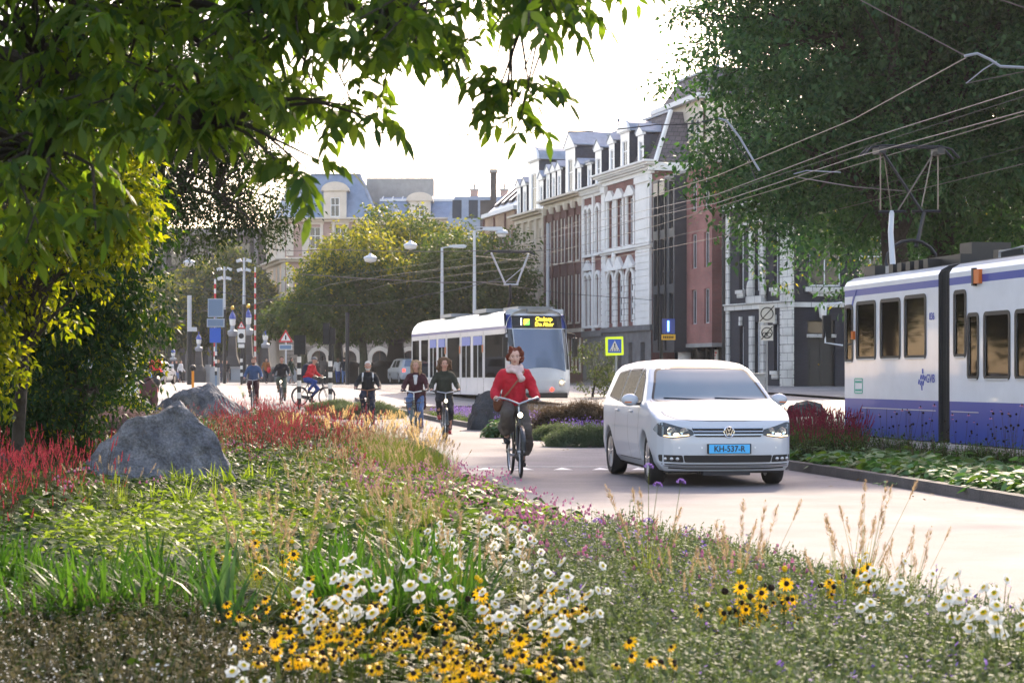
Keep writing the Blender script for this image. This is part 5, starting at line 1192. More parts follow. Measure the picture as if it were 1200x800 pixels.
RWp = rnd_poly([(-.62, 1.1), (.62, 1.1), (.55, 1.45), (-.55, 1.45)], .06); tests.append(lambda c, n: (c[:, 1] > 4) & (n[:, 1] > .2) & inpoly(c[:, 0], c[:, 2], RWp))
cut_holes(body.data, tests)
pobj('windscreen', patch(bv, WSr, 'front', .004), 'car_glass', car); pobj('windscreen_seal', ring_patch(bv, WSr, .028, 'front', .007), 'black_plastic', car, False)
pobj('rear_windscreen', patch(bv, shrink(RWp, -.02), 'rear', .004), 'car_side_glass', car)
for s in (-1, 1):
    for k, p in swf.items():
        pr = rnd_poly(p, .04); pobj('side_window', patch(bv, pr, s, .003), 'car_side_glass', car); pobj('window_seal', ring_patch(bv, shrink(pr, -.012), .026, s, .006), 'black_plastic', car, False)
    ln = line_patch(bv, [(1.33, .98), (1.30, .80), (1.36, .45), (1.42, .30)], .010, s)
    for pts in ([(2.08, 1.02), (2.08, .32)], [(3.02, 1.02), (3.06, .75), (3.16, .55), (3.26, .48)], [(1.40, .30), (2.95, .30)]):
        l2 = line_patch(bv, pts, .010, s); ln.add(l2.v, l2.f)
    o = ln.obj('door_gap', 'black_plastic', car)
    st = line_patch(bv, [(1.22, .225), (3.25, .225)], .05, s, .012).obj('sill_strip', 'chrome', car)
    for y in (1.86, 2.88):
        MB().box((s*.912, y, .93), (.03, .19, .032)).obj('door_handle', 'car_white', car, bevel=.008)
    mi_ = MB(); mi_.ell((s*1.005, 1.40, 1.085), (.115, .075, .082), 16); mr = mi_.obj('wing_mirror', 'car_white', car, True)
    MB().box((s*.90, 1.42, 1.03), (.14, .06, .035)).obj('mirror_arm', 'black_plastic', mr); MB().ell((s*1.01, 1.45, 1.085), (.098, .05, .066), 12).obj('mirror_glass', 'chrome', mr)
    if s > 0 or s < 0:
        MB().box((s*1.04, 1.335, 1.055), (.09, .02, .014)).obj('indicator', 'orange_lens', mr)
    # headlight
    HL = [(s*.43, .665), (s*.50, .64), (s*.70, .615), (s*.84, .64), (s*.885, .72), (s*.86, .80), (s*.80, .82), (s*.62, .765), (s*.46, .725)]
    HL = HL if s > 0 else HL[::-1]; hr = rnd_poly(HL, .02, 3)
    h = pobj('headlight', patch(bv, hr, 'front', .003, .03), 'seat_grey', car)
    for cx_, rr in ((.56, .045), (.71, .052)):
        pt = bv.ray_cast(Vector((s*cx_, -2, .70)), Vector((0, 1, 0)))[0]
        MB().lathe([(rr*.2, -.004), (rr, -.012), (rr*1.1, -.02), (rr*1.12, -.006)], (pt.x, pt.y, pt.z), 20, 0, 'Y').obj('reflector', 'chrome', h, True)
    pobj('running_light', line_patch(bv, [(s*.50, .66), (s*.70, .638), (s*.80, .648)], .015, 'front', .022).mesh('l', 'amber_glow'), 'amber_glow', h, False)
    pt = bv.ray_cast(Vector((s*.655, -2, .665)), Vector((0, 1, 0)))[0]; MB().ell((pt.x, pt.y-.015, pt.z), (.036, .02, .016)).obj('bulb', 'lamp_glow', h)
    pobj('headlight_lens', patch(bv, hr, 'front', .028, .03), 'headlight_glass', h)
    # fog light recess with chrome inserts
    FG = [(s*.56, .315), (s*.84, .325), (s*.85, .41), (s*.58, .405)]; FG = FG if s > 0 else FG[::-1]
    g = pobj('fog_light', patch(bv, rnd_poly(FG, .02), 'front', .004, .03), 'black_plastic', car)
    for k in range(3):
        pt = bv.ray_cast(Vector((s*(.64+.07*k), -2, .36)), Vector((0, 1, 0)))[0]; MB().ell((pt.x, pt.y-.008, pt.z), (.024, .012, .022)).obj('lens', 'alloy', g)
    TL = [(s*.66, .82), (s*.86, .86), (s*.84, 1.05), (s*.70, 1.0)]; TL = TL if s > 0 else TL[::-1]; pobj('tail_light', patch(bv, TL, 'rear', .004), 'sign_red', car)
    for i, wy in enumerate(VAN['wy']): wheel(car, s*.775, wy, .325, .215, side=s, steer=R(-4) if i == 0 else 0)
gp_ = rnd_poly([(-.42, .635), (.42, .635), (.46, .75), (-.46, .75)], .015, 3)
gr_ = pobj('grille', patch(bv, gp_, 'front', .008, .014), 'black_plastic', car)
for z in (.664, .704, .748): pobj('chrome_bar', line_patch(bv, [(-.45, z), (.45, z)], .008 if z < .72 else .010, 'front', .013).mesh('l', 'chrome'), 'chrome', gr_, False)
ip = rnd_poly([(-.55, .315), (.55, .315), (.57, .405), (-.57, .405)], .02, 3)
it = pobj('air_intake', patch(bv, ip, 'front', .006, .02), 'black_plastic', car)
for z in (.34, .362, .384): pobj('slat', line_patch(bv, [(-.53, z), (.53, z)], .007, 'front', .010).mesh('l', 'rubber'), 'interior', it, False)
for z, w_, a, m_ in ((.285, .012, .82, 'black_plastic'), (.262, .014, .8, 'chrome'), (.235, .018, .74, 'black_plastic')):
    pobj('bumper_trim', line_patch(bv, [(-a, z+.012), (-a*.7, z), (a*.7, z), (a, z+.012)], w_, 'front', .008).mesh('l', m_), m_, car, False)
for x in (-.62, -.34, .34, .62):
    pt = bv.ray_cast(Vector((x, -2, .5)), Vector((0, 1, 0)))[0]; MB().lathe([(.012, 0), (.012, -.006)], (pt.x, pt.y, pt.z), 12, 0, 'Y').obj('parking_sensor', 'white_paint', car)
# bonnet gap, emblem, plate
MBb = line_patch(bv, [(x, y+.17*(x/.9)**2*(1-sm(y/2.4))) for x, y in [(-.80, .98), (-.79, .60), (-.74, .30), (-.62, .17), (-.45, .13), (-.2, .12), (0, .12), (.2, .12), (.45, .13), (.62, .17), (.74, .30), (.79, .60), (.80, .98)]], .009, 'top', .002); MBb.obj('bonnet_gap', 'black_plastic', car)
pt = bv.ray_cast(Vector((0, -2, .695)), Vector((0, 1, 0)))[0]; ey = pt.y-.02
em = MB(); em.lathe([(0, ey+.03), (.062, ey+.03), (.062, ey), (0, ey)], (0, 0, .695), 28, 1, 'Y'); em.torus((0, ey-.002, .695), .064, .008, 'Y', 32, 8)
def bar2(mb, p, q, w_, y0, y1, mi=0):
    a, b = Vector(p), Vector(q); n = Vector((-(b-a).y, (b-a).x)).normalized()*w_/2; mb.prism([tuple(a-n), tuple(b-n), tuple(b+n), tuple(a+n)], y0, y1, mi)
for s in (-1, 1):
    bar2(em, (s*.022, .748), (0, .703), .010, ey-.010, ey); bar2(em, (s*.045, .728), (s*.022, .655), .010, ey-.011, ey-.001); bar2(em, (s*.022, .655), (0, .690), .010, ey-.0105, ey-.0005)
em.obj('emblem', ['chrome', 'black_plastic'], car)
pt = bv.ray_cast(Vector((0, -2, .485)), Vector((0, 1, 0)))[0]; py0 = pt.y-.022
pl = MB(); pl.b2(-.28, .28, py0, py0+.03, .425, .55, 1); pl.b2(-.26, .26, py0-.006, py0-.001, .432, .542, 0); pn = pl.obj('number_plate', ['plate_blue', 'black_plastic'], car)
text('lettering', 'KH-537-R', .105, 'ink', pn, (0, py0-.009, .485), sx=.92, bold=.0015)
# roof aerial, wipers, interior
for s, x0, x1 in ((1, -.62, -.02), (1, .05, .62)):
    a = bv.ray_cast(Vector((x0, -2, 1.115)), Vector((0, 1, 0)))[0]; b = bv.ray_cast(Vector((x1, -2, 1.10)), Vector((0, 1, 0)))[0]
    if a and b: MB().tube([a+Vector((0, -.015, 0)), (a+b)/2+Vector((0, -.05, -.005)), b+Vector((0, -.015, -.01))], .008, 6).obj('wiper', 'black_plastic', car)
mb = MB(); mb.b2(-.75, .75, 1.35, 1.65, .80, 1.04, 0); mb.b2(-.70, .70, 1.2, 4.2, .30, .34, 0); ds = mb.obj('dashboard', 'interior', car, bevel=.03)
for x in (-.37, .37):
    mb = MB(); mb.box((x, 2.25, .62), (.5, .5, .16)); mb.box((x, 2.55, .95), (.48, .13, .6), rx=-.18); mb.box((x, 2.62, 1.32), (.26, .09, .18)); mb.obj('seat', 'seat_grey', car, bevel=.03)
mb = MB(); mb.box((0, 3.3, .62), (1.2, .5, .16)); mb.box((0, 3.62, .95), (1.2, .13, .6), rx=-.18)
for x in (-.42, 0, .42): mb.box((x, 3.68, 1.32), (.24, .08, .16))
mb.obj('rear_bench', 'seat_grey', car, bevel=.03)
m_ = MB(); m_.torus((0, 0, 0), .19, .016, 'Y', 28, 8); m_.box((0, .02, 0), (.34, .02, .03)); sw_ = m_.obj('steering_wheel', 'interior', car); sw_.location = (.37, 1.78, .98); sw_.rotation_euler[0] = R(-25)
MB().box((0, 1.80, 1.44), (.24, .03, .07)).obj('rear_view_mirror', 'black_plastic', car, bevel=.01)
mb = MB(); mb.b2(-.72, .72, .3, 4.2, .17, .26); mb.b2(-.3, .3, .12, .5, .15, .2); mb.obj('underbody', 'interior', car)

# ---------------- other cars, farther off
def simple_car(label, S, paint, loc, rz, tail=False, head=False, taxi=False, name='parked_car', vox=.035, group=None):
    c = thing(name, label, 'car', loc, rz, group)
    key = id(S)
    if key not in _cs:
        o = car_shell(S, vox, 2); _cs[key] = (o.data, bvh_of(o.data)); bpy.data.objects.remove(o)
    me, bvv = _cs[key]; me = me.copy(); me.materials.clear(); me.materials.append(MATS[paint]); mobj('body', me, c); L = S['L']; sp = S['side']
    zb = [p for p in sp if p[1] > .9][0][1]; top = max(p[1] for p in sp); f = S['front']; wt_ = [p for p in f if p[1] > .99*top-.1][0][0]
    W_ = rnd_poly([(-.68, zb+.17), (.68, zb+.17), (.56, top-.12), (-.56, top-.12)], .05, 3)
    pobj('windscreen', patch(bvv, W_, 'front', .01, .1), 'windshield_glass', c); pobj('rear_windscreen', patch(bvv, W_, 'rear', .01, .1), 'windshield_glass', c)
    ya = S['wy'][0]+.85; yb = S['wy'][1]+.1
    for s in (-1, 1):
        for (a, b) in ((ya, (ya+yb)/2-.05), ((ya+yb)/2+.05, yb)):
            pobj('side_window', patch(bvv, rnd_poly([(a, zb+.12), (b, zb+.12), (b-.1, top-.16), (a+(.25 if a == ya else 0), top-.16)], .04, 3), s, .01, .1), 'car_side_glass', c)
        hl = [(s*.5, .62), (s*.78, .62), (s*.8, .74), (s*.55, .74)]; hl = hl if s > 0 else hl[::-1]
        pobj('headlight', patch(bvv, hl, 'front', .01, .1), 'lamp_glow' if head else 'chrome', c); tl = [(s*.62, .8), (s*.8, .8), (s*.78, 1.0), (s*.62, .98)]; tl = tl if s > 0 else tl[::-1]
        pobj('tail_light', patch(bvv, tl, 'rear', .012, .1), 'red_glow' if tail else 'sign_red', c)
        for wy in S['wy']: wheel(c, s*.76, wy, S['wr'], .2, side=s)
    for v, yy in (('front', 0), ('rear', 0)):
        pobj('number_plate', patch(bvv, [(-.26, .45), (.26, .45), (.26, .56), (-.26, .56)], v, .015, .2), 'plate_blue' if taxi else 'sign_yellow', c)
    if taxi:
        MB().box((0, L*.5, top+.10), (.55, .16, .12)).obj('roof_light', 'orange_lens', c, bevel=.03); pobj('brake_light', patch(bvv, [(-.12, top-.11), (.12, top-.11), (.12, top-.07), (-.12, top-.07)], 'rear', .02, .2), 'red_glow', c)
    return c
_cs = {}
def cloc(px, D): return (PX(px, D), D, GZ(D)+.01)
simple_car('white taxi with a blue plate and lit brake light driving away over the bridge', HATCH, 'car_white', cloc(193, 128), R(176), True, taxi=True, name='taxi')
simple_car('dark red car half hidden behind the layered shrub and red flowers', HATCH, 'maroon', cloc(60, 62), R(-34), name='passing_car')
simple_car('silver car glimpsed through the layered shrub', HATCH, 'alloy', cloc(30, 58), R(-34), name='passing_car')
simple_car('small white car beyond the layered shrub near the black pole', SUV, 'car_white', cloc(90, 112), R(-35), name='passing_car')
simple_car('white sports utility car with red tail lights between the cyclists and the tram', SUV, 'car_white', cloc(468, 135), R(196), True, name='parked_car')
# white delivery van behind the black pole
c = thing('white_van', 'white delivery van crossing behind the striped black pole at the left', 'van', cloc(140, 92), R(-78))
mb = MB(); mb.prism([(-2.6, .4), (-2.6, 1.3), (-2.2, 1.45), (-1.6, 2.2), (-1.3, 2.3), (2.7, 2.3), (2.8, 2.1), (2.8, .4)], -.95, .95, 0, 'XZ'); mb.obj('body', 'white_paint', c, bevel=.06)
for s in (-1, 1):
    MB().prism([(-2.05, 1.45), (-1.58, 2.05), (-1.0, 2.05), (-1.0, 1.45)], s*.955, s*.962).obj('side_window', 'windshield_glass', c)
    for x in (-1.75, 1.8): MB().lathe([(.2, -.1), (.34, -.1), (.34, .1), (.2, .1)], (x, s*.85, .34), 20, 0, 'Y').obj('wheel', 'rubber', c)
MB().add([(-2.24, -.8, 1.47), (-2.24, .8, 1.47), (-1.68, .75, 2.15), (-1.68, -.75, 2.15)], [(0, 1, 2, 3)]).obj('windscreen', 'windshield_glass', c, loc=(-.03, 0, 0))

# ---------------- near tram
NT = Vector((6.19, 37, .03)); trm = thing('old_tram', 'white and blue articulated tram with a raised pantograph at the right edge', 'tram', NT, atan2(-7.5, 1.4))
def tram_section(name, x0, x1, wins, parent, front=False):
    mb = MB(); W_ = 2.3; ops = [(a, b, z0, z1, '') for (a, b, z0, z1) in wins]
    wall(mb, x0, x1, .97, 2.84, ops, 0, .05, 0)
    mb.add([(x0, 0, .3), (x1, 0, .3), (x1, 0, .97), (x0, 0, .97)], [(0, 1, 2, 3)], 1); mb.add([(x0, 0, 2.84), (x1, 0, 2.84), (x1, 0, 2.96), (x0, 0, 2.96)], [(0, 1, 2, 3)], 1)
    prof = [(0, 2.96), (.0, 3.04), (.05, 3.12), (.18, 3.19), (.5, 3.25), (1.15, 3.28), (1.8, 3.25), (2.12, 3.19), (2.25, 3.12), (2.3, 3.04), (2.3, .3)]
    for i in range(len(prof)-1):
        (a, b), (c_, d_) = prof[i], prof[i+1]; mb.add([(x0, a, b), (x1, a, b), (x1, c_, d_), (x0, c_, d_)], [(0, 1, 2, 3)], 0 if i < 3 or i > 6 else 2)
    cap = [(0, .3)]+[(0, .97)]+prof
    for x in (x1,) if front else (x0, x1): mb.add([(x, a, b) for a, b in cap], [tuple(range(len(cap)))], 2)
    mb.b2(x0+.02, x1-.02, .02, 2.28, .28, .34, 2); mb.b2(x0+.05, x1-.05, .2, 2.1, .9, .96, 2)
    o = mb.obj(name, ['tram_white', 'tram_blue', 'interior'], parent)
    for (a, b, z0, z1) in wins:
        pr = rnd_poly([(a, z0), (b, z0), (b, z1), (a, z1)], .07, 4); k = len(pr); inn = shrink(pr, .03); out_ = shrink(pr, -.035); f = MB()
        for i in range(k):
            j = (i+1) % k; f.prism([out_[i], out_[j], inn[j], inn[i]], -.012, -.002)
        fo = f.obj('window', 'black_plastic', parent); MB().prism(shrink(pr, .02), .012, .02).obj('pane', 'tram_glass', fo)
        MB().b2(a+.03, b-.03, -.02, -.013, z0-.035, z0-.012).obj('sill', 'pale_metal', fo)
        MB().b2(a-.02, b+.02, .022, .05, z0-.02, z0+.02).obj('frame', 'black_plastic', fo)
    return o
w1 = [(.02, .40, 1.66, 2.66), (.62, 1.55, 1.70, 2.70), (1.82, 2.72, 1.70, 2.70), (2.95, 3.86, 1.70, 2.72)]
tram_section('front_section', -.02, 4.40, w1, trm, True)
w2 = [(5.06, 5.50, 1.70, 2.72), (5.60, 5.98, 1.35, 2.34), (6.22, 7.12, 1.35, 2.34), (7.34, 8.3, 1.35, 2.34), (8.5, 9.4, 1.35, 2.34), (9.7, 10.6, 1.35, 2.34), (10.8, 11.7, 1.35, 2.34)]
tram_section('rear_section', 4.86, 12.2, w2, trm)
bl = MB()
for k in range(7): bl.b2(4.40+.066*k, 4.40+.066*k+.04, .05, 2.25, .35, 3.1, 0)
bl.b2(4.41, 4.85, .09, 2.2, .4, 3.05, 0); bl.obj('bellows', 'rubber', trm)
# raked cab at the far end
mb = MB(); mb.add([(-.02, 0, .3), (-.02, 0, .97), (-.02, 0, 3.04), (-.42, .35, 2.7), (-.62, .4, 1.5), (-.62, .4, .4), (-.02, 2.3, .3), (-.02, 2.3, 3.04), (-.42, 1.95, 2.7), (-.62, 1.9, 1.5), (-.62, 1.9, .4), (-.02, 1.15, 3.27)],
    [(0, 1, 5), (1, 4, 5), (1, 2, 3, 4), (3, 8, 9, 4), (4, 9, 10, 5), (6, 10, 9, 7), (7, 9, 8), (2, 11, 3), (3, 11, 8), (8, 11, 7)], 0); mb.obj('cab', 'tram_white', trm)
MB().add([(-.44, .42, 2.64), (-.44, 1.88, 2.64), (-.635, 1.85, 1.55), (-.635, .45, 1.55)], [(0, 1, 2, 3)]).obj('windscreen', 'windshield_glass', trm)
mb = MB(); mb.tube([(-.15, .0, 2.75), (-.25, -.28, 2.72), (-.25, -.30, 2.0), (-.12, .0, 1.95)], .018, 6); mr = mb.obj('wing_mirror', 'white_paint', trm); MB().box((-.27, -.26, 2.3), (.06, .16, .42)).obj('mirror_glass', 'black_plastic', mr)
# trims, marks and lamps
mb = MB(); mb.b2(.9, 4.3, -.012, -.002, .80, .815, 0); mb.b2(4.95, 6.0, -.012, -.002, .80, .815, 0)
for x in (1.1, 2.1, 3.0, 3.7): mb.b2(x, x+.012, -.006, -.002, .34, .8, 1)
mb.obj('skirt_trim', ['pale_metal', 'black_plastic'], trm)
mb = MB(); mb.prism([(.30, 2.60), (.40, 2.66), (.62, 2.955), (.50, 2.955)], -.008, -.002); mb.obj('diagonal_stripe', 'tram_blue', trm)
MB().b2(.44, .54, -.05, -.002, 2.05, 2.20).obj('side_marker', 'orange_lens', trm); MB().b2(5.93, 6.13, -.06, -.002, 2.82, 3.04).obj('side_marker', 'orange_lens', trm); MB().b2(5.86, 5.935, -.065, -.002, 2.79, 3.07).obj('marker_housing', 'black_plastic', trm)
text('lettering', '836', .17, 'blue_ink', trm, (4.14, -.008, 2.36), sx=.85)
text('lettering', 'GVB', .20, 'blue_ink', trm, (4.08, -.008, 1.33), sx=.95)
mb = MB()
for i, (dx, dz) in enumerate(((0, 0), (.09, .0), (.0, .1), (.09, .1), (-.09, .02), (.17, .08))):
    x, z = 3.66+dx, 1.26+dz; mb.prism([(x-.03, z-.03), (x+.02, z-.045), (x+.05, z+.03), (x, z+.045)], -.007, -.002)
mb.prism([(3.69, 1.14), (3.73, 1.14), (3.72, 1.22), (3.68, 1.22)], -.007, -.002); mb.prism([(3.72, 1.42), (3.77, 1.42), (3.76, 1.5), (3.71, 1.5)], -.007, -.002); mb.obj('logo', 'blue_ink', trm)
mb = MB(); k = rnd_poly([(.50, 1.06), (.92, 1.06), (.92, 1.34), (.50, 1.34)], .04, 3); kk = shrink(k, .018)
for i in range(len(k)): j = (i+1) % len(k); mb.prism([k[i], k[j], kk[j], kk[i]], -.007, -.002)
for z in (1.27, 1.12):
    for c0 in range(6): mb.b2(.55+c0*.055, .59+c0*.055, -.006, -.002, z-.015, z+.02)
mb.obj('sticker', 'green_ink', trm)
# roof gear
mb = MB(); mb.b2(-.2, .35, .45, 1.9, 3.15, 3.42, 0); mb.b2(.75, 1.05, .5, .9, 3.2, 3.38, 1); mb.b2(1.1, 3.9, .6, 1.7, 3.26, 3.42, 0)
for x in (1.3, 1.7, 2.1, 2.5, 2.9): mb.b2(x, x+.2, .35, .6, 3.22, 3.38, 0)
mb.b2(3.4, 3.9, .8, 1.5, 3.42, 3.62, 0)
for i in range(5): mb.tube([(-.25+i*.03, .42+i*.3, 3.12), (-.02, .5+i*.3, 3.42)], .02, 5, 0)
mb.obj('roof_equipment', ['dark_metal', 'grey_metal'], trm)
mb = MB(); mb.b2(5.2, 5.5, .6, 1.7, 3.26, 3.4); mb.b2(7.0, 9.4, .45, 1.85, 3.3, 3.42, 1)
mb.prism([(6.8, 3.50), (7.0, 3.74), (9.6, 3.78), (9.6, 3.70), (7.05, 3.66), (6.9, 3.48)], .4, 1.9, 1); mb.b2(7.05, 9.5, .55, 1.75, 3.40, 3.68, 0)
mb.b2(7.25, 7.6, .38, .42, 3.52, 3.66, 0); mb.tube([(6.1, .3, 3.22), (6.1, .3, 3.32), (7.0, .3, 3.34), (7.0, .3, 3.24)], .02, 5, 1)
mb.obj('roof_equipment', ['dark_metal', 'grey_metal'], trm)
pg_ = MB(); s0 = .5
pg_.tube([(s0+.5, .55, 3.3), (s0+.2, .62, 4.0), (s0, .72, 4.40)], [.055, .05, .045], 8, 1); pg_.tube([(s0-.1, .5, 4.40), (s0+.1, .95, 4.40)], .03, 6, 0)
pg_.tube([(s0, 1.35, 4.40), (s0+.02, 1.25, 4.0), (s0+.1, 1.15, 3.75)], .04, 8, 0); pg_.tube([(s0-.1, 1.15, 4.42), (s0+.05, 1.65, 4.42)], .03, 6, 0)
pts = [(s0+.3, .55+.0, 3.25)]+[(s0+.15, 1.05-.5*cos(pi*k/8), 3.45+.42*sin(pi*k/8)) for k in range(9)]+[(s0+.3, 1.55, 3.25)]; pg_.tube(pts, .035, 7, 0)
hz_ = 5.52
pg_.tube([(s0, .50, 4.42), (s0, .50, hz_)], .014, 5, 2); pg_.tube([(s0, 1.62, 4.42), (s0, 1.62, hz_)], .014, 5, 2)
pg_.tube([(s0, 1.3, 4.42), (s0, .52, hz_)], .028, 6, 0); pg_.tube([(s0+.05, .82, 4.42), (s0, 1.55, hz_)], .016, 5, 2); pg_.tube([(s0-.1, .75, 4.42), (s0, .56, hz_)], .010, 5, 2); pg_.tube([(s0, 1.3, 4.5), (s0, 1.52, hz_)], .012, 5, 2)
pg_.obj('pantograph_arm', ['dark_metal', 'pale_metal', 'bright_wire'], trm)
pg_ = MB()
for dx in (-.13, .13): pg_.tube([(s0+dx, .12, hz_-.12), (s0+dx, .28, hz_+.04), (s0+dx, .5, hz_+.08), (s0+dx, 1.6, hz_+.08), (s0+dx, 1.82, hz_+.04), (s0+dx, 1.98, hz_-.12)], .022, 6, 0)
pg_.box((s0, .48, hz_), (.34, .14, .12)); pg_.box((s0, 1.62, hz_), (.34, .14, .12)); pg_.obj('collector_head', ['dark_metal'], trm)

# ---------------- distant tram
t2 = thing('modern_tram', 'white low floor tram with a lit destination display coming down the street', 'tram', (0.02, 75, GZ(75)+.04), atan2(.264, .965))
W_ = 2.4; LN = 17.7; sl = atan2(GZ(92)-GZ(75), 17)
segs = [0.9, 4.4, 8.2, 10.8, 14.1, 17.7]
side = [(0, .3), (0, 2.95), (.03, 3.1), (.12, 3.3), (.3, 3.48), (.6, 3.6), (1.2, 3.64), (1.8, 3.6), (2.1, 3.48), (2.28, 3.3), (2.37, 3.1), (2.4, 2.95), (2.4, .3)]
for i in range(len(segs)-1):
    y0, y1 = segs[i], segs[i+1]-.035; mb = MB(); ny = y1-y0
    nwin = [(y0+.12, y1-.12)] if i in (0, 2) else ([(y0+.1, y0+ny*.46), (y0+ny*.54, y1-.1)])
    for (a, b, m_) in ((.3, .95, 0), (2.72, 2.95, 0)): mb.add([(0, y0, a), (0, y1, a), (0, y1, b), (0, y0, b)], [(0, 1, 2, 3)], m_)
    mb.add([(-.004, y0, 2.86), (-.004, y1, 2.86), (-.004, y1, 2.98), (-.004, y0, 2.98)], [(0, 1, 2, 3)], 1)
    ys = [y0]+[v for w_ in nwin for v in w_]+[y1]
    for k in range(0, len(ys), 2): mb.add([(0, ys[k], .95), (0, ys[k+1], .95), (0, ys[k+1], 2.72), (0, ys[k], 2.72)], [(0, 1, 2, 3)], 0)
    for k in range(1, len(side)-1): 
        (a, b), (c_, d_) = side[k], side[k+1]; mb.add([(a, y0, b), (a, y1, b), (c_, y1, d_), (c_, y0, d_)], [(0, 1, 2, 3)], 3 if k in (1, 2, 3, 4) else (2 if k in (5, 6) else 0))
    mb.b2(.05, 2.35, y0, y1, .28, .36, 2); mb.b2(.05, 2.35, y1-.03, y1, .36, .95, 2)
    o = mb.obj('section', ['tram_white', 'tram_blue', 'interior', 'tram_cream'], t2)
    MB().prism([(a if a < 1.2 else a-.012, b) if 0 < a < 2.4 else (a+.012 if a == 0 else a-.012, b) for a, b in side], y1+.004, y1+.031).obj('joint', 'grey_metal', t2)
    for (a, b) in nwin:
        f = MB(); f.b2(.0, .05, a, a+.05, .95, 2.72); f.b2(.0, .05, b-.05, b, .95, 2.72); f.b2(.0, .05, a+.05, b-.05, .95, 1.0); f.b2(0, .05, a+.05, b-.05, 2.67, 2.72)
        if i in (1, 3): f.b2(-.005, .05, (a+b)/2-.04, (a+b)/2+.04, .4, 2.72)
        fo = f.obj('window' if i not in (1, 3) else 'door', 'pale_metal', t2); MB().b2(.015, .025, a+.05, b-.05, 1.0, 2.67).obj('pane', 'tram_glass', fo)
        if i in (1, 3):
            MB().b2(-.012, -.002, a+.1, b-.1, 2.3, 2.66).obj('notice', 'sign_blue', fo)
    if i < 4: MB().b2(-.03, -.005, y0+.02, y0+.14, 2.0, 2.3).obj('side_marker', 'orange_lens', t2)
# cab front, slightly domed
nx = 14; mb = MB(); prof = [(.30, .20), (.55, .04), (.9, .0), (1.35, .05), (1.9, .22), (2.6, .48), (2.95, .62), (3.3, .72), (3.5, .9)]
def fp(u, z, off=0):
    zs = [p[0] for p in prof]; d = float(np.interp(z, zs, [p[1] for p in prof])); x = 1.2+1.2*u; return (x, d-.0+.45*abs(u)**3.2-off, z)
zz = [.3, .45, .6, .8, 1.0, 1.2, 1.35, 1.6, 1.9, 2.2, 2.6, 2.95, 3.1, 3.3, 3.45]; vs = []; fs = []
for z in zz:
    for k in range(nx+1): vs.append(fp(-1+2*k/nx, z))
for j in range(len(zz)-1):
    for k in range(nx): fs.append((j*(nx+1)+k, j*(nx+1)+k+1, (j+1)*(nx+1)+k+1, (j+1)*(nx+1)+k))
mb.add(vs, fs, 0)
mb.add([fp(1, z) for z in zz]+[(2.4, 1.0, z) for z in zz[::-1]], [tuple(range(2*len(zz)))], 0); mb.add([fp(-1, z) for z in zz]+[(0, 1.0, z) for z in zz[::-1]], [tuple(range(2*len(zz)))], 0)
n_ = nx+1; mb.add([fp(-1+2*k/nx, 3.45) for k in range(n_)]+[(2.3, 1.0, 3.62), (.1, 1.0, 3.62)], [tuple(range(n_+2))], 0); mb.obj('cab', 'tram_white', t2, True)
def fpatch(name, m_, u0, u1, z0, z1, off, parent=None, arch=0, n=12):
    mb = MB(); vs = []; nz = 8
    for j in range(nz+1):
        for k in range(n+1):
            u = u0+(u1-u0)*k/n; zlo = z0+arch*(1-((k/n-.5)*2)**2); z = zlo+(z1-zlo)*j/nz; vs.append(fp(u, z, off))
    mb.add(vs, [(j*(n+1)+k, j*(n+1)+k+1, (j+1)*(n+1)+k+1, (j+1)*(n+1)+k) for j in range(nz) for k in range(n)]); return mb.obj(name, m_, parent or t2, True)
fpatch('windscreen', 'windshield_glass', -.80, .80, 1.22, 2.84, .012, arch=.16); fpatch('destination_board', 'ink', -.82, .82, 2.88, 3.36, .012); fpatch('side_glass', 'tram_glass', -.97, -.83, 1.3, 2.85, .014); fpatch('side_glass', 'tram_glass', .83, .97, 1.3, 2.85, .014)
fpatch('blue_corner', 'tram_blue', -.99, -.83, 2.88, 3.40, .014); fpatch('blue_corner', 'tram_blue', .83, .99, 2.88, 3.40, .014); fpatch('lower_cowl', 'tram_white', -.9, .9, .5, 1.2, .02)
board = [o for o in t2.children if o.name.startswith('destination')][0]
text('lettering', 'Osdorp', .21, 'led_yellow', board, (1.40, .58, 3.22), (pi/2+.0, 0, 0), bold=.004); text('lettering', 'De Aker', .21, 'led_yellow', board, (1.40, .53, 3.02), (pi/2, 0, 0), bold=.004)
text('number', '1', .38, 'led_white', board, (.50, .58, 3.11), (pi/2, 0, 0), bold=.006)
MB().prism([(.60, 3.0), (.82, 3.0), (.82, 3.22)], .55, .56).obj('line_symbol', 'led_green', board); MB().prism([(.60, 3.0), (.82, 3.22), (.60, 3.22)], .55, .56).obj('line_symbol', 'led_yellow', board)
for u, m_ in ((.62, 'lamp_glow'), (-.62, 'lamp_glow')):
    p = fp(u, .82, .04); MB().lathe([(0, -.02), (.1, -.01), (.11, .03)], p, 18, 0, 'Y').obj('headlight', m_, t2); MB().lathe([(.12, -.015), (.16, 0), (.16, .04)], p, 18, 0, 'Y').obj('lamp_ring', 'chrome', t2)
p = fp(.3, .55, .03); MB().lathe([(0, -.02), (.07, -.01), (.08, .03)], p, 14, 0, 'Y').obj('tail_light', 'red_glow', t2)
for s, x in ((-1, -.18), (1, 2.58)):
    mb = MB(); mb.tube([(x-.2*s*-0+(.2 if s < 0 else -.2), .75, 2.7), (x, .45, 2.65), (x, .4, 2.5)], .025, 6); m_ = mb.obj('wing_mirror', 'black_plastic', t2); MB().box((x, .4, 2.15), (.2, .12, .75)).obj('mirror_housing', 'black_plastic', m_, bevel=.03)
MB().box((1.2, .25, .32), (2.0, .3, .2)).obj('bumper', 'black_plastic', t2)
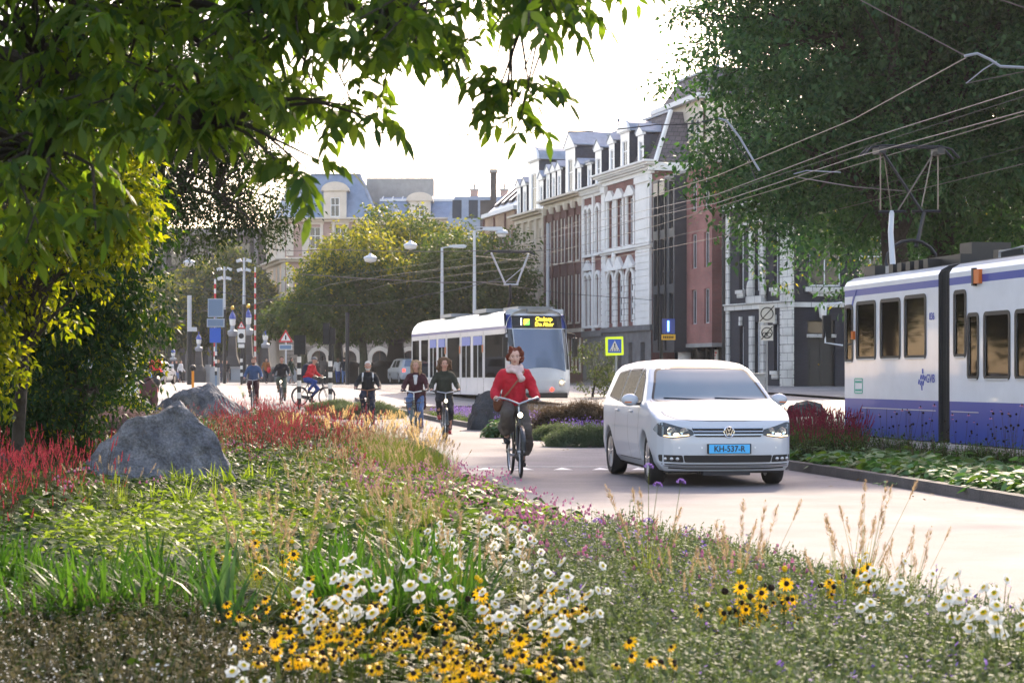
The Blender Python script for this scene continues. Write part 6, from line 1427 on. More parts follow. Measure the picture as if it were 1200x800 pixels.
mb = MB(); mb.b2(.5, 1.9, 1.0, 3.2, 3.62, 3.72); mb.b2(.4, 2.0, 5.5, 7.5, 3.62, 3.78); mb.b2(.4, 2.0, 11.5, 13.5, 3.62, 3.76); mb.b2(.8, 1.6, .75, .95, 3.5, 3.62); mb.obj('roof_equipment', 'grey_metal', t2)
mb = MB(); y_ = 4.6; mb.tube([(1.2, y_+.6, 3.6), (1.2, y_+.1, 4.2), (1.15, y_, 4.72)], .06, 6, 0); mb.tube([(.9, y_, 4.72), (1.5, y_, 4.72)], .04, 6, 1)
mb.tube([(.95, y_, 4.75), (.30, y_-.3, 5.95)], .04, 6, 1); mb.tube([(1.45, y_, 4.75), (1.85, y_-.3, 5.95)], .04, 6, 1); mb.tube([(.95, y_, 4.8), (1.75, y_-.25, 5.5)], .015, 5, 1)
mb.tube([(.0, y_-.3, 5.9), (.2, y_-.3, 6.02), (1.9, y_-.3, 6.02), (2.1, y_-.3, 5.9)], .035, 6, 0); mb.tube([(.4, y_, 6.0), (1.8, y_, 6.0)], .03, 6, 0); mb.obj('pantograph', ['dark_metal', 'pale_metal'], t2)
# seats and standing poles seen through its glass
mb = MB()
for k in range(8): mb.b2(.35, .8, 1.5+k*1.9, 1.95+k*1.9, .95, 1.75)
mb.obj('seat', 'seat_grey', t2)
# ---------------- street furniture
def post(label, px, D, y_top, parts, name='sign_post', cat='post', r=.045, m='grey_metal', stripes=None, r2=None, zb=None, low=None):
    x = PX(px, D); z0 = GZ(D) if zb is None else zb; h = PZ(y_top, D)-z0; o = thing(name, label, cat, (x, D, z0)); mb = MB(); zs = 0
    if stripes:
        a, n, st = stripes
        for k in range(n): mb.lathe([(r*1.25, a+k*st), (r*1.25, a+(k+1)*st)], (0, 0, 0), 12, 2 if k % 2 else 3)
        mb.tube([(0, 0, -.1), (0, 0, a)], r, 10, 1 if low else 0); zs = a+n*st
    if low: mb.tube([(0, 0, zs), (0, 0, max(low, zs+.01))], r*1.2, 10, 1); zs = max(low, zs+.01)
    mb.tube([(0, 0, zs), (0, 0, h)], [r, r2 or r], 10, 0); mb.obj('pole', [m, 'dark_metal', 'sign_white', 'black_plastic'], o, True)
    for p in parts: p(o, h)
    return o
def Tri(z, s, back=False):
    def f(o, h):
        b = MB().prism(rnd_poly([(-s, z), (s, z), (0, z+s*1.73)], s*.12), -.06, -.04).obj('sign_face', 'sign_back' if back else 'sign_red', o)
        MB().prism(rnd_poly([(-s*.68, z+s*.2), (s*.68, z+s*.2), (0, z+s*1.36)], s*.1), -.066, -.061).obj('inner_face', 'sign_white', b)
        if not back: MB().b2(-s*.09, s*.09, -.07, -.067, z+s*.35, z+s*.95).obj('mark', 'ink', b)
    return f
def Panel(x0, x1, z0, z1, m='sign_back', edge='sign_edge', y=-.07):
    def f(o, h):
        b = MB().b2(x0, x1, y, y+.025, z0, z1).obj('sign_panel', edge, o); e = (x1-x0)*.06; MB().b2(x0+e, x1-e, y-.006, y-.001, z0+e, z1-e).obj('panel_face', m, b)
    return f
def Light(z, dx=0, s=1):
    def f(o, h):
        b = MB().b2(dx-.13*s, dx+.13*s, -.2*s, -.05*s, z, z+.85*s).obj('signal_head', 'black_plastic', o)
        for k in range(3): MB().lathe([(0, -.0), (.09*s, 0), (.1*s, -.10*s)], (dx, -.2*s, z+(.15+.27*k)*s), 12, 0, 'Y').obj('visor', 'dark_metal', b)
        MB().b2(dx-.03, 0.03, -.05, .03, z+.4*s, z+.45*s).obj('bracket', 'dark_metal', b)
    return f
def LampHead(dx=.9, m='pale_metal', glass='sign_white'):
    def f(o, h):
        mb = MB(); mb.tube([(0, 0, h-.02), (dx*.4, 0, h+.04)], .035, 6); mb.prism([(dx*.25, h), (dx*.3, h+.12), (dx*.9, h+.16), (dx, h+.08), (dx*.95, h-.01)], -.16, .16); b = mb.obj('lamp_head', m, o)
        MB().b2(dx*.45, dx*.9, -.12, .12, h-.04, h-.012).obj('lamp_glass', glass, b)
    return f
def Hang(z, dx):
    def f(o, h):
        mb = MB(); mb.tube([(0, 0, z+.3), (dx, 0, z+.3), (dx, 0, z+.15)], .025, 6); mb.lathe([(.06, z+.2), (.30, z+.12), (.34, z-.02), (.24, z-.06)], (dx, 0, 0), 16); b = mb.obj('hanging_lamp', 'pale_metal', o, True)
        MB().lathe([(.24, z-.05), (.2, z-.18), (0, z-.22)], (dx, 0, 0), 14).obj('lamp_glass', 'sign_white', b, True)
    return f
def Cluster(o, h):
    for k, (dx, dz) in enumerate(((-.35, -.25), (.35, -.25), (-.3, -.9), (.3, -.9))):
        mb = MB(); mb.tube([(0, 0, h+dz), (dx, 0, h+dz)], .03, 5); mb.box((dx, -.05, h+dz+.05), (.34, .3, .2), ry=.3*(1 if dx > 0 else -1)); mb.obj('floodlight', 'pale_metal', o)
post('slim grey street lamp just left of the tram roof pantograph', 518, 105, 290, [LampHead(1.3)], 'street_lamp', 'street lamp', .11, 'pale_metal', r2=.07)
post('taller street lamp with a second hanging lamp above the distant tram', 556, 102, 270, [LampHead(1.5), Hang(7.9, 1.4)], 'street_lamp', 'street lamp', .12, 'pale_metal', r2=.07)
post('thin grey mast against the cream stone house', 642, 112, 262, [], 'mast', 'mast', .12, 'grey_metal', r2=.09)
post('white mast with floodlights left of the gold topped lamp columns', 263, 140, 312, [Cluster], 'floodlight_mast', 'mast', .10, 'pale_metal', low=5.2, r2=.07)
post('tallest white mast with floodlights between the two gold topped lamp columns', 286, 138, 302, [Cluster], 'floodlight_mast', 'mast', .11, 'pale_metal', low=5.5, r2=.07)
post('two tone grey mast with a small camera left of the road sign backs', 222, 120, 346, [lambda o, h: MB().box((.25, -.1, h*.62), (.4, .3, .25)).obj('camera_box', 'pale_metal', o)], 'mast', 'mast', .13, 'pale_metal', low=3.2)
post('thick black mast with a traffic light over the striped base at the left', 166, 88, 352, [Light(2.55, .3, .9)], 'traffic_light', 'traffic light', .13, 'dark_metal')
post('black and white striped pole standing in front of the thick black mast', 168.5, 84, 418, [], 'striped_pole', 'post', .07, 'black_plastic', stripes=(.35, 6, .22))
post('back of large blue grey road signs on a pale pole', 253, 86, 352, [Panel(-.34, .34, 3.4, 4.2), Panel(-.38, .38, 2.97, 3.34), Panel(-.26, .22, 2.3, 2.94, 'sign_blue', 'sign_blue')], 'road_sign', 'road sign', .04, 'sign_back', stripes=(.9, 6, .17))
post('red triangle over an oval black signal on a striped pole', 283, 118, 385, [Tri(3.35, .24), lambda o, h: (lambda b: MB().lathe([(0, -.12), (.16, -.12), (.16, -.05)], (0, 0, 2.9), 18, 0, 'Y').obj('signal_face', 'ink', b))(MB().b2(-.22, .22, -.1, -.0, 2.5, 3.3).obj('backing', 'sign_white', o)), Panel(-.18, .18, 2.2, 2.42, 'sign_white', 'sign_white')], 'level_signal', 'road sign', .06, 'dark_metal', stripes=(.3, 7, .21))
post('red edged warning triangle with a small plate left of the twin traffic lights', 335, 92, 391, [Tri(2.3, .34, False), Panel(-.3, .3, 1.95, 2.2, 'sign_back', 'sign_white')], 'warning_sign', 'road sign', .04, 'pale_metal')
post('black traffic light above a striped pole left of the red jacketed cyclist', 350.5, 70, 395, [Light(1.95, -.06, .8), Light(1.95, .14, .8)], 'traffic_light', 'traffic light', .06, 'dark_metal', stripes=(.2, 8, .21))
post('tall black traffic light on a striped pole in front of the cyclist handlebar', 387, 72, 383, [Light(2.3, -.13, .9), Light(2.3, .1, .7)], 'traffic_light', 'traffic light', .06, 'dark_metal', stripes=(.1, 9, .2))
post('plain black mast between the arches and the square trees', 407, 120, 366, [], 'mast', 'mast', .12, 'dark_metal')
post('orange bollard with a black ball top behind the pale rock', 226, 78, 431, [lambda o, h: MB().ell((0, 0, h), (.13, .13, .13)).obj('cap', 'black_plastic', o)], 'orange_bollard', 'bollard', .05, 'orange_post')
post('pedestrian crossing sign in blue with a fluorescent yellow border', 722, 58, 395, [], 'crossing_sign', 'road sign', .03, 'grey_metal')
cs = [o for o in COL.objects if o.name == 'crossing_sign'][0]
zc = PZ(405, 58)-GZ(58); mb = MB(); mb.prism(rnd_poly([(-.31, -.29), (.22, -.27), (.20, .27), (-.32, .25)], .03), -.07, -.05); f = mb.obj('sign_face', 'sign_yellow', cs); f.location = (0, 0, zc)
b = MB().b2(-.24, .15, -.078, -.072, -.21, .19).obj('blue_panel', 'sign_blue', f); MB().prism([(-.2, -.16), (.11, -.16), (-.045, .15)], -.084, -.079).obj('white_triangle', 'sign_white', b)
mb = MB(); mb.ell((-.045, -.087, .05), (.02, .004, .02), 8); mb.prism([(-.06, -.03), (-.03, -.03), (-.03, .03), (-.06, .03)], -.09, -.085)
mb.prism([(-.06, -.03), (-.09, -.10), (-.075, -.10), (-.045, -.03)], -.09, -.0855); mb.prism([(-.045, -.03), (-.015, -.10), (0, -.10), (-.03, -.03)], -.09, -.0852)
for k in range(4): mb.prism([(-.17+k*.07, -.15), (-.14+k*.07, -.15), (-.125+k*.07, -.115), (-.15+k*.07, -.115)], -.09, -.0855)
mb.obj('walking_figure', 'ink', b)
o = post('tram signal showing a glowing blue bar above a small yellow panel', 775, 66, 371, [], 'tram_signal', 'traffic light', .06, 'black_plastic', stripes=(.5, 4, .3))
z = PZ(382, 66); MB().b2(.02, .44, -.12, -.02, z-.25-GZ(66), z+.24-GZ(66)).obj('signal_box', 'lantern_blue', o); MB().b2(.19, .25, -.135, -.121, z-.18-GZ(66), z+.17-GZ(66)).obj('light_bar', 'led_blue', o); q_ = MB().b2(.0, .46, -.12, -.03, z-.46-GZ(66), z-.28-GZ(66)).obj('yellow_panel', 'panel_amber', o)
mb = MB(); [mb.b2(.05+k*.06, .09+k*.06, -.128, -.121, z-.41-GZ(66), z-.33-GZ(66)) for k in range(6)]; mb.obj('lettering', 'ink', q_)
o = post('pair of square prohibition signs on a grey pole before the black house', 898.5, 68, 357, [], 'parking_sign', 'road sign', .035, 'grey_metal')
for (za, zb_, w_) in ((357, 378, .27), (381, 399, .21)):
    z1, z0 = PZ(za, 68)-GZ(68), PZ(zb_, 68)-GZ(68); b = MB().b2(-w_, w_, -.07, -.05, z0, z1).obj('sign_panel', 'sign_white', o); zc = (z0+z1)/2; mb = MB(); rr = (z1-z0)*.34
    mb.torus((0, -.078, zc), rr, .016, 'Y', 24, 6); bar2(mb, (-w_*.9, z0+.04), (w_*.9, z1-.04), .03, -.08, -.073)
    if w_ < .25: [mb.torus((dx, -.077, zc-.06), .07, .012, 'Y', 14, 5) for dx in (-.08, .08)]; bar2(mb, (-.08, zc-.05), (.02, zc+.03), .016, -.08, -.074)
    mb.obj('pictogram', 'ink', b)
for (px, ya, yb, D, lb) in ((252, 327, 470, 112, 'red and white striped lifted barrier pole above the road sign backs'), (299, 313, 428, 150, 'tall red and white striped barrier pole right of the white masts')):
    x = PX(px, D); z0, z1 = GZ(D), PZ(ya, D); mb = MB(); n = 22; h = (z1-z0)/n
    for k in range(n): mb.lathe([(.085-.03*k/n, z0+k*h), (.085-.03*(k+1)/n, z0+(k+1)*h)], (0, 0, 0), 10, k % 2)
    o = thing('barrier_pole', lb, 'barrier', (x, D, 0)); mb.obj('arm', ['sign_red', 'sign_white'], o, True); MB().b2(-.25, .25, -.2, .2, z0, z0+1.0).obj('motor_box', 'grey_metal', o)
# bridge parapet, lamp columns and domed posts
o = thing('bridge_parapet', 'grey stone parapet with panels along the bridge below the lamp columns', 'parapet', (PX(222, 166), 166, .9)); Lb = PX(352, 166)-PX(222, 166); mb = MB()
mb.b2(0, Lb, 0, .3, -.1, .2); mb.b2(0, Lb, -.06, .36, 1.15, 1.32)
for k in range(7): mb.b2(k*Lb/6-.2, k*Lb/6+.2, -.1, .4, -.1, 1.5)
mb.obj('stonework', 'concrete', o)
for k in range(6): MB().b2(k*Lb/6+.35, (k+1)*Lb/6-.35, .1, .16, .2, 1.15).obj('panel', 'grey_metal' if k != 3 else 'green_shutter', o)
def lamp_column(label, px, D, yt, yb, s=1., gold=True, dark=False):
    o = thing('lamp_column', label, 'lamp column', (PX(px, D), D, GZ(D)-.05)); H = PZ(yt, D)-GZ(D); m = 'dark_building' if not dark else 'dark_metal'
    mb = MB(); mb.b2(-.75*s, .75*s, -.75*s, .75*s, 0, H*.24); mb.add([(-.68*s, -.68*s, H*.24), (.68*s, -.68*s, H*.24), (.68*s, .68*s, H*.24), (-.68*s, .68*s, H*.24), (-.38*s, -.38*s, H*.36), (.38*s, -.38*s, H*.36), (.38*s, .38*s, H*.36), (-.38*s, .38*s, H*.36), (-.28*s, -.28*s, H*.62), (.28*s, -.28*s, H*.62), (.28*s, .28*s, H*.62), (-.28*s, .28*s, H*.62)],
        [(0, 1, 5, 4), (1, 2, 6, 5), (2, 3, 7, 6), (3, 0, 4, 7), (4, 5, 9, 8), (5, 6, 10, 9), (6, 7, 11, 10), (7, 4, 8, 11), (8, 9, 10, 11)]); mb.obj('plinth', m, o)
    MB().lathe([(.3*s, H*.62), (.42*s, H*.65), (.42*s, H*.69), (.2*s, H*.71), (.17*s, H*.76)], (0, 0, 0), 12).obj('capital', 'grey_metal' if not dark else m, o, True)
    MB().lathe([(.16*s, H*.76), (.24*s, H*.78), (.26*s, H*.85)], (0, 0, 0), 8).obj('lantern', 'sign_white', o); MB().lathe([(.30*s, H*.85), (.28*s, H*.88), (.14*s, H*.93), (.05*s, H*.95), (.04*s, H)], (0, 0, 0), 8).obj('lantern_cap', 'lantern_blue' if not dark else m, o)
    if gold: MB().ell((0, 0, H*1.0), (.16*s, .16*s, .2*s)).obj('crown', 'gold', o)
lamp_column('gold topped lamp column left of the tallest white mast', 272.5, 168, 360, 430, 1.0); lamp_column('gold topped lamp column partly behind the tallest white mast', 291, 168, 358, 430, 1.0)
lamp_column('short stone lamp column with blue lantern between the grey mast and the road sign backs', 233, 166, 388, 430, .8, False); lamp_column('faint lamp column with blue lantern above the taxi', 203, 172, 406, 430, .7, False); lamp_column('lamp column with blue lantern right of the striped barrier pole', 311, 166, 382, 430, .9, False)
lamp_column('dark lamp column behind the tall traffic light', 395, 150, 376, 430, 1.5, False, True); lamp_column('dark lamp column behind the white haired cyclist', 464, 140, 372, 430, 1.7, False, True)
dp = None
for i, px in enumerate((367, 380, 412, 429, 446, 484)):
    D = 138; x = PX(px, D)
    if dp is None:
        dp = tag(MB().b2(-.42, .42, -.42, .42, 0, 1.15).lathe([(.62, 1.15), (.62, 1.25), (.5, 1.42), (.25, 1.55), (0, 1.6)], (0, 0, 0), 14).obj('domed_post', 'dark_building', None, True), 'dark stone post with a domed cap along the bridge end', 'post', 'domed stone posts'); o = dp
    else: o = dp.copy(); COL.objects.link(o)
    o.location = (x, D, GZ(D)); o.rotation_euler[2] = .1*i
# ---------------- overhead wires
def wire(label, pts, r=.008, m='wire', sag=.0, name='overhead_wire'):
    out_ = []
    for a, b in zip(pts[:-1], pts[1:]):
        a, b = Vector(a), Vector(b)
        for k in range(8): t = k/8; p = a.lerp(b, t); p.z -= sag*4*t*(1-t); out_.append(p)
    out_.append(Vector(pts[-1])); return tag(MB().tube(out_, r*.75, 5).obj(name, m, None, True), label, 'cable')
def trackwire(off, z, y0=14, y1=118, n=16): return [(tramL(y)+off, y, z+GZ(y)) for y in np.linspace(y0, y1, n)]
wire('contact wire running over the near tram track past its pantograph', trackwire(1.15, 5.62), .011, 'bright_wire'); wire('carrier wire just above the near track contact wire', trackwire(1.25, 5.95), .008)
wire('contact wire over the second tram track', trackwire(4.4, 5.62), .011, 'bright_wire'); wire('carrier wire above the second track contact wire', trackwire(4.5, 5.98), .008, 'wire')
wire('long dark cable crossing the sky below the walnut leaves', [at(262, 140, 46), at(450, 156, 45), at(640, 155, 44), at(770, 146, 43.5), at(845, 139, 43)], .017, 'wire', .05)
wire('bent grey bracket tube hanging at the tree edge', [at(842, 139, 43), at(852, 142, 42.9), at(866, 160, 42.7), at(890, 200, 42.4)], .035, 'grey_metal'); wire('thin feeder cable looping beside the bent bracket tube', [at(848, 141, 43), at(862, 170, 42.6), at(876, 185, 42.5), at(886, 212, 42.3)], .014, 'wire')
wire('faint thin wire high across the pale sky', [at(700, 42, 60), at(790, 50, 60), at(1000, 58, 60)], .012, 'wire')
wire('bright wire descending from the top edge to the wire junction at right', [at(1008, 0, 30), at(1132, 66, 28)], .013, 'bright_wire', .0); wire('bright wire leading from the junction down left across the leaves', [at(1132, 68, 28), at(1000, 140, 34), at(840, 206, 44), at(700, 250, 62), at(600, 292, 86)], .012, 'bright_wire')
wire('wire in the upper right corner of the view', [at(1172, 0, 26), at(1215, 14, 26)], .013, 'bright_wire')
wire('curved grey arm of the wire junction at the right edge', [at(1130, 66, 28), at(1145, 63, 28), at(1160, 70, 28), at(1172, 78, 28), at(1210, 80, 28)], .028, 'grey_metal'); wire('thin stay below the wire junction', [at(1132, 98, 28), at(1152, 82, 28), at(1168, 72, 28)], .012, 'grey_metal'); wire('lower stay running right from the wire junction', [at(1132, 98, 28), at(1210, 82, 28)], .010, 'bright_wire')
wire('pale registration arm over the black brick house', [at(935, 208, 40), at(1000, 219, 38), at(1060, 224, 37)], .016, 'bright_wire'); wire('short steady arm above the pale registration arm', [at(930, 204, 40), at(945, 200, 40), at(985, 202, 39)], .014, 'grey_metal')
wire('long bright wire rising to the right edge above the near tram', [at(600, 288, 88), at(840, 238, 46), at(1000, 185, 34), at(1210, 128, 26)], .011, 'bright_wire'); wire('double wire just above the long bright wire', [at(660, 268, 80), at(840, 228, 46), at(1000, 168, 34), at(1210, 102, 26)], .011, 'bright_wire')
wire('bright span wire crossing in front of the square trees', [at(320, 292, 110), at(380, 292, 108), at(600, 293, 100), at(660, 290, 98)], .028, 'bright_wire', .1); wire('bright cable dipping from the hotel corner towards the trees', [at(350, 321, 100), at(420, 326, 98), at(520, 331, 95), at(610, 330, 92)], .032, 'bright_wire')
wire('lower loose wire over the square', [at(200, 330, 120), at(340, 354, 112), at(420, 357, 108), at(500, 345, 104), at(600, 322, 96)], .022, 'wire', .1); wire('sloping wire from the bridge masts to the hotel', [at(230, 366, 130), at(300, 356, 128), at(338, 345, 125)], .026, 'bright_wire'); wire('low wire through the hazy trees on the left', [at(170, 357, 125), at(220, 362, 122), at(330, 370, 118)], .02, 'wire')
for (x0, y0, x1, y1) in ((556, 300, 700, 308), (556, 330, 770, 352)): wire('span wire running from the street lamp to the row of houses' if y0 == 300 else 'lower span wire running from the street lamp to the row of houses', [at(x0, y0, 102), at((x0+x1)/2, (y0+y1)/2+3, 112), at(x1, y1, 120)], .02, 'wire')
for i, (px, py, D, lb) in enumerate(((481, 288, 108, 'round white lamp hanging on the span wire above the square trees'), (434, 303, 110, 'smaller white lamp hanging left of the round hanging lamp'), (222, 308, 120, 'pale round lamp hanging among the hazy trees'))):
    x, y, z = at(px, py, D); o = thing('hanging_street_lamp', lb, 'street lamp', (x, y, z)); MB().lathe([(.05, .3), (.12, .2), (.36, .08), (.38, 0)], (0, 0, 0), 16).obj('shade', 'pale_metal', o, True); MB().lathe([(.36, 0), (.3, -.16), (0, -.24)], (0, 0, 0), 16).obj('glass', 'sign_white', o, True); MB().tube([(0, 0, .28), (0, 0, .9)], .015, 5).obj('stem', 'wire', o)
# utility box and parked bicycles by the pavement houses
o = tag(MB().b2(-.3, .3, -.2, .2, 0, 1.2).b2(-.34, .34, -.24, .24, 1.2, 1.26).obj('utility_box', 'grey_metal', None, bevel=.01), 'grey utility cabinet beside the parking sign pole', 'cabinet'); o.location = (PX(886, 72), 72, GZ(72))
# ---------------- trees
def clump(mats_w, n, r, L, W, droop=.3, seed=1, seg=1, flat=.75):
    """a ball-ish spray of leaves; mats_w = [(index, weight)]"""
    q = random.Random(seed); t = T()
    for i in range(n):
        d = Vector((q.gauss(0, 1), q.gauss(0, 1), q.gauss(0, 1))).normalized(); p = d*r*(q.random()**.5); p.z *= flat
        dr = (d+Vector((q.gauss(0, .5), q.gauss(0, .5), q.gauss(-.2, .4)))).normalized(); s = q.uniform(.65, 1.25)
        u = q.random(); a = 0; mi = mats_w[0][0]
        for m, w_ in mats_w:
            a += w_
            if u < a: mi = m; break
        t.leaf(p, dr, L*s, W*s, mi, droop, (q.gauss(0, .6), q.gauss(0, .6), 1), seg)
    return t
def noise3(p, k, ph=0):
    return (np.sin(p[:, 0]*k+ph)*np.cos(p[:, 1]*k*1.13+ph*2)+np.sin(p[:, 2]*k*1.21+1.7+ph)*np.cos(p[:, 0]*k*.83-ph)+.6*np.sin(p[:, 1]*k*1.9+p[:, 2]*k*2.1+ph))/2.2
def crown_pts(ells, n, seed, k=1.2, thr=-.25, shell=.45, lay=0):
    if lay:
        c = crown_pts(ells, n//lay, seed, k, thr, shell); rs = np.random.RandomState(seed+1); s = rs.uniform(.6, 1.2, (len(c), 1, 1)); o = rs.normal(size=(len(c), lay, 3))*np.array([.62, .62, .2])*s; o[:, :, 2] -= .22*(o[:, :, 0]**2+o[:, :, 1]**2); return (c[:, None, :]+o).reshape(-1, 3)
    rs = np.random.RandomState(seed); out = []
    vol = np.array([e[3]*e[4]*e[5] for e in ells]); vol = vol/vol.sum()
    for e, v in zip(ells, vol):
        m = int(n*v*2.2)+10; d = rs.normal(size=(m, 3)); d /= np.linalg.norm(d, axis=1)[:, None]; r = rs.uniform(shell, 1., m)**.6
        # lumpy outline
        lump = 1+.16*np.sin(d[:, 0]*5+seed)+.14*np.sin(d[:, 1]*6+seed*2)*np.cos(d[:, 2]*5)
        p = d*(r*lump)[:, None]*np.array(e[3:6])+np.array(e[0:3]); ok = noise3(p, k, seed) > thr+rs.normal(0, .15, m)
        p = p[ok][:int(n*v)+1]; out.append(p)
    return np.concatenate(out)
def tree(name, label, base, ells, n, temps, mats_, trunk_r=.25, bark='bark', seed=1, k=1.2, thr=-.25, shell=.45, group=None, tilt=.5, scl=(.8, 1.25), cat='tree', limbs=14, lean=(0, 0), split=.45, lay=0, hi=None, zs=0.):
    x, y = base; z = GZ(y); r = thing(name, label, cat, (x, y, z), 0, group)
    P = crown_pts(ells, n, seed, k, thr, shell, lay); rs = np.random.RandomState(seed+5)
    P0 = P-np.array([x, y, z])
    up = (P0[:, 2] > zs*P0[:, 2].max()+rs.normal(0, .6, len(P0))) if hi else np.zeros(len(P0), bool); sc = rs.uniform(scl[0], scl[1], len(P))
    me = build_quads('crown', scat(temps, P0[~up], sc[~up], tilt, rs)+(scat(hi, P0[up], sc[up], tilt, rs) if hi else []), mats_); mobj('crown', me, r)
    cen = P0.mean(axis=0); top = Vector((cen[0]*.5+lean[0], cen[1]*.5+lean[1], max(cen[2], 1)))
    mb = MB(); q = random.Random(seed); fork = Vector((top.x*.5, top.y*.5, top.z*split))
    mb.tube([(0, 0, -.15), (0, 0, .1), Vector((fork.x*.3, fork.y*.3, fork.z*.5)), fork, fork.lerp(top, .6), top], [trunk_r*1.5, trunk_r*1.1, trunk_r*.9, trunk_r*.8, trunk_r*.5, trunk_r*.2], 10)
    idx = rs.choice(len(P0), min(limbs*4, len(P0)), replace=False)
    mains = []
    for j, i in enumerate(idx[:limbs]):
        e = Vector(P0[i]); a = fork.lerp(top, q.random()*.8); mid = a.lerp(e, .5)+Vector((q.gauss(0, .2), q.gauss(0, .2), .12*(e-a).length))
        mb.tube([a, a.lerp(mid, .5)+Vector((0, 0, .1)), mid, e], [trunk_r*.42, trunk_r*.3, trunk_r*.2, trunk_r*.06], 6); mains.append((a, mid, e))
    for i in idx[limbs:]:
        e = Vector(P0[i]); a, mid, ee = min(mains, key=lambda m_: (m_[1]-e).length)
        mb.tube([mid, mid.lerp(e, .55)+Vector((q.gauss(0, .1), q.gauss(0, .1), .1)), e], [trunk_r*.15, trunk_r*.08, trunk_r*.03], 5)
    mb.obj('trunk', bark, r, smooth=True); return r

rl = ['right_leaf', 'right_yellow', 'dark_leaf']
rt = [clump([(0, .965), (1, .015), (2, .02)], 24, .5, .14, .085, .3, s) for s in (1, 2, 3)]
# great trees on the right, behind the near tram
tree('broadleaf_tree', 'great dark green tree leaning its leaves over the red brick block', (10.3, 52), [(7.6, 52, 9.6, 3.6, 4, 3.8), (9.4, 51, 12.6, 5, 4.5, 4), (7.0, 51, 6.3, 2.1, 2.2, 1.3), (10.6, 52, 7.4, 3.4, 4, 2.3)], 4300, rt, rl, .42, 'bark', 3, .8, -.75, .3, limbs=22, lay=14)
tree('broadleaf_tree', 'broad dark tree with twin stems directly above the near tram pantograph', (12.2, 58), [(12.5, 58, 10.5, 5.5, 4.5, 6), (12.5, 57, 6.6, 4.8, 4, 2.0), (15, 58, 13, 5, 4, 5)], 4300, rt, rl, .46, 'bark', 8, .8, -.75, .3, limbs=22, lay=14)
tree('broadleaf_tree', 'large tree whose crown fills the sky above the second tram car', (16.4, 50), [(15.2, 50, 9.6, 4.6, 4, 4.8), (13.2, 49, 11.5, 4, 4, 4), (17, 50, 6.4, 4, 4, 2.1)], 4000, rt, rl, .4, 'bark', 14, .8, -.75, .3, limbs=22, lay=14)
tree('broadleaf_tree', 'farther tree showing yellow leaves between the dark crowns', (17.5, 74), [(17.5, 74, 9.5, 8, 5, 6), (12, 72, 8.5, 5, 4, 4.2), (22, 74, 7, 6, 4, 4)], 2600, [clump([(0, .8), (1, .06), (2, .14)], 18, .55, .17, .09, .3, s) for s in (5, 6)], rl, .4, 'bark', 21, .8, -.4, .3)
# plane trees on the square in front of the hotel
pm_ = ['plane_green', 'plane_sun_yellow', 'far_leaf']
pg = [clump([(0, .86), (1, .04), (2, .10)], 18, .6, .26, .17, .3, s) for s in (1, 2)]; py_ = [clump([(0, .30), (1, .62), (2, .08)], 18, .6, .26, .17, .3, s) for s in (3, 4)]
for (px, D, label, tp, top, rx, sd_) in [
    (388, 135, 'yellow lit square tree nearest to the stone hotel corner', pg+py_, 318, 2.4, 31), (418, 132, 'bright sunlit topped tree standing in front of the stone hotel', py_, 262, 4.3, 33),
    (462, 140, 'tall yellow green tree in the middle of the square', py_+pg, 246, 4.3, 34), (505, 145, 'rounded olive green tree directly behind the distant tram', pg+py_, 250, 4.6, 35),
    (556, 134, 'dark green tree beside the street lamps at the distant tram', pg, 268, 4.2, 36), (350, 150, 'small pale tree at the left edge of the hotel square', pg, 350, 1.7, 37)]:
    x = PX(px, D); zt = PZ(top, D); zb = PZ(392, D); zc = (zt+zb)/2; rz_ = (zt-zb)/2
    tree('plane_tree', label, (x+.5, D), [(x, D, zc, rx, rx, rz_), (x+.8, D, zb+1.2, rx*1.1, rx, 1.5), (x-1.0, D-1, zc-rz_*.3, rx*.8, rx, rz_*.6)], 1700, pg, pm_, .3, 'green_bark', sd_, .9, -.38, .3, limbs=12, split=.55, hi=tp, zs=.70)  # upper crown takes the yellow leaves as painted sunlight
# hazy trees by the bridge
fl_ = [clump([(2, .7), (0, .15), (1, .15)], 16, .9, .4, .26, .3, s) for s in (1, 2)]
for i, (px, D, top, rx, lb) in enumerate([(190, 190, 330, 5, 'hazy olive tree beyond the bridge behind the hedge edge'), (232, 196, 306, 3.8, 'hazy rounded tree beyond the bridge behind the back of the road sign'), (270, 192, 292, 3.2, 'tallest hazy tree between the two slim white masts'),
        (296, 205, 312, 2.2, 'hazy tree touching the stone hotel side wall'), (150, 200, 316, 7, 'dim far tree mostly hidden by the hedge tree')]):
    x = PX(px, D); zt = PZ(top, D); zb = PZ(398, D); tree('plane_tree', lb, (x, D), [(x, D, (zt+zb)/2, rx, rx*.7, (zt-zb)/2), (x, D, zb+2, rx*.9, rx*.7, 2.6)], 1300, fl_, pm_, .4, 'bark', 50+i, .5, -.45, .3, limbs=10)
# shrub in front of the white corner house
tree('shrub', 'loose grey green shrub to the right of the distant tram', (3.4, 84), [(3.4, 84, GZ(84)+1.3, 1.0, 1, 1.2), (4.1, 84, GZ(84)+.8, .8, .8, .7)], 160, [clump([(2, .8), (0, .2)], 14, .25, .12, .06, .3, 4)], pm_, .05, seed=61, limbs=10, cat='shrub')

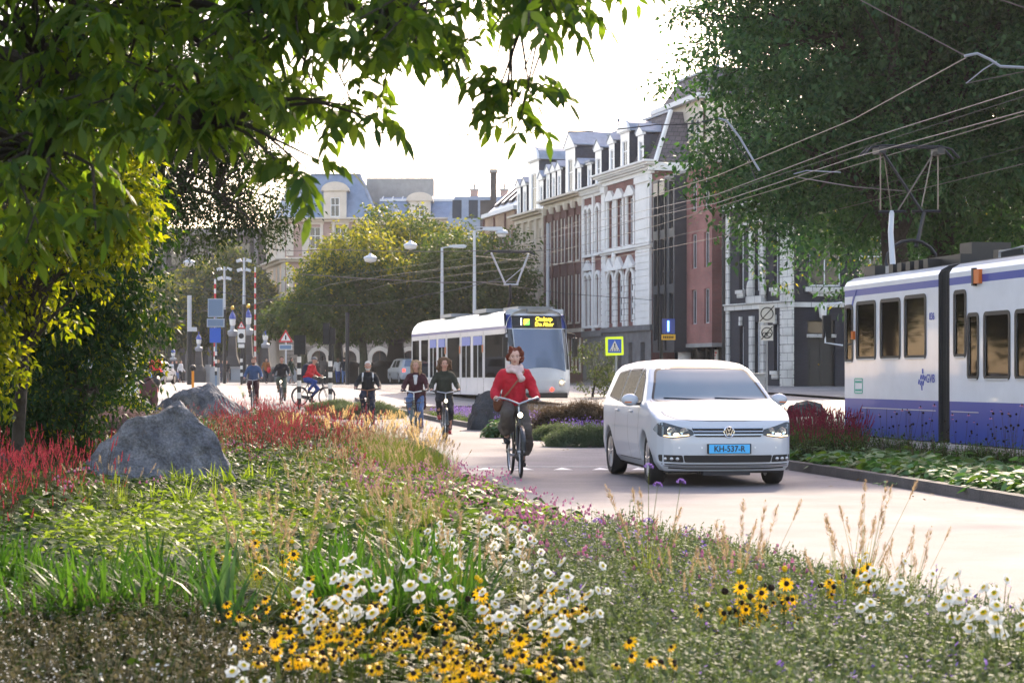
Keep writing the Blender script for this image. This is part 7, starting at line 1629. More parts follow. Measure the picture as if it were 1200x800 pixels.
# park trees along the side road on the left, out of view, added for reflections in tram and car windows
rt0 = tree('park_tree', 'unseen park tree along the side road mirrored in the near tram windows', (-19, 58), [(-19, 58, 8.5, 4.2, 4, 5.5), (-18, 57, 4.5, 3.4, 3.4, 2.2)], 1500, pg, pm_, .35, 'bark', 95, .8, -.5, .3, limbs=12)
rt0['group'] = 'park trees along the side road'
for (x, y, a) in ((-18, 44, 1.), (-24, 73, 2.), (-44, 72, 3.), (-48, 92, 4.), (-46, 56, 5.), (-52, 112, 2.5), (-34, 100, 1.4)):
    d_ = dup(rt0, (x, y, GZ(y)), a, None, 1.1)

# left: dark tree seen against the sky
dt = [clump([(0, 1)], 24, .3, .085, .045, .4, s) for s in (1, 2, 3)]
tree('dark_leaved_tree', 'dark fine leaved tree hanging against the sky in front of the stone hotel', (-9.0, 42), [(-6.6, 42, 5.6, 1.8, 1.6, 1.9), (-5.2, 42, 5.0, 1.0, 1.2, .95), (-8, 42, 7, 2.6, 2, 2.4), (-5.9, 41, 6.7, 1.4, 1.3, 1.0), (-8.6, 42, 4.6, 1.8, 1.5, 1.6)], 2600, dt, ['dark_leaf'], .22, 'bark', 71, 1.7, -.2, .2, limbs=26, lean=(1, 0))
# left: sunlit hedge tree, its sunlight put into the gold leaves
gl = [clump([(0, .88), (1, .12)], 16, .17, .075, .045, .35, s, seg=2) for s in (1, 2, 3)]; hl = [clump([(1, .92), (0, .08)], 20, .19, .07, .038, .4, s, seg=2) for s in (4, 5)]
hm_ = ['sun_gold_leaf', 'hedge_leaf']
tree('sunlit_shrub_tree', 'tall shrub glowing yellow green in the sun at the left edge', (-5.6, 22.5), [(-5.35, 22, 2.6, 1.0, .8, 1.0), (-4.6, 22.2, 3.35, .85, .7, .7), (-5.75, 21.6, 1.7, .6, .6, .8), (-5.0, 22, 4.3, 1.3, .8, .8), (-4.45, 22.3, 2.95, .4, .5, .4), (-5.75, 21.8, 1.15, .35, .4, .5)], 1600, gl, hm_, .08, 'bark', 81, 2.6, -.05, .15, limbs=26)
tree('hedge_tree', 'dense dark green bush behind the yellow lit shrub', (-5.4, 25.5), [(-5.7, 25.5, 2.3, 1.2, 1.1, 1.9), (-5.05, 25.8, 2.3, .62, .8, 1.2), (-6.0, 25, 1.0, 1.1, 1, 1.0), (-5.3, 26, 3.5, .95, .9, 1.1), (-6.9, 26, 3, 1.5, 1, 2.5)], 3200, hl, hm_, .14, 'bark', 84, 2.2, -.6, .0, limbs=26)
tree('layered_shrub', 'low spreading shrub with flat green sprays over the parked cars', (-7.6, 37), [(-7.4, 37, .95, .8, .8, .4), (-6.75, 36.6, 1.62, .55, .6, .2), (-6.85, 37, .7, .5, .6, .2), (-8.0, 37, 1.6, 1.0, .8, .5)], 330, [clump([(1, .5), (0, .5)], 16, .2, .09, .05, .2, 9, flat=.3)], hm_, .06, 'bark', 88, 2.4, -.4, .2, limbs=14, cat='shrub')

# ---------------- the walnut branches overhead
def compound(q, mi_a=0, n=6, L=.076):
    """one walnut leaf: a drooping rachis with paired leaflets; grows along +x then hangs"""
    t = T(); pts = []
    for k in range(n+1):
        u = k/n; pts.append(Vector((.20*u, 0, -.09*u*u)))
    for k in range(n):
        t.quad(pts[k]+Vector((0, .0025, 0)), pts[k]-Vector((0, .0025, 0)), pts[k+1]-Vector((0, .002, 0)), pts[k+1]+Vector((0, .002, 0)), 2)
    for k in range(2, n):
        for s in (-1, 1):
            d = Vector((.45, s*1.0, -.55+q.gauss(0, .45))).normalized(); l = L*q.uniform(.75, 1.15)*(1.0 if k > 2 else .75)
            t.leaf(pts[k]+Vector((q.uniform(-.01, .01), 0, 0)), d, l, l*.47, mi_a if q.random() > .012 else 1, .35, (q.gauss(0, .5), q.gauss(0, .5), 1), 3)
    t.leaf(pts[-1], (.6, q.gauss(0, .15), -.8), L*1.15, L*.45, mi_a, .3, None, 3)
    return t
q = random.Random(5); wt = [compound(q) for _ in range(6)]
r = thing('walnut_tree', 'walnut tree whose leafy branches hang across the upper left of the view', 'tree', (-6.2, 9.5, .05))
base = Vector((-6.2, 9.5, .05)); mb = MB()
mb.tube([(0, 0, -.2), (0, 0, .2), (.1, 0, 1.6), (.25, .1, 2.6), (.2, .3, 4.6), (.4, .6, 6.5)], [.34, .26, .22, .2, .15, .06], 12)
# outline of the leafy mass, sampled as directions from the trunk with a real depth of 7 to 11 m
poly = [(-260, -260), (900, -260), (770, -20), (764, 12), (735, 28), (722, 58), (690, 48), (668, 78), (640, 62), (632, 88), (590, 78), (560, 58), (548, 100), (520, 112), (478, 88), (470, 110), (446, 120), (444, 172), (418, 190), (396, 170), (382, 205),
        (368, 238), (356, 215), (345, 175), (320, 165), (290, 190), (262, 178), (230, 212), (200, 232), (176, 205), (150, 190), (128, 238), (116, 300), (96, 262), (60, 250), (40, 300), (0, 300), (-260, 380)]
rs = np.random.RandomState(9); tips = []
while len(tips) < 1050:
    px, py = rs.uniform(-240, 880), rs.uniform(-240, 330); D = rs.uniform(7.2, 11.5)
    if not inpoly([px], [py+14], poly)[0]: continue
    dens = 1.0 if px < 330 else (.8 if px < 560 else .55)
    if py > 0 and px > 330 and noise3(np.array([[px/48., py/48., D*.3]]), 1, 2)[0] < -.28: continue
    if py > 0 and rs.rand() > dens*(1.0 if px < 300 else .85): continue
    tips.append(at(px, py-18, D))
for (px, py, D) in [(590, 118, 8.2), (604, 108, 8.1), (612, 122, 8.3), (600, 132, 8.2), (622, 116, 8.2), (584, 108, 8.3), (610, 140, 8.25), (596, 100, 8.2), (362, 200, 7.6), (358, 218, 7.6), (378, 190, 7.7), (30, 285, 7.3), (45, 262, 7.3), (112, 270, 7.4), (100, 245, 7.5)]: tips.append(at(px, py, D))
limb_ends = [at(60, 60, 9.5), at(180, 20, 9), at(330, 60, 8.7), at(230, 150, 8.2), at(460, 20, 8.6), at(620, -10, 8.4), at(60, 190, 8), at(-80, 80, 8.5), at(520, -80, 9.5), at(330, -60, 10.5), at(150, -120, 10.5), at(-150, -100, 9.5), at(740, -80, 8.8)]
limbs = []; q = random.Random(3)
for e in limb_ends:
    e = e-base; a = Vector((.2+q.random()*.1, .2, 2.5+q.random()*1.8)); pts = [a]
    for k in range(1, 8):
        u = k/7; p = a.lerp(e, u)+Vector((q.gauss(0, .05), q.gauss(0, .05), .5*sin(pi*u)+q.gauss(0, .04))); pts.append(p)
    mb.tube(pts, [.075*(1-k/8.3)+.006 for k in range(8)], 7); limbs += pts[2:]
tw = MB(); P = []; YW = []
for tp in tips:
    e = tp-base; a = min(limbs, key=lambda p: (p-e).length+(0 if p.z > e.z-.2 else .6)); ml = a.lerp(e, .5)+Vector((q.gauss(0, .05), q.gauss(0, .05), .12*(e-a).length))
    mb.tube([a, a.lerp(ml, .5)+Vector((0, 0, .03)), ml, ml.lerp(e, .6), e], [.011, .009, .007, .005, .003], 4, cap=False); limbs_near = e
    for k in range(q.choice((3, 4, 4, 5))):
        P.append(e.lerp(ml, q.random()*.35)); YW.append(q.uniform(0, 2*pi))
mb.obj('trunk', 'bark', r, smooth=True)
YW = np.array(YW)
me = build_quads('crown', scat(wt, [tuple(p) for p in P], np.random.RandomState(2).uniform(.75, 1.1, len(P)), .3, np.random.RandomState(4), YW), ['walnut_leaf', 'walnut_yellow', 'stem_green']); mobj('crown', me, r)
# ---------------- rocks
def rock(name, label, loc, dims, seed, rz=0, m='rock', cuts=9, profile=None, group=None, boxy=0, sharp=22):
    bm = bmesh.new(); bmesh.ops.create_icosphere(bm, subdivisions=5, radius=1); q = random.Random(seed)
    planes = [(Vector((q.gauss(0, 1), q.gauss(0, 1), q.gauss(.2, .8))).normalized(), q.uniform(.62, .9)) for _ in range(cuts)]
    for v in bm.verts:
        p = v.co.copy()
        if boxy: p = Vector([math.copysign(abs(c)**boxy, c) for c in p])*.92
        for n, d in planes:
            e = p.dot(n)-d
            if e > 0: p -= n*e*.985
        n = .05*sin(p.x*7+seed)*cos(p.y*6+p.z*5)+.025*sin(p.x*17+p.z*13+seed)+.018*sin(p.y*31+p.x*23)+.02*abs(sin(p.z*21+p.x*9))
        p *= 1+n
        if profile: p.z = p.z*profile(p.x)
        v.co = Vector((p.x*dims[0]/2, p.y*dims[1]/2, p.z*dims[2]))
    me = bpy.data.meshes.new(name); bm.to_mesh(me); bm.free(); me.materials.append(MATS[m])
    me.polygons.foreach_set('use_smooth', [True]*len(me.polygons)); me.set_sharp_from_angle(angle=R(sharp))
    o = bpy.data.objects.new(name, me); COL.objects.link(o); o.location = loc; o.rotation_euler[2] = rz
    return tag(o, label, 'boulder', group)
rock('boulder', 'large jagged blue grey boulder among red flower spikes', (PX(181, 23.5), 23.5, -.08), (2.55, 1.3, 1.27), 12, .1, cuts=16, boxy=.75, sharp=13, profile=lambda x: float(np.interp(x, [-1, -.7, -.35, -.05, .15, .42, .55, .75, .9, 1], [.42, .52, .72, .86, .93, 1.08, 1.05, .86, .70, .5])))
rock('boulder', 'grey boulder cut by the left edge of the view', (PX(-28, 24), 24, 0), (.9, .9, .66), 4)
rock('boulder', 'flat topped grey rock behind the brown heath, below the distant white taxi', (PX(203, 56), 56, 0), (2.1, 1.6, 1.02), 9, .2, cuts=12)
rock('boulder', 'pale low rock lying beside the orange bollard', (PX(248, 55), 55, 0), (2.5, 1.6, 1.15), 15, -.1, cuts=10)
rock('boulder', 'low flat slab of rock at the bed edge in golden plumes', (PX(464, 33), 33, 0), (1.55, .9, .36), 21, .1, 'dark_rock')
rock('boulder', 'dark upright boulder in the median behind the red jacketed cyclist', (PX(577, 52), 52, -.05), (1.5, 1.0, 1.05), 17, .2, 'dark_rock')
rock('boulder', 'flat topped dark rock just behind the white car mirror', (PX(877, 66), 66, -.02), (1.4, 1.0, .62), 31, 0, 'dark_rock')
rock('boulder', 'rounded dark rock beside the front of the near tram', (PX(950, 64), 64, -.02), (1.9, 1.2, .62), 35, 0, 'dark_rock')

# ---------------- plant pieces
def t_leafy(seed, mi=(0,), n=14, r=.16, h=.28, L=.09, W=.05, droop=.5, seg=2, wide=1.):
    q = random.Random(seed); t = T()
    for i in range(n):
        a = q.uniform(0, 2*pi); rr = r*q.random()**.6; z = h*q.uniform(.35, 1.05)*(1-.35*rr/r)
        p = Vector((cos(a)*rr, sin(a)*rr, z)); d = Vector((cos(a)*wide, sin(a)*wide, q.uniform(-.1, .55))); s = q.uniform(.7, 1.25)
        t.leaf(p, d, L*s, W*s, q.choice(mi), droop, (q.gauss(0, .35), q.gauss(0, .35), 1), seg)
        if i % 3 == 0: t.stem((cos(a)*rr*.4, sin(a)*rr*.4, 0), p, .003, mi[0])
    return t
def t_strap(seed, n=26, L=.6, W=.022, mi=0, spread=.55, yel=None):
    q = random.Random(seed); t = T()
    for i in range(n):
        a = q.uniform(0, 2*pi); l = L*q.uniform(.55, 1.1); u = q.uniform(.08, spread); p0 = Vector((q.gauss(0, .05), q.gauss(0, .05), 0)); prev = None; side = Vector((-sin(a), cos(a), 0))
        N = 6; o = len(t.v)
        for k in range(N+1):
            s = k/N; z = l*(s-.42*u*2*s*s*s); x = l*u*(s*.4+s*s*1.0); w_ = W*(.6+.7*sin(pi*min(1, s+.15)))*(1 if k < N else .15)
            p = p0+Vector((cos(a)*x, sin(a)*x, z)); t.v.append(tuple(p+side*w_/2)); t.v.append(tuple(p-side*w_/2))
        for k in range(N): t.f.append((o+2*k, o+2*k+1, o+2*k+3, o+2*k+2)); t.m.append(mi)
    return t
def t_sprigs(seed, n=9, h=.3, r=.14, lf=16, L=.02, W=.01, mi=0, tip=None, lean=.3, stem=None, tipn=5):
    q = random.Random(seed); t = T()
    for i in range(n):
        a = q.uniform(0, 2*pi); b = Vector((cos(a)*r*.5*q.random(), sin(a)*r*.5*q.random(), 0)); e = b+Vector((cos(a)*r*q.uniform(.3, 1.2), sin(a)*r*q.uniform(.3, 1.2), h*q.uniform(.6, 1.1)))
        t.stem(b, e, .0022, stem if stem is not None else mi)
        for k in range(lf):
            u = q.uniform(.15, 1); p = b.lerp(e, u); d = Vector((q.gauss(0, 1), q.gauss(0, 1), q.uniform(.1, 1)))
            t.leaf(p, d, L*q.uniform(.7, 1.3), W, tip if (tip is not None and u > 1-tipn/20.) else mi, .1, None, 1)
    return t
def t_spikes(seed, n=6, h=.6, r=.15, mi=1, stem=2, sl=.10, sw=.010, leaves=8, L=.13, W=.05, lmi=0):
    """red bistort: thin stems ending in bumpy spikes over a low tuft of leaves"""
    q = random.Random(seed); t = T()
    for i in range(n):
        a = q.uniform(0, 2*pi); b = Vector((cos(a)*.03, sin(a)*.03, 0)); hh = h*q.uniform(.6, 1.1); e = b+Vector((cos(a)*r*q.uniform(.2, 1.1), sin(a)*r*q.uniform(.2, 1.1), hh))
        t.stem(b, e, .0028, stem); d = (e-b).normalized(); s = sl*q.uniform(.6, 1.3)
        for k in range(7):
            u0 = k/7; w_ = sw*(1.15 if k % 2 else .8)*(1-.55*u0)
            p = e+d*(s*(u0-.15)); aa = k*1.1
            x = Vector((cos(aa), sin(aa), 0))*w_; y = Vector((-sin(aa), cos(aa), 0))*w_; up = d*(s/5.5)
            t.quad(p-x, p-y*.6-up*0+up, p+x, p+y*.6+up, mi); t.quad(p-x+up*.2, p+up*1.1, p+x+up*.2, p-up*.3, mi); t.quad(p-y+up*.2, p+up*1.1, p+y+up*.2, p-up*.3, mi)
    for i in range(leaves):
        a = q.uniform(0, 2*pi); t.leaf((cos(a)*r*.5*q.random(), sin(a)*r*.5*q.random(), h*q.uniform(.15, .5)), (cos(a), sin(a), .3), L*q.uniform(.7, 1.2), W, lmi, .5, None, 2)
    return t
def plume(t, e, d, s, mi, q, w=.018, n=46):
    """bottle-brush seed head made of fine hairs"""
    for k in range(n):
        u = q.random(); p = e+d*(s*u); ww = w*(.35+.9*sin(pi*min(1, u*.85+.12)))
        v = Vector((q.gauss(0, 1), q.gauss(0, 1), q.gauss(0, 1))).normalized(); h_ = (v-d*v.dot(d)).normalized()*ww*1.0+d*ww*1.1
        sd = h_.cross(d).normalized()*.0022
        t.quad(p-sd, p+sd, p+h_+sd*.4, p+h_-sd*.4, mi)
def t_grass(seed, blades=60, h=.55, plumes=9, r=.3, mi=0, pmi=1, ps=.11, pw=.014):
    q = random.Random(seed); t = T()
    for i in range(blades):
        a = q.uniform(0, 2*pi); l = h*q.uniform(.5, 1.05); u = q.uniform(.2, .95)*r/h; side = Vector((-sin(a), cos(a), 0)); o = len(t.v); N = 4
        for k in range(N+1):
            s = k/N; p = Vector((cos(a)*l*u*s*s+q.gauss(0, .003), sin(a)*l*u*s*s, l*(s-.25*s*s*s*u*2))); w_ = .0045*(1-.8*s)
            t.v.append(tuple(p+side*w_)); t.v.append(tuple(p-side*w_))
        for k in range(N): t.f.append((o+2*k, o+2*k+1, o+2*k+3, o+2*k+2)); t.m.append(mi)
    for i in range(plumes):
        a = q.uniform(0, 2*pi); hh = h*q.uniform(.85, 1.35); e = Vector((cos(a)*r*q.uniform(.2, 1), sin(a)*r*q.uniform(.2, 1), hh)); mid = Vector((e.x*.35, e.y*.35, hh*.55))
        t.stem((0, 0, 0), mid, .0018, mi); t.stem(mid, e, .0015, mi); d = (e-mid).normalized(); d.z += .1
        plume(t, e, d.normalized(), ps*q.uniform(.7, 1.3), pmi, q, pw)
    return t
def t_flower(kind, seed=0, r=.030):
    """face up, later turned"""
    q = random.Random(seed); t = T()
    if kind == 'anemone':
        for k in range(6):
            a = 2*pi*k/6+q.gauss(0, .08); t.leaf((0, 0, 0), (cos(a), sin(a), .25), r*q.uniform(.92, 1.08), r*1.02, 0, .05, (0, 0, 1), 3)
        for k in range(7):
            a = 2*pi*k/7; t.quad((0, 0, .006), (cos(a)*.010, sin(a)*.010, .008), (cos(a+.45)*.012, sin(a+.45)*.012, .009), (cos(a+.9)*.010, sin(a+.9)*.010, .008), 1)
        t.quad((-.005, -.005, .011), (.005, -.005, .011), (.005, .005, .011), (-.005, .005, .011), 2)
    elif kind == 'cone':
        for k in range(12):
            a = 2*pi*k/12+q.gauss(0, .06); t.leaf((cos(a)*.008, sin(a)*.008, 0), (cos(a), sin(a), .05), r*q.uniform(.85, 1.1), r*.36, 0, .35, (0, 0, 1), 3)
        n = 8
        for (r0, z0, r1, z1) in ((.013, .0, .012, .009), (.012, .009, .005, .017)):
            for k in range(n):
                a, b = 2*pi*k/n, 2*pi*(k+1)/n; t.quad((cos(a)*r0, sin(a)*r0, z0), (cos(b)*r0, sin(b)*r0, z0), (cos(b)*r1, sin(b)*r1, z1), (cos(a)*r1, sin(a)*r1, z1), 1)
        t.quad((-.005, -.005, .017), (.005, -.005, .017), (.005, .005, .017), (-.005, .005, .017), 1)
    elif kind in ('dark', 'button'):
        n = 8
        for (r0, z0, r1, z1) in ((.008, -.008, .015, 0), (.015, 0, .014, .012), (.014, .012, .004, .02)):
            for k in range(n):
                a, b = 2*pi*k/n, 2*pi*(k+1)/n; t.quad((cos(a)*r0, sin(a)*r0, z0), (cos(b)*r0, sin(b)*r0, z0), (cos(b)*r1, sin(b)*r1, z1), (cos(a)*r1, sin(a)*r1, z1), 0 if kind == 'dark' else 0)
    elif kind == 'verbena':
        for k in range(40):
            v = Vector((q.gauss(0, 1), q.gauss(0, 1), abs(q.gauss(0, 1)))).normalized(); p = v*r*.7; t.leaf(p, v, .009, .009, 0, 0, (q.gauss(0, 1), q.gauss(0, 1), 1), 1)
    elif kind == 'daisy':
        for k in range(9):
            a = 2*pi*k/9; t.leaf((0, 0, 0), (cos(a), sin(a), -.1), r, r*.35, 0, .5, (0, 0, 1), 2)
        for k in range(6):
            a, b = 2*pi*k/6, 2*pi*(k+1)/6; t.quad((cos(a)*.011, sin(a)*.011, 0), (cos(b)*.011, sin(b)*.011, 0), (cos(b)*.004, sin(b)*.004, .016), (cos(a)*.004, sin(a)*.004, .016), 1)
    return t
def t2mesh(name, t, mats_, smooth=False): return build_quads(name, [t.arr()], mats_, smooth)

# ---------------- where each species grows, as areas on the ground
ZTOP = .35
def scr(x, y, h=ZTOP): return 600+F*x/y, HY+F*(CH-h-GZv(y))/y
zones = [
 ('heathfront', [(-200, 700), (120, 684), (262, 694), (280, 740), (330, 800), (380, 1300), (-400, 1300)]),
 ('catmint', [(640, 618), (800, 612), (920, 622), (1010, 676), (1250, 700), (1300, 1300), (720, 1300), (745, 760), (700, 705), (640, 650)]),
 ('cone', [(262, 694), (420, 684), (560, 690), (700, 700), (745, 760), (760, 1300), (380, 1300), (330, 800), (280, 740)]),
 ('lime', [(50, 586), (180, 576), (330, 566), (372, 604), (330, 630), (140, 640), (60, 626)]),
 ('strapbed', [(96, 540), (300, 532), (320, 566), (180, 576), (100, 572)]),
 ('red', [(-60, 480), (120, 474), (112, 540), (60, 590), (-60, 600)]),
 ('red', [(236, 462), (330, 458), (430, 470), (470, 500), (420, 520), (320, 530), (262, 520)]),
 ('redfar', [(120, 444), (270, 440), (262, 452), (110, 462)]),
 ('heath', [(60, 452), (180, 446), (330, 440), (420, 444), (430, 472), (330, 468), (236, 462), (120, 474), (-60, 480), (-60, 455)]),
 ('gold', [(380, 486), (480, 486), (540, 500), (560, 540), (470, 545), (400, 520)]),
 ('comfrey', [(400, 548), (460, 530), (560, 528), (640, 556), (760, 606), (700, 622), (600, 618), (540, 604), (440, 580)]),
 ('grassy', [(300, 520), (400, 530), (400, 556), (440, 584), (540, 604), (480, 640), (400, 620), (360, 590), (320, 560)]),
 ('darkg', [(-60, 600), (60, 590), (330, 630), (560, 610), (640, 650), (700, 705), (-60, 700)])]
def bed_pts(n, y0, y1, seed, left=True):
    rs = np.random.RandomState(seed); y = np.sqrt(rs.uniform(y0*y0, y1*y1, n)); x = rs.uniform(-.275, .275, n)*y
    if left: lim = np.array([roadL(v) for v in y]); ok = x < lim-.16
    else: a = np.array([kerbR(v) for v in y]); b = np.array([tramL(v) for v in y]); ok = (x > a+.22) & (x < b-.75)
    return x[ok], y[ok]
def zone_of(x, y):
    px, py = scr(x, y); z = np.full(len(x), -1); rs = np.random.RandomState(77); px = px+rs.normal(0, 16, len(px)); py = py+rs.normal(0, 1, len(px))*np.clip((py-440)*.035, .5, 9)
    for i, (nm, poly) in enumerate(zones): m = (z < 0) & inpoly(px, py, poly); z[m] = i
    return np.array([zones[i][0] if i >= 0 else 'mix' for i in z])
ROCKS = [(PX(183, 23.5), 23.5, 1.0, .62), (PX(203, 56), 56, 1.1, .8), (PX(248, 55), 55, 1.3, .8), (PX(464, 33), 33, .8, .45), (PX(577, 52), 52, .8, .5)]
def clear(x, y):
    ok = np.ones(len(x), bool)
    for (a, b, rx, ry) in ROCKS: ok &= ((x-a)/rx)**2+((y-b)/ry)**2 > 1
    return ok
def put(name, label, mats_, jobs):
    """jobs: (templates, x, y, scale lo, hi, tilt[, z])"""
    parts = []
    for j, (tp, x, y, a, b, ti) in enumerate(jobs):
        if len(x) == 0: continue
        pos = np.stack([x, y, GZv(y)+.05], 1); parts += scat(tp, pos, np.random.RandomState(j+3).uniform(a, b, len(x)), ti, np.random.RandomState(j+9))
    o = mobj(name, build_quads(name, parts, mats_)); return stuff(o, label, 'ground cover')
def band(x, y, z, nm, y0=0, y1=999, keep=1., seed=0):
    m = (z == nm) & (y >= y0) & (y < y1)
    if keep < 1: m &= np.random.RandomState(seed).rand(len(x)) < keep
    return x[m], y[m]
# near, middle, far seeds (screen area per plant grows with closeness)
sets = [bed_pts(9000, 5.2, 15, 1), bed_pts(15000, 15, 34, 2), bed_pts(12000, 34, 61, 3)]
X = np.concatenate([s[0] for s in sets]); Y = np.concatenate([s[1] for s in sets]); ok = clear(X, Y); X, Y = X[ok], Y[ok]; Zn = zone_of(X, Y)
LV = ['ground_leaf', 'lime_leaf', 'dark_green', 'catmint', 'silver_leaf']
leafA = [t_leafy(s, (0, 0, 2), 16, .17, .26, .085, .05) for s in (1, 2, 3)]; leafD = [t_leafy(s, (2, 0, 2), 16, .17, .3, .09, .055) for s in (4, 5)]
leafL = [t_leafy(s, (1, 1, 0), 18, .17, .24, .06, .05) for s in (6, 7)]; leafC = [t_leafy(s, (0, 1, 0), 11, .18, .24, .12, .085, .5, 3) for s in (8, 9)]
put('ground_cover', 'mixed green leafy ground cover filling the flower bed', LV, [
    (leafA, *band(X, Y, Zn, 'mix'), .7, 1.25, .25), (leafD, *band(X, Y, Zn, 'darkg'), .7, 1.15, .25), (leafA, *band(X, Y, Zn, 'grassy', keep=.9), .8, 1.3, .25), (leafL, *band(X, Y, Zn, 'grassy', keep=.3, seed=4), .8, 1.2, .25),
    (leafL, *band(X, Y, Zn, 'lime'), .8, 1.3, .25), (leafC, *band(X, Y, Zn, 'comfrey'), .7, 1.15, .25), (leafD, *band(X, Y, Zn, 'cone', keep=.8), .6, 1.0, .25), (leafD, *band(X, Y, Zn, 'strapbed'), .6, 1., .25), (leafD, *band(X, Y, Zn, 'heathfront', keep=.8), .7, 1.1, .25),
    (leafD, *band(X, Y, Zn, 'red', keep=.9), .8, 1.4, .25), (leafA, *band(X, Y, Zn, 'gold', keep=.6), .5, .9, .25)])
cm = [t_sprigs(s, 10, .30, .17, 20, .026, .013, 0) for s in (1, 2, 3)]; cmf = [t_sprigs(s, 10, .33, .17, 18, .026, .013, 0, 2, tipn=3) for s in (4,)]; sv = [t_sprigs(s, 10, .26, .17, 20, .024, .012, 1) for s in (5, 6)]
xs, ys = band(X, Y, Zn, 'catmint'); put('catmint_mass', 'soft grey green catmint mass along the near road edge', ['catmint', 'silver_leaf', 'flower_purple'], [(cm+cm+cm+cm+cm+cm+cmf, xs, ys, .8, 1.25, .25), (cm+sv, xs+.07, ys+.05, .7, 1.1, .3), (cm, xs-.06, ys-.08, .6, 1.0, .3), (sv, xs[::3]+.03, ys[::3], .8, 1.1, .3)])
hb = [t_sprigs(s, 10, .29, .17, 22, .026, .013, 0, 1, tipn=8) for s in (1, 2, 3)]+[t_sprigs(9, 10, .30, .17, 22, .030, .015, 3, 0, tipn=6)]; hw = [t_sprigs(7, 8, .33, .16, 16, .018, .012, 1, 2, tipn=4)]
xs, ys = band(X, Y, Zn, 'heathfront'); put('dry_heath', 'brown seeded ground cover with pale specks in the nearest corner of the bed', ['olive_dark', 'olive_seed', 'petal_white', 'dark_green'], [(hb, xs, ys, .7, 1.1, .3), (hb+hw+hw, xs+.06, ys+.07, .7, 1.0, .3), (hb, xs-.05, ys-.06, .8, 1.1, .35), ([t_leafy(12, (3,), 10, .15, .2, .05, .03)], xs, ys, .7, 1, .2)])
hf = [t_sprigs(s, 12, .55, .26, 20, .045, .02, 0, 1, tipn=8) for s in (1, 2, 3)]
hx, hy = band(X, Y, Zn, 'heath'); put('heath_drift', 'brown purple drift of seeded heath behind the large boulder', ['heath_dark', 'heath_brown', 'flower_purple'], [(hf, hx, hy, .75, 1.15, .25), (hf, hx[::2]+.1, hy[::2]+.1, .8, 1.25, .25)])
rb = [t_spikes(s, 6, .62, .17, 1, 2) for s in (1, 2, 3, 4)]; x1, y1 = band(X, Y, Zn, 'red'); x2, y2 = band(X, Y, Zn, 'redfar'); xr_, yr_ = band(X, Y, Zn, 'mix', 20, 34, .08, 9)
put('red_bistort', 'drift of slender red flower spikes around the boulder', ['ground_leaf', 'bistort_red', 'stem_brown', 'dull_red'], [(rb, x1[::4], y1[::4], .6, 1.1, .25), (rb, x2[::3], y2[::3], .8, 1.2, .2), (rb, xr_, yr_, .5, .9, .25)])
gr = [t_grass(s, 26, .5, 2, .25, 0, 1, .09, .012) for s in (1, 2, 3)]; gx, gy = band(X, Y, Zn, 'grassy'); ox, oy = band(X, Y, Zn, 'gold'); mx_, my_ = band(X, Y, Zn, 'mix', 14, 60, .10, 4)
put('fine_grass', 'fine straw coloured grass growing through the middle of the bed', ['grass_blade', 'plume', 'plume_sunlit'], [(gr, gx[::12], gy[::12], .6, 1., .25), (gr, ox[::2], oy[::2], .7, 1.0, .2), (gr, mx_, my_, .6, 1., .2)])
tf = T(); 
for k in range(5): f = t_flower('daisy', k, .016); o = len(tf.v); c = Vector((rnd.gauss(0, .08), rnd.gauss(0, .08), .36+rnd.gauss(0, .03))); tf.v += [tuple(Vector(v)+c) for v in f.v]; tf.f += [tuple(i+o for i in ff) for ff in f.f]; tf.m += f.m
cx_, cy_ = band(X, Y, Zn, 'comfrey', keep=.13, seed=2); kx, ky = band(X, Y, Zn, 'mix', 18, 60, .08, 5)
lx, ly = band(X, Y, Zn, 'catmint', 10, 22, .07, 7)
put('pink_flowers', 'small magenta flowers dotted along the road edge of the bed', ['flower_magenta', 'flower_pink'], [([tf], cx_, cy_, .8, 1., .2), ([tf], kx, ky, .8, 1.1, .2), ([tf], lx, ly, .8, 1., .2)])
wl = T()
for k in range(26):
    p = (rnd.gauss(0, .12), rnd.gauss(0, .12), .16+rnd.random()*.12); wl.leaf(p, (rnd.gauss(0, 1), rnd.gauss(0, 1), .3), .03, .02, 0, 0, (rnd.gauss(0, .6), rnd.gauss(0, .6), 1), 1)

# ---------------- single plants one can tell apart
def gp(px, py, h=.35):
    """ground point whose plant top of height h shows there"""
    y = F*(CH-h-.05)/(py-HY)
    if y > 50:
        for _ in range(6): y = F*(CH-h-.05-GZ(y))/(py-HY)
    return PX(px, y), y
def proto(name, label, cat, group, main, mats_, flower=None, fm=None, fname='flower', heads=(), extra=()):
    r = thing(name, label, cat, (0, 0, 0), 0, group); mobj('stems', t2mesh('stems', main, mats_), r)
    fmesh = {}
    for (kind, p, tilt, az, s) in heads:
        if kind not in fmesh: fmesh[kind] = t2mesh(fname, flower[kind], fm[kind])
        o = mobj(fname if kind != 'dark' else 'seed_head', fmesh[kind], r, p); o.rotation_euler = (Matrix.Rotation(az, 3, 'Z') @ Matrix.Rotation(tilt, 3, 'X')).to_euler(); o.scale = (s, s, s)
    return r
def place(root, spots, label=None, s0=.85, s1=1.15, seed=3):
    q = random.Random(seed); first = True
    for sp in spots:
        x, y = gp(*sp[:2], *(sp[2:3])); rz = q.uniform(-.5, .5); s = q.uniform(s0, s1)
        if first: root.location = (x, y, GZ(y)+.05); root.rotation_euler[2] = rz; root.scale = (s,)*3; first = False
        else: dup(root, (x, y, GZ(y)+.05), rz, label, s)
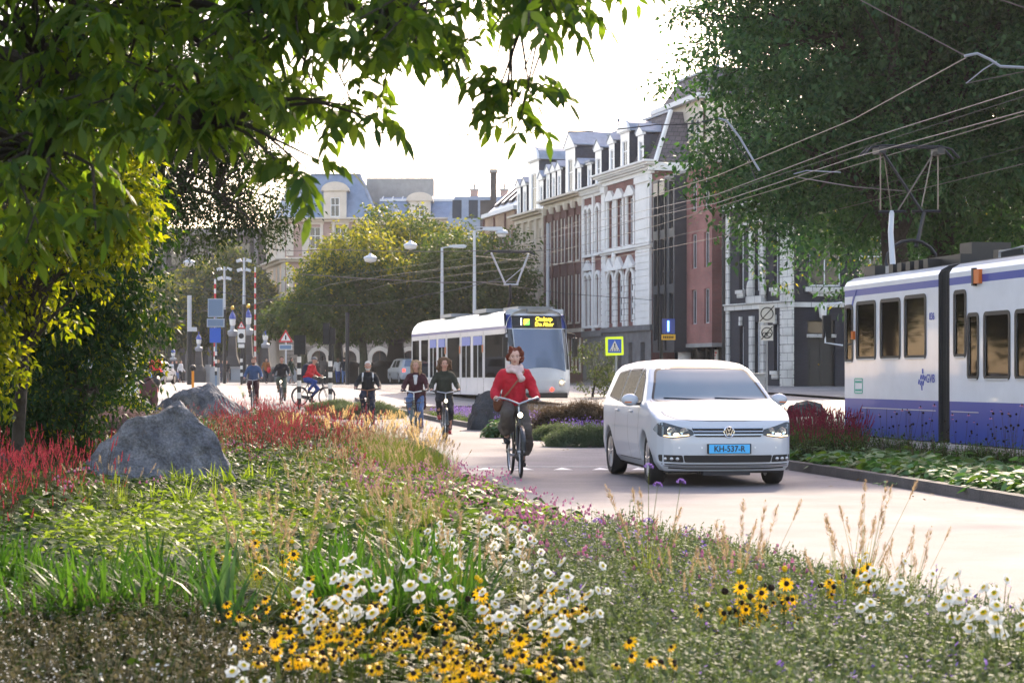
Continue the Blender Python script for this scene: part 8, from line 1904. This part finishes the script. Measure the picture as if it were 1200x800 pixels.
def plant_heads(seed, n, h, r, kinds, zj=.12, t0=.5, t1=1.1):
    q = random.Random(seed); hd = []; st = []
    for i in range(n):
        a = q.uniform(0, 2*pi); p = Vector((cos(a)*r*q.random()**.5, sin(a)*r*q.random()**.5, h*q.uniform(1-zj*2, 1+zj))); k = q.choice(kinds)
        hd.append((k, p, q.uniform(t0, t1), q.uniform(-1.3, 1.3), q.uniform(.62, 1.1))); st.append(p)
    return hd, st
def stemmed(st, L=.07, W=.04, n=10, seed=1, mi=0, lf=1, h=.3, r=.12):
    q = random.Random(seed); t = t_leafy(seed, (lf,), n, r, h, L, W, .5, 3)
    for p in st:
        b = Vector((p.x*.3, p.y*.3, 0)); m_ = b.lerp(p, .5)+Vector((q.gauss(0, .015), q.gauss(0, .015), 0)); t.stem(b, m_, .0028, mi); t.stem(m_, p-Vector((0, 0, .002)), .0022, mi)
        for k in range(2):
            u = q.uniform(.2, .75); t.leaf(b.lerp(p, u), (q.gauss(0, 1), q.gauss(0, 1), .3), L*.8, W*.6, lf, .4, None, 2)
    return t
FL = {'anemone': t_flower('anemone', 1), 'cone': t_flower('cone', 2), 'dark': t_flower('dark', 3), 'button': t_flower('button', 4), 'verbena': t_flower('verbena', 5), 'daisy': t_flower('daisy', 6, .03)}
FM = {'anemone': ['petal_white', 'flower_yellow', 'lime_leaf'], 'cone': ['petal_yellow', 'seed_dark'], 'dark': ['seed_dark'], 'button': ['flower_yellow'], 'verbena': ['flower_purple'], 'daisy': ['flower_pink', 'seed_dark']}
q = random.Random(12)
def jit(c, n, sx, sy): return [(c[0]+q.gauss(0, sx), c[1]+q.gauss(0, sy), .42) for _ in range(n)]
for k in range(2):
    hd, st = plant_heads(20+k, 6, .46, .15, ['anemone'], t0=.7, t1=1.35); a_ = proto('white_anemone', '', 'flower plant', 'white anemones in the flower bed', stemmed(st, seed=k), ['stem_green', 'ground_leaf'], FL, FM, heads=hd)
    if k == 0:
        a_['label'] = 'white anemone flowering close to the camera in the bed'
        place(a_, jit((450, 700), 5, 55, 12)+jit((610, 690), 6, 50, 14)+jit((1150, 725), 8, 50, 20)+jit((395, 712), 4, 25, 8)+jit((1040, 700), 3, 20, 8)+jit((640, 735), 2, 60, 10)+jit((300, 760), 1, 8, 8), seed=5)
    else:
        a_['label'] = 'white anemone in the drift halfway to the road'
        place(a_, jit((560, 628), 6, 35, 8)+jit((505, 622), 3, 12, 5)+jit((600, 650), 4, 35, 10)+jit((600, 610), 2, 15, 5), seed=6, s0=.7, s1=1.)
for k in range(2):
    hd, st = plant_heads(30+k, 8, .47, .17, ['cone', 'cone', 'cone', 'dark', 'button'] if k == 0 else ['cone', 'cone', 'dark', 'button', 'button'], .18)
    a_ = proto('yellow_coneflower', '', 'flower plant', 'yellow coneflowers in the flower bed', stemmed(st, seed=5+k), ['stem_green', 'dark_green'], FL, FM, heads=hd)
    if k == 0:
        a_['label'] = 'yellow coneflower with dark eyes among the nearest white anemones'
        place(a_, jit((390, 725), 11, 60, 14)+jit((560, 735), 12, 75, 16)+jit((330, 705), 3, 25, 8)+jit((660, 715), 3, 35, 8)+jit((310, 755), 2, 25, 8)+jit((660, 770), 4, 60, 8)+jit((450, 775), 4, 70, 8), seed=7, s0=.7, s1=.95)
    else:
        a_['label'] = 'yellow coneflower at the road side or by the blue green strap leaves'
        place(a_, jit((905, 690), 5, 40, 7)+jit((975, 672), 3, 25, 6)+jit((330, 655), 2, 15, 5)+jit((860, 700), 2, 15, 4)+jit((540, 690), 2, 25, 5)+jit((300, 640), 1, 8, 3), seed=8, s0=.75, s1=1.)
# strap leaved clumps
def clumps(name, label, group, tmpl, mats_, spots, s0=.8, s1=1.1, seed=2, cat='plant'):
    r = tag(mobj(name, t2mesh(name, tmpl, mats_)), label, cat, group); qq = random.Random(seed)
    for i, sp in enumerate(spots):
        x, y = gp(*sp); o = r if i == 0 else r.copy()
        if i: COL.objects.link(o)
        o.location = (x, y, GZ(y)+.04); o.rotation_euler[2] = qq.uniform(0, 6.28); s = qq.uniform(s0, s1); o.scale = (s, s, s)
    return r
clumps('strap_leaf_clump', 'clump of arching green strap leaves in the nearer half of the bed', 'strap leaved clumps', t_strap(3, 80, .60, .016, spread=.75), ['strap_leaf'], [(x_+q.uniform(-14, 14), y_+q.uniform(-9, 9), .5) for x_ in range(-5, 262, 33) for y_ in (626, 656)]+[(x_+q.uniform(-14, 14), y_+q.uniform(-9, 9), .45) for x_ in range(370, 560, 26) for y_ in (630, 662)]+[(60, 640, .5), (125, 645, .5), (175, 655, .5), (205, 640, .5), (20, 655, .45), (90, 665, .45), (150, 630, .5), (400, 640, .45), (440, 650, .45), (480, 655, .45), (520, 665, .45), (545, 650, .45), (380, 655, .45), (460, 670, .45), (500, 640, .4)])
clumps('strap_leaf_clump', 'upright blue green strap leaf clump standing alone between darker leaves', None, t_strap(8, 34, .62, .020, spread=.35), ['strap_blue'], [(268, 640, .58)])
clumps('strap_leaf_clump', 'clump of bright strap leaves at the foot of the large boulder', 'strap leaves at the boulder', t_strap(5, 54, .45, .016, spread=.8), ['lime_leaf'], [(115+i*22+q.uniform(-6, 6), 543+q.uniform(-6, 8), .35) for i in range(10)]+[(140+i*38, 566+q.uniform(-4, 4), .35) for i in range(5)])
# fountain grass
gt = t_grass(11, 90, .5, 13, .26, 0, 1, .10, .014)
clumps('fountain_grass', 'straw coloured fountain grass tuft with soft tan plumes in the bed', 'fountain grass tufts', gt, ['grass_blade', 'plume'], [(430, 590), (455, 610), (480, 575), (410, 560), (520, 585), (345, 575), (450, 560), (500, 600), (470, 630), (600, 670), (800, 690), (850, 680), (870, 700), (990, 690), (1030, 680), (1065, 672), (330, 690), (470, 690), (540, 680), (300, 672), (760, 660), (1010, 668)], .75, 1.1, cat='grass')
gg = t_grass(14, 60, .5, 16, .3, 0, 1, .13, .02)
clumps('fountain_grass', 'golden sunlit fountain grass with glowing plumes at the road bend', 'golden plume grasses', gg, ['grass_blade', 'plume_sunlit'], [(400, 500), (425, 498), (450, 505), (470, 512), (490, 520), (512, 528), (480, 500), (445, 520), (500, 535), (420, 512), (380, 488), (462, 496), (395, 515), (340, 505), (360, 492), (285, 470)], .8, 1.15, cat='grass')
# tall verbena in front of the car
for i, (px, py, h, lb) in enumerate([(760, 600, .72, 'tall thin verbena with a purple head standing in front of the white car wheel'), (785, 612, .66, 'leaning verbena stem with purple head below the car bumper'), (700, 636, .5, 'short verbena with dark purple head at the road edge')]):
    x, y = gp(px, 655, .35); D = y
    r = thing('tall_verbena', lb, 'flower plant', (PX(px, D), D, .05)); t = T(); zt = PZ({0: 548, 1: 566, 2: 612}[i], D)-.05; tops = [Vector((0, 0, zt)), Vector((.05, 0, zt*.88))] if i < 2 else [Vector((0, 0, zt))]
    if i == 1: tops = [Vector((.06, 0, zt)), Vector((-.12, 0, zt*.72))]
    for tp in tops: t.stem((0, 0, 0), Vector((tp.x*.2, 0, tp.z*.6)), .003, 0); t.stem(Vector((tp.x*.2, 0, tp.z*.6)), tp, .0022, 0)
    for k in range(5): t.leaf((0, 0, .1+.1*k), (q.gauss(0, 1), q.gauss(0, 1), .5), .07, .012, 1, .4)
    mobj('stems', t2mesh('stems', t, ['stem_green', 'ground_leaf']), r)
    for tp in tops: mobj('flower', t2mesh('flower', FL['verbena'], ['flower_purple']), r, tp)
# heather mounds behind the boulder
def mound(name, label, c, dims, tmpl, mats_, n, seed=1, cat='shrub', s=(.8, 1.2), group=None):
    rs = np.random.RandomState(seed); a = rs.uniform(0, 2*pi, n); rr = np.sqrt(rs.rand(n)); x = np.cos(a)*rr*dims[0]; y = np.sin(a)*rr*dims[1]; z = dims[2]*np.sqrt(np.clip(1-rr**2, 0, 1))*(1+.12*np.sin(x*5)*np.cos(y*4))
    me = build_quads(name, scat(tmpl, np.stack([x, y, z-.1], 1), rs.uniform(s[0], s[1], n), .4, rs), mats_); o = mobj(name, me, None, (c[0], c[1], GZ(c[1])+.0)); return tag(o, label, cat, group)
hm1 = [t_sprigs(s, 9, .22, .16, 22, .03, .017, 0, 1, tipn=12) for s in (31, 32)]
mound('heather_mound', 'low mauve grey heather mound in front of the dark green bush', (PX(120, 31), 31, 0), (1.15, .8, .72), hm1, ['heath_brown', 'heather_mauve'], 620, 2)
mound('heather_mound', 'mauve brown heather mound just left above the large boulder', (PX(185, 36), 36, 0), (.8, .7, .58), hm1, ['heath_brown', 'heather_mauve'], 380, 3)
# ---------------- right hand median
MXs, MYs = bed_pts(60000, 14, 62, 7, False); ok = clear(MXs, MYs); MXs, MYs = MXs[ok], MYs[ok]
mpx = 600+F*MXs/MYs; rsz = np.random.RandomState(4).rand(len(MXs))
ka = np.array([kerbR(v) for v in MYs]); ta = np.array([tramL(v) for v in MYs]); U = (MXs-ka)/(ta-ka)
near = (MYs < 34)
ho = [t_leafy(s, (0, 0, 1), 12, .17, .26, .15, .10, .45, 3) for s in (40, 41, 42)]
m1 = near & (U < .62) & (rsz < .52); m1b = (MYs >= 34) & (MYs < 62) & (mpx > 566) & (mpx < 622) & (U < .5)
ghl = ['hosta_leaf', 'ground_leaf', 'catmint', 'silver_leaf', 'flower_purple', 'heath_dark', 'heath_brown', 'dull_red', 'stem_brown', 'flower_magenta', 'dark_green']
o = put('broad_leaved_cover', 'broad green leaves spilling over the kerb in the median', ghl, [(ho, MXs[m1], MYs[m1], .75, 1.15, .3), (ho, MXs[m1b], MYs[m1b], .8, 1.2, .3)])
m2 = near & (U >= .62) & (rsz < .5)
pe = [t_sprigs(s, 9, .5, .16, 16, .05, .022, 10, 1, tipn=4) for s in (44, 45)]
m3 = (MYs >= 30) & (MYs < 40) & (mpx > 900) & (mpx < 1010) & (rsz < .42)
rdd = [t_spikes(s, 6, .70, .2, 7, 8, .11, .010, 10, .12, .05, 0) for s in (47, 48)]
put('median_perennials', 'mixed dark stemmed perennials along the tram side of the median', ghl, [(pe, MXs[m2], MYs[m2], .6, .95, .25), (rdd, MXs[m3], MYs[m3], .75, 1.05, .2), (pe, MXs[m3], MYs[m3], .8, 1.1, .25)])
far = MYs >= 38
mA = far & (U < .38) & (mpx < 1000) & (rsz < .6); mB = far & (U >= .38) & (rsz < .7)
pf = T()
for k in range(14):
    p = (rnd.gauss(0, .13), rnd.gauss(0, .13), .2+rnd.random()*.16); pf.leaf(p, (rnd.gauss(0, 1), rnd.gauss(0, 1), .4), .035, .03, 4, 0, (rnd.gauss(0, .5), -.8, .6), 1)
gc = [t_leafy(s, (1, 2, 1), 16, .17, .24, .07, .05) for s in (50, 51)]
dk = [t_sprigs(s, 12, .62, .24, 20, .045, .018, 5, 6, tipn=9) for s in (52, 53)]
put('purple_geraniums', 'low purple geraniums and grey leaves along the far kerb', ghl, [(gc, MXs[mA], MYs[mA], .7, 1.1, .25), ([pf], MXs[mA][::2], MYs[mA][::2], .8, 1.2, .2)])
mC = mB & (MYs < 52); mD = mB & (MYs >= 52)
put('median_heath', 'brown seeded heath in the median behind the cyclists', ghl, [(dk, MXs[mC], MYs[mC], .6, .95, .25), (dk+gc, MXs[mD][::2], MYs[mD][::2], .6, .9, .25)])
svm = [t_sprigs(s, 10, .2, .16, 24, .028, .013, 3, 2, tipn=8) for s in (55, 56)]
for (px, D, d, lb) in [(685, 39.6, (.72, .5, .30), 'silvery green cushion shrub at the kerb left of the white car'), (655, 43.5, (.5, .4, .24), 'small silvery cushion beside the purple geraniums behind the cyclist'), (430, 62, (1.1, .8, .42), 'rounded grey green cushion between the two nearest groups of cyclists'), (390, 66, (.9, .8, .36), 'grey green cushion left of the white haired cyclist')]:
    mound('silver_cushion_shrub', lb, (PX(px, D), D, .1), d, svm, ghl, 420, int(px))
mound('dark_heath_mound', 'tall brown purple heath mound right of the red jacketed cyclist', (PX(676, 46), 46, .1), (1.0, .7, .58), [t_sprigs(s, 9, .3, .16, 22, .04, .017, 5, 6, tipn=10) for s in (57, 58)], ghl, 420, 9)
mound('leafy_mound', 'mound of fresh green leaves at the kerb below the dark boulder', (PX(592, 45.5), 45.5, .1), (.42, .35, .34), [t_leafy(59, (0, 1), 14, .15, .18, .1, .07, .5, 2)], ghl, 150, 10)
# dark seed-headed coneflowers in front of the near tram
hd, st = plant_heads(61, 9, .62, .22, ['dark', 'dark', 'daisy'], .22, .1, .5)
a_ = proto('pink_coneflower', 'faded pink coneflower with black seed heads against the blue tram skirt', 'flower plant', 'faded coneflowers beside the near tram', stemmed(st, .1, .03, 8, 3, h=.4), ['stem_brown', 'dark_green'], FL, FM, heads=hd)
q = random.Random(4); first = True
for (px, D) in [(965, 33), (985, 32), (1005, 31.5), (1040, 30), (1075, 29.2), (1100, 28.8), (1125, 28), (1150, 27.6), (1175, 27), (1195, 26.5), (975, 34), (1060, 29.8), (1185, 27.6)]:
    x, y, s = PX(px, D), D, q.uniform(.95, 1.25)
    if first: a_.location = (x, y, .1); a_.scale = (s,)*3; first = False
    else: dup(a_, (x, y, .1), q.uniform(-.8, .8), None, s)
# stray tuft in the road by the kerb
tf2 = tag(mobj('fallen_sprig', t2mesh('fallen_sprig', t_leafy(66, (0,), 14, .14, .09, .08, .05), ['hosta_leaf'])), 'small green sprig lying on the road against the right kerb', 'leaves'); tf2.location = (PX(1040, 25.2)-.02, 25.2, .02)
lt = T(); lt.leaf((0, 0, .012), (1, 0, .1), .06, .035, 0, 0, (0, 0, 1), 2); rs = np.random.RandomState(8); yy = rs.uniform(12, 60, 120); xx = np.array([kerbR(v)-.1-abs(rs.normal(0, .5)) for v in yy])
stuff(mobj('fallen_leaves', build_quads('fallen_leaves', scat([lt], np.stack([xx, yy, GZv(yy)+.01], 1), rs.uniform(.6, 1.2, 120), .3, rs), ['litter'])), 'scattered fallen leaves on the road near the kerb', 'leaves')
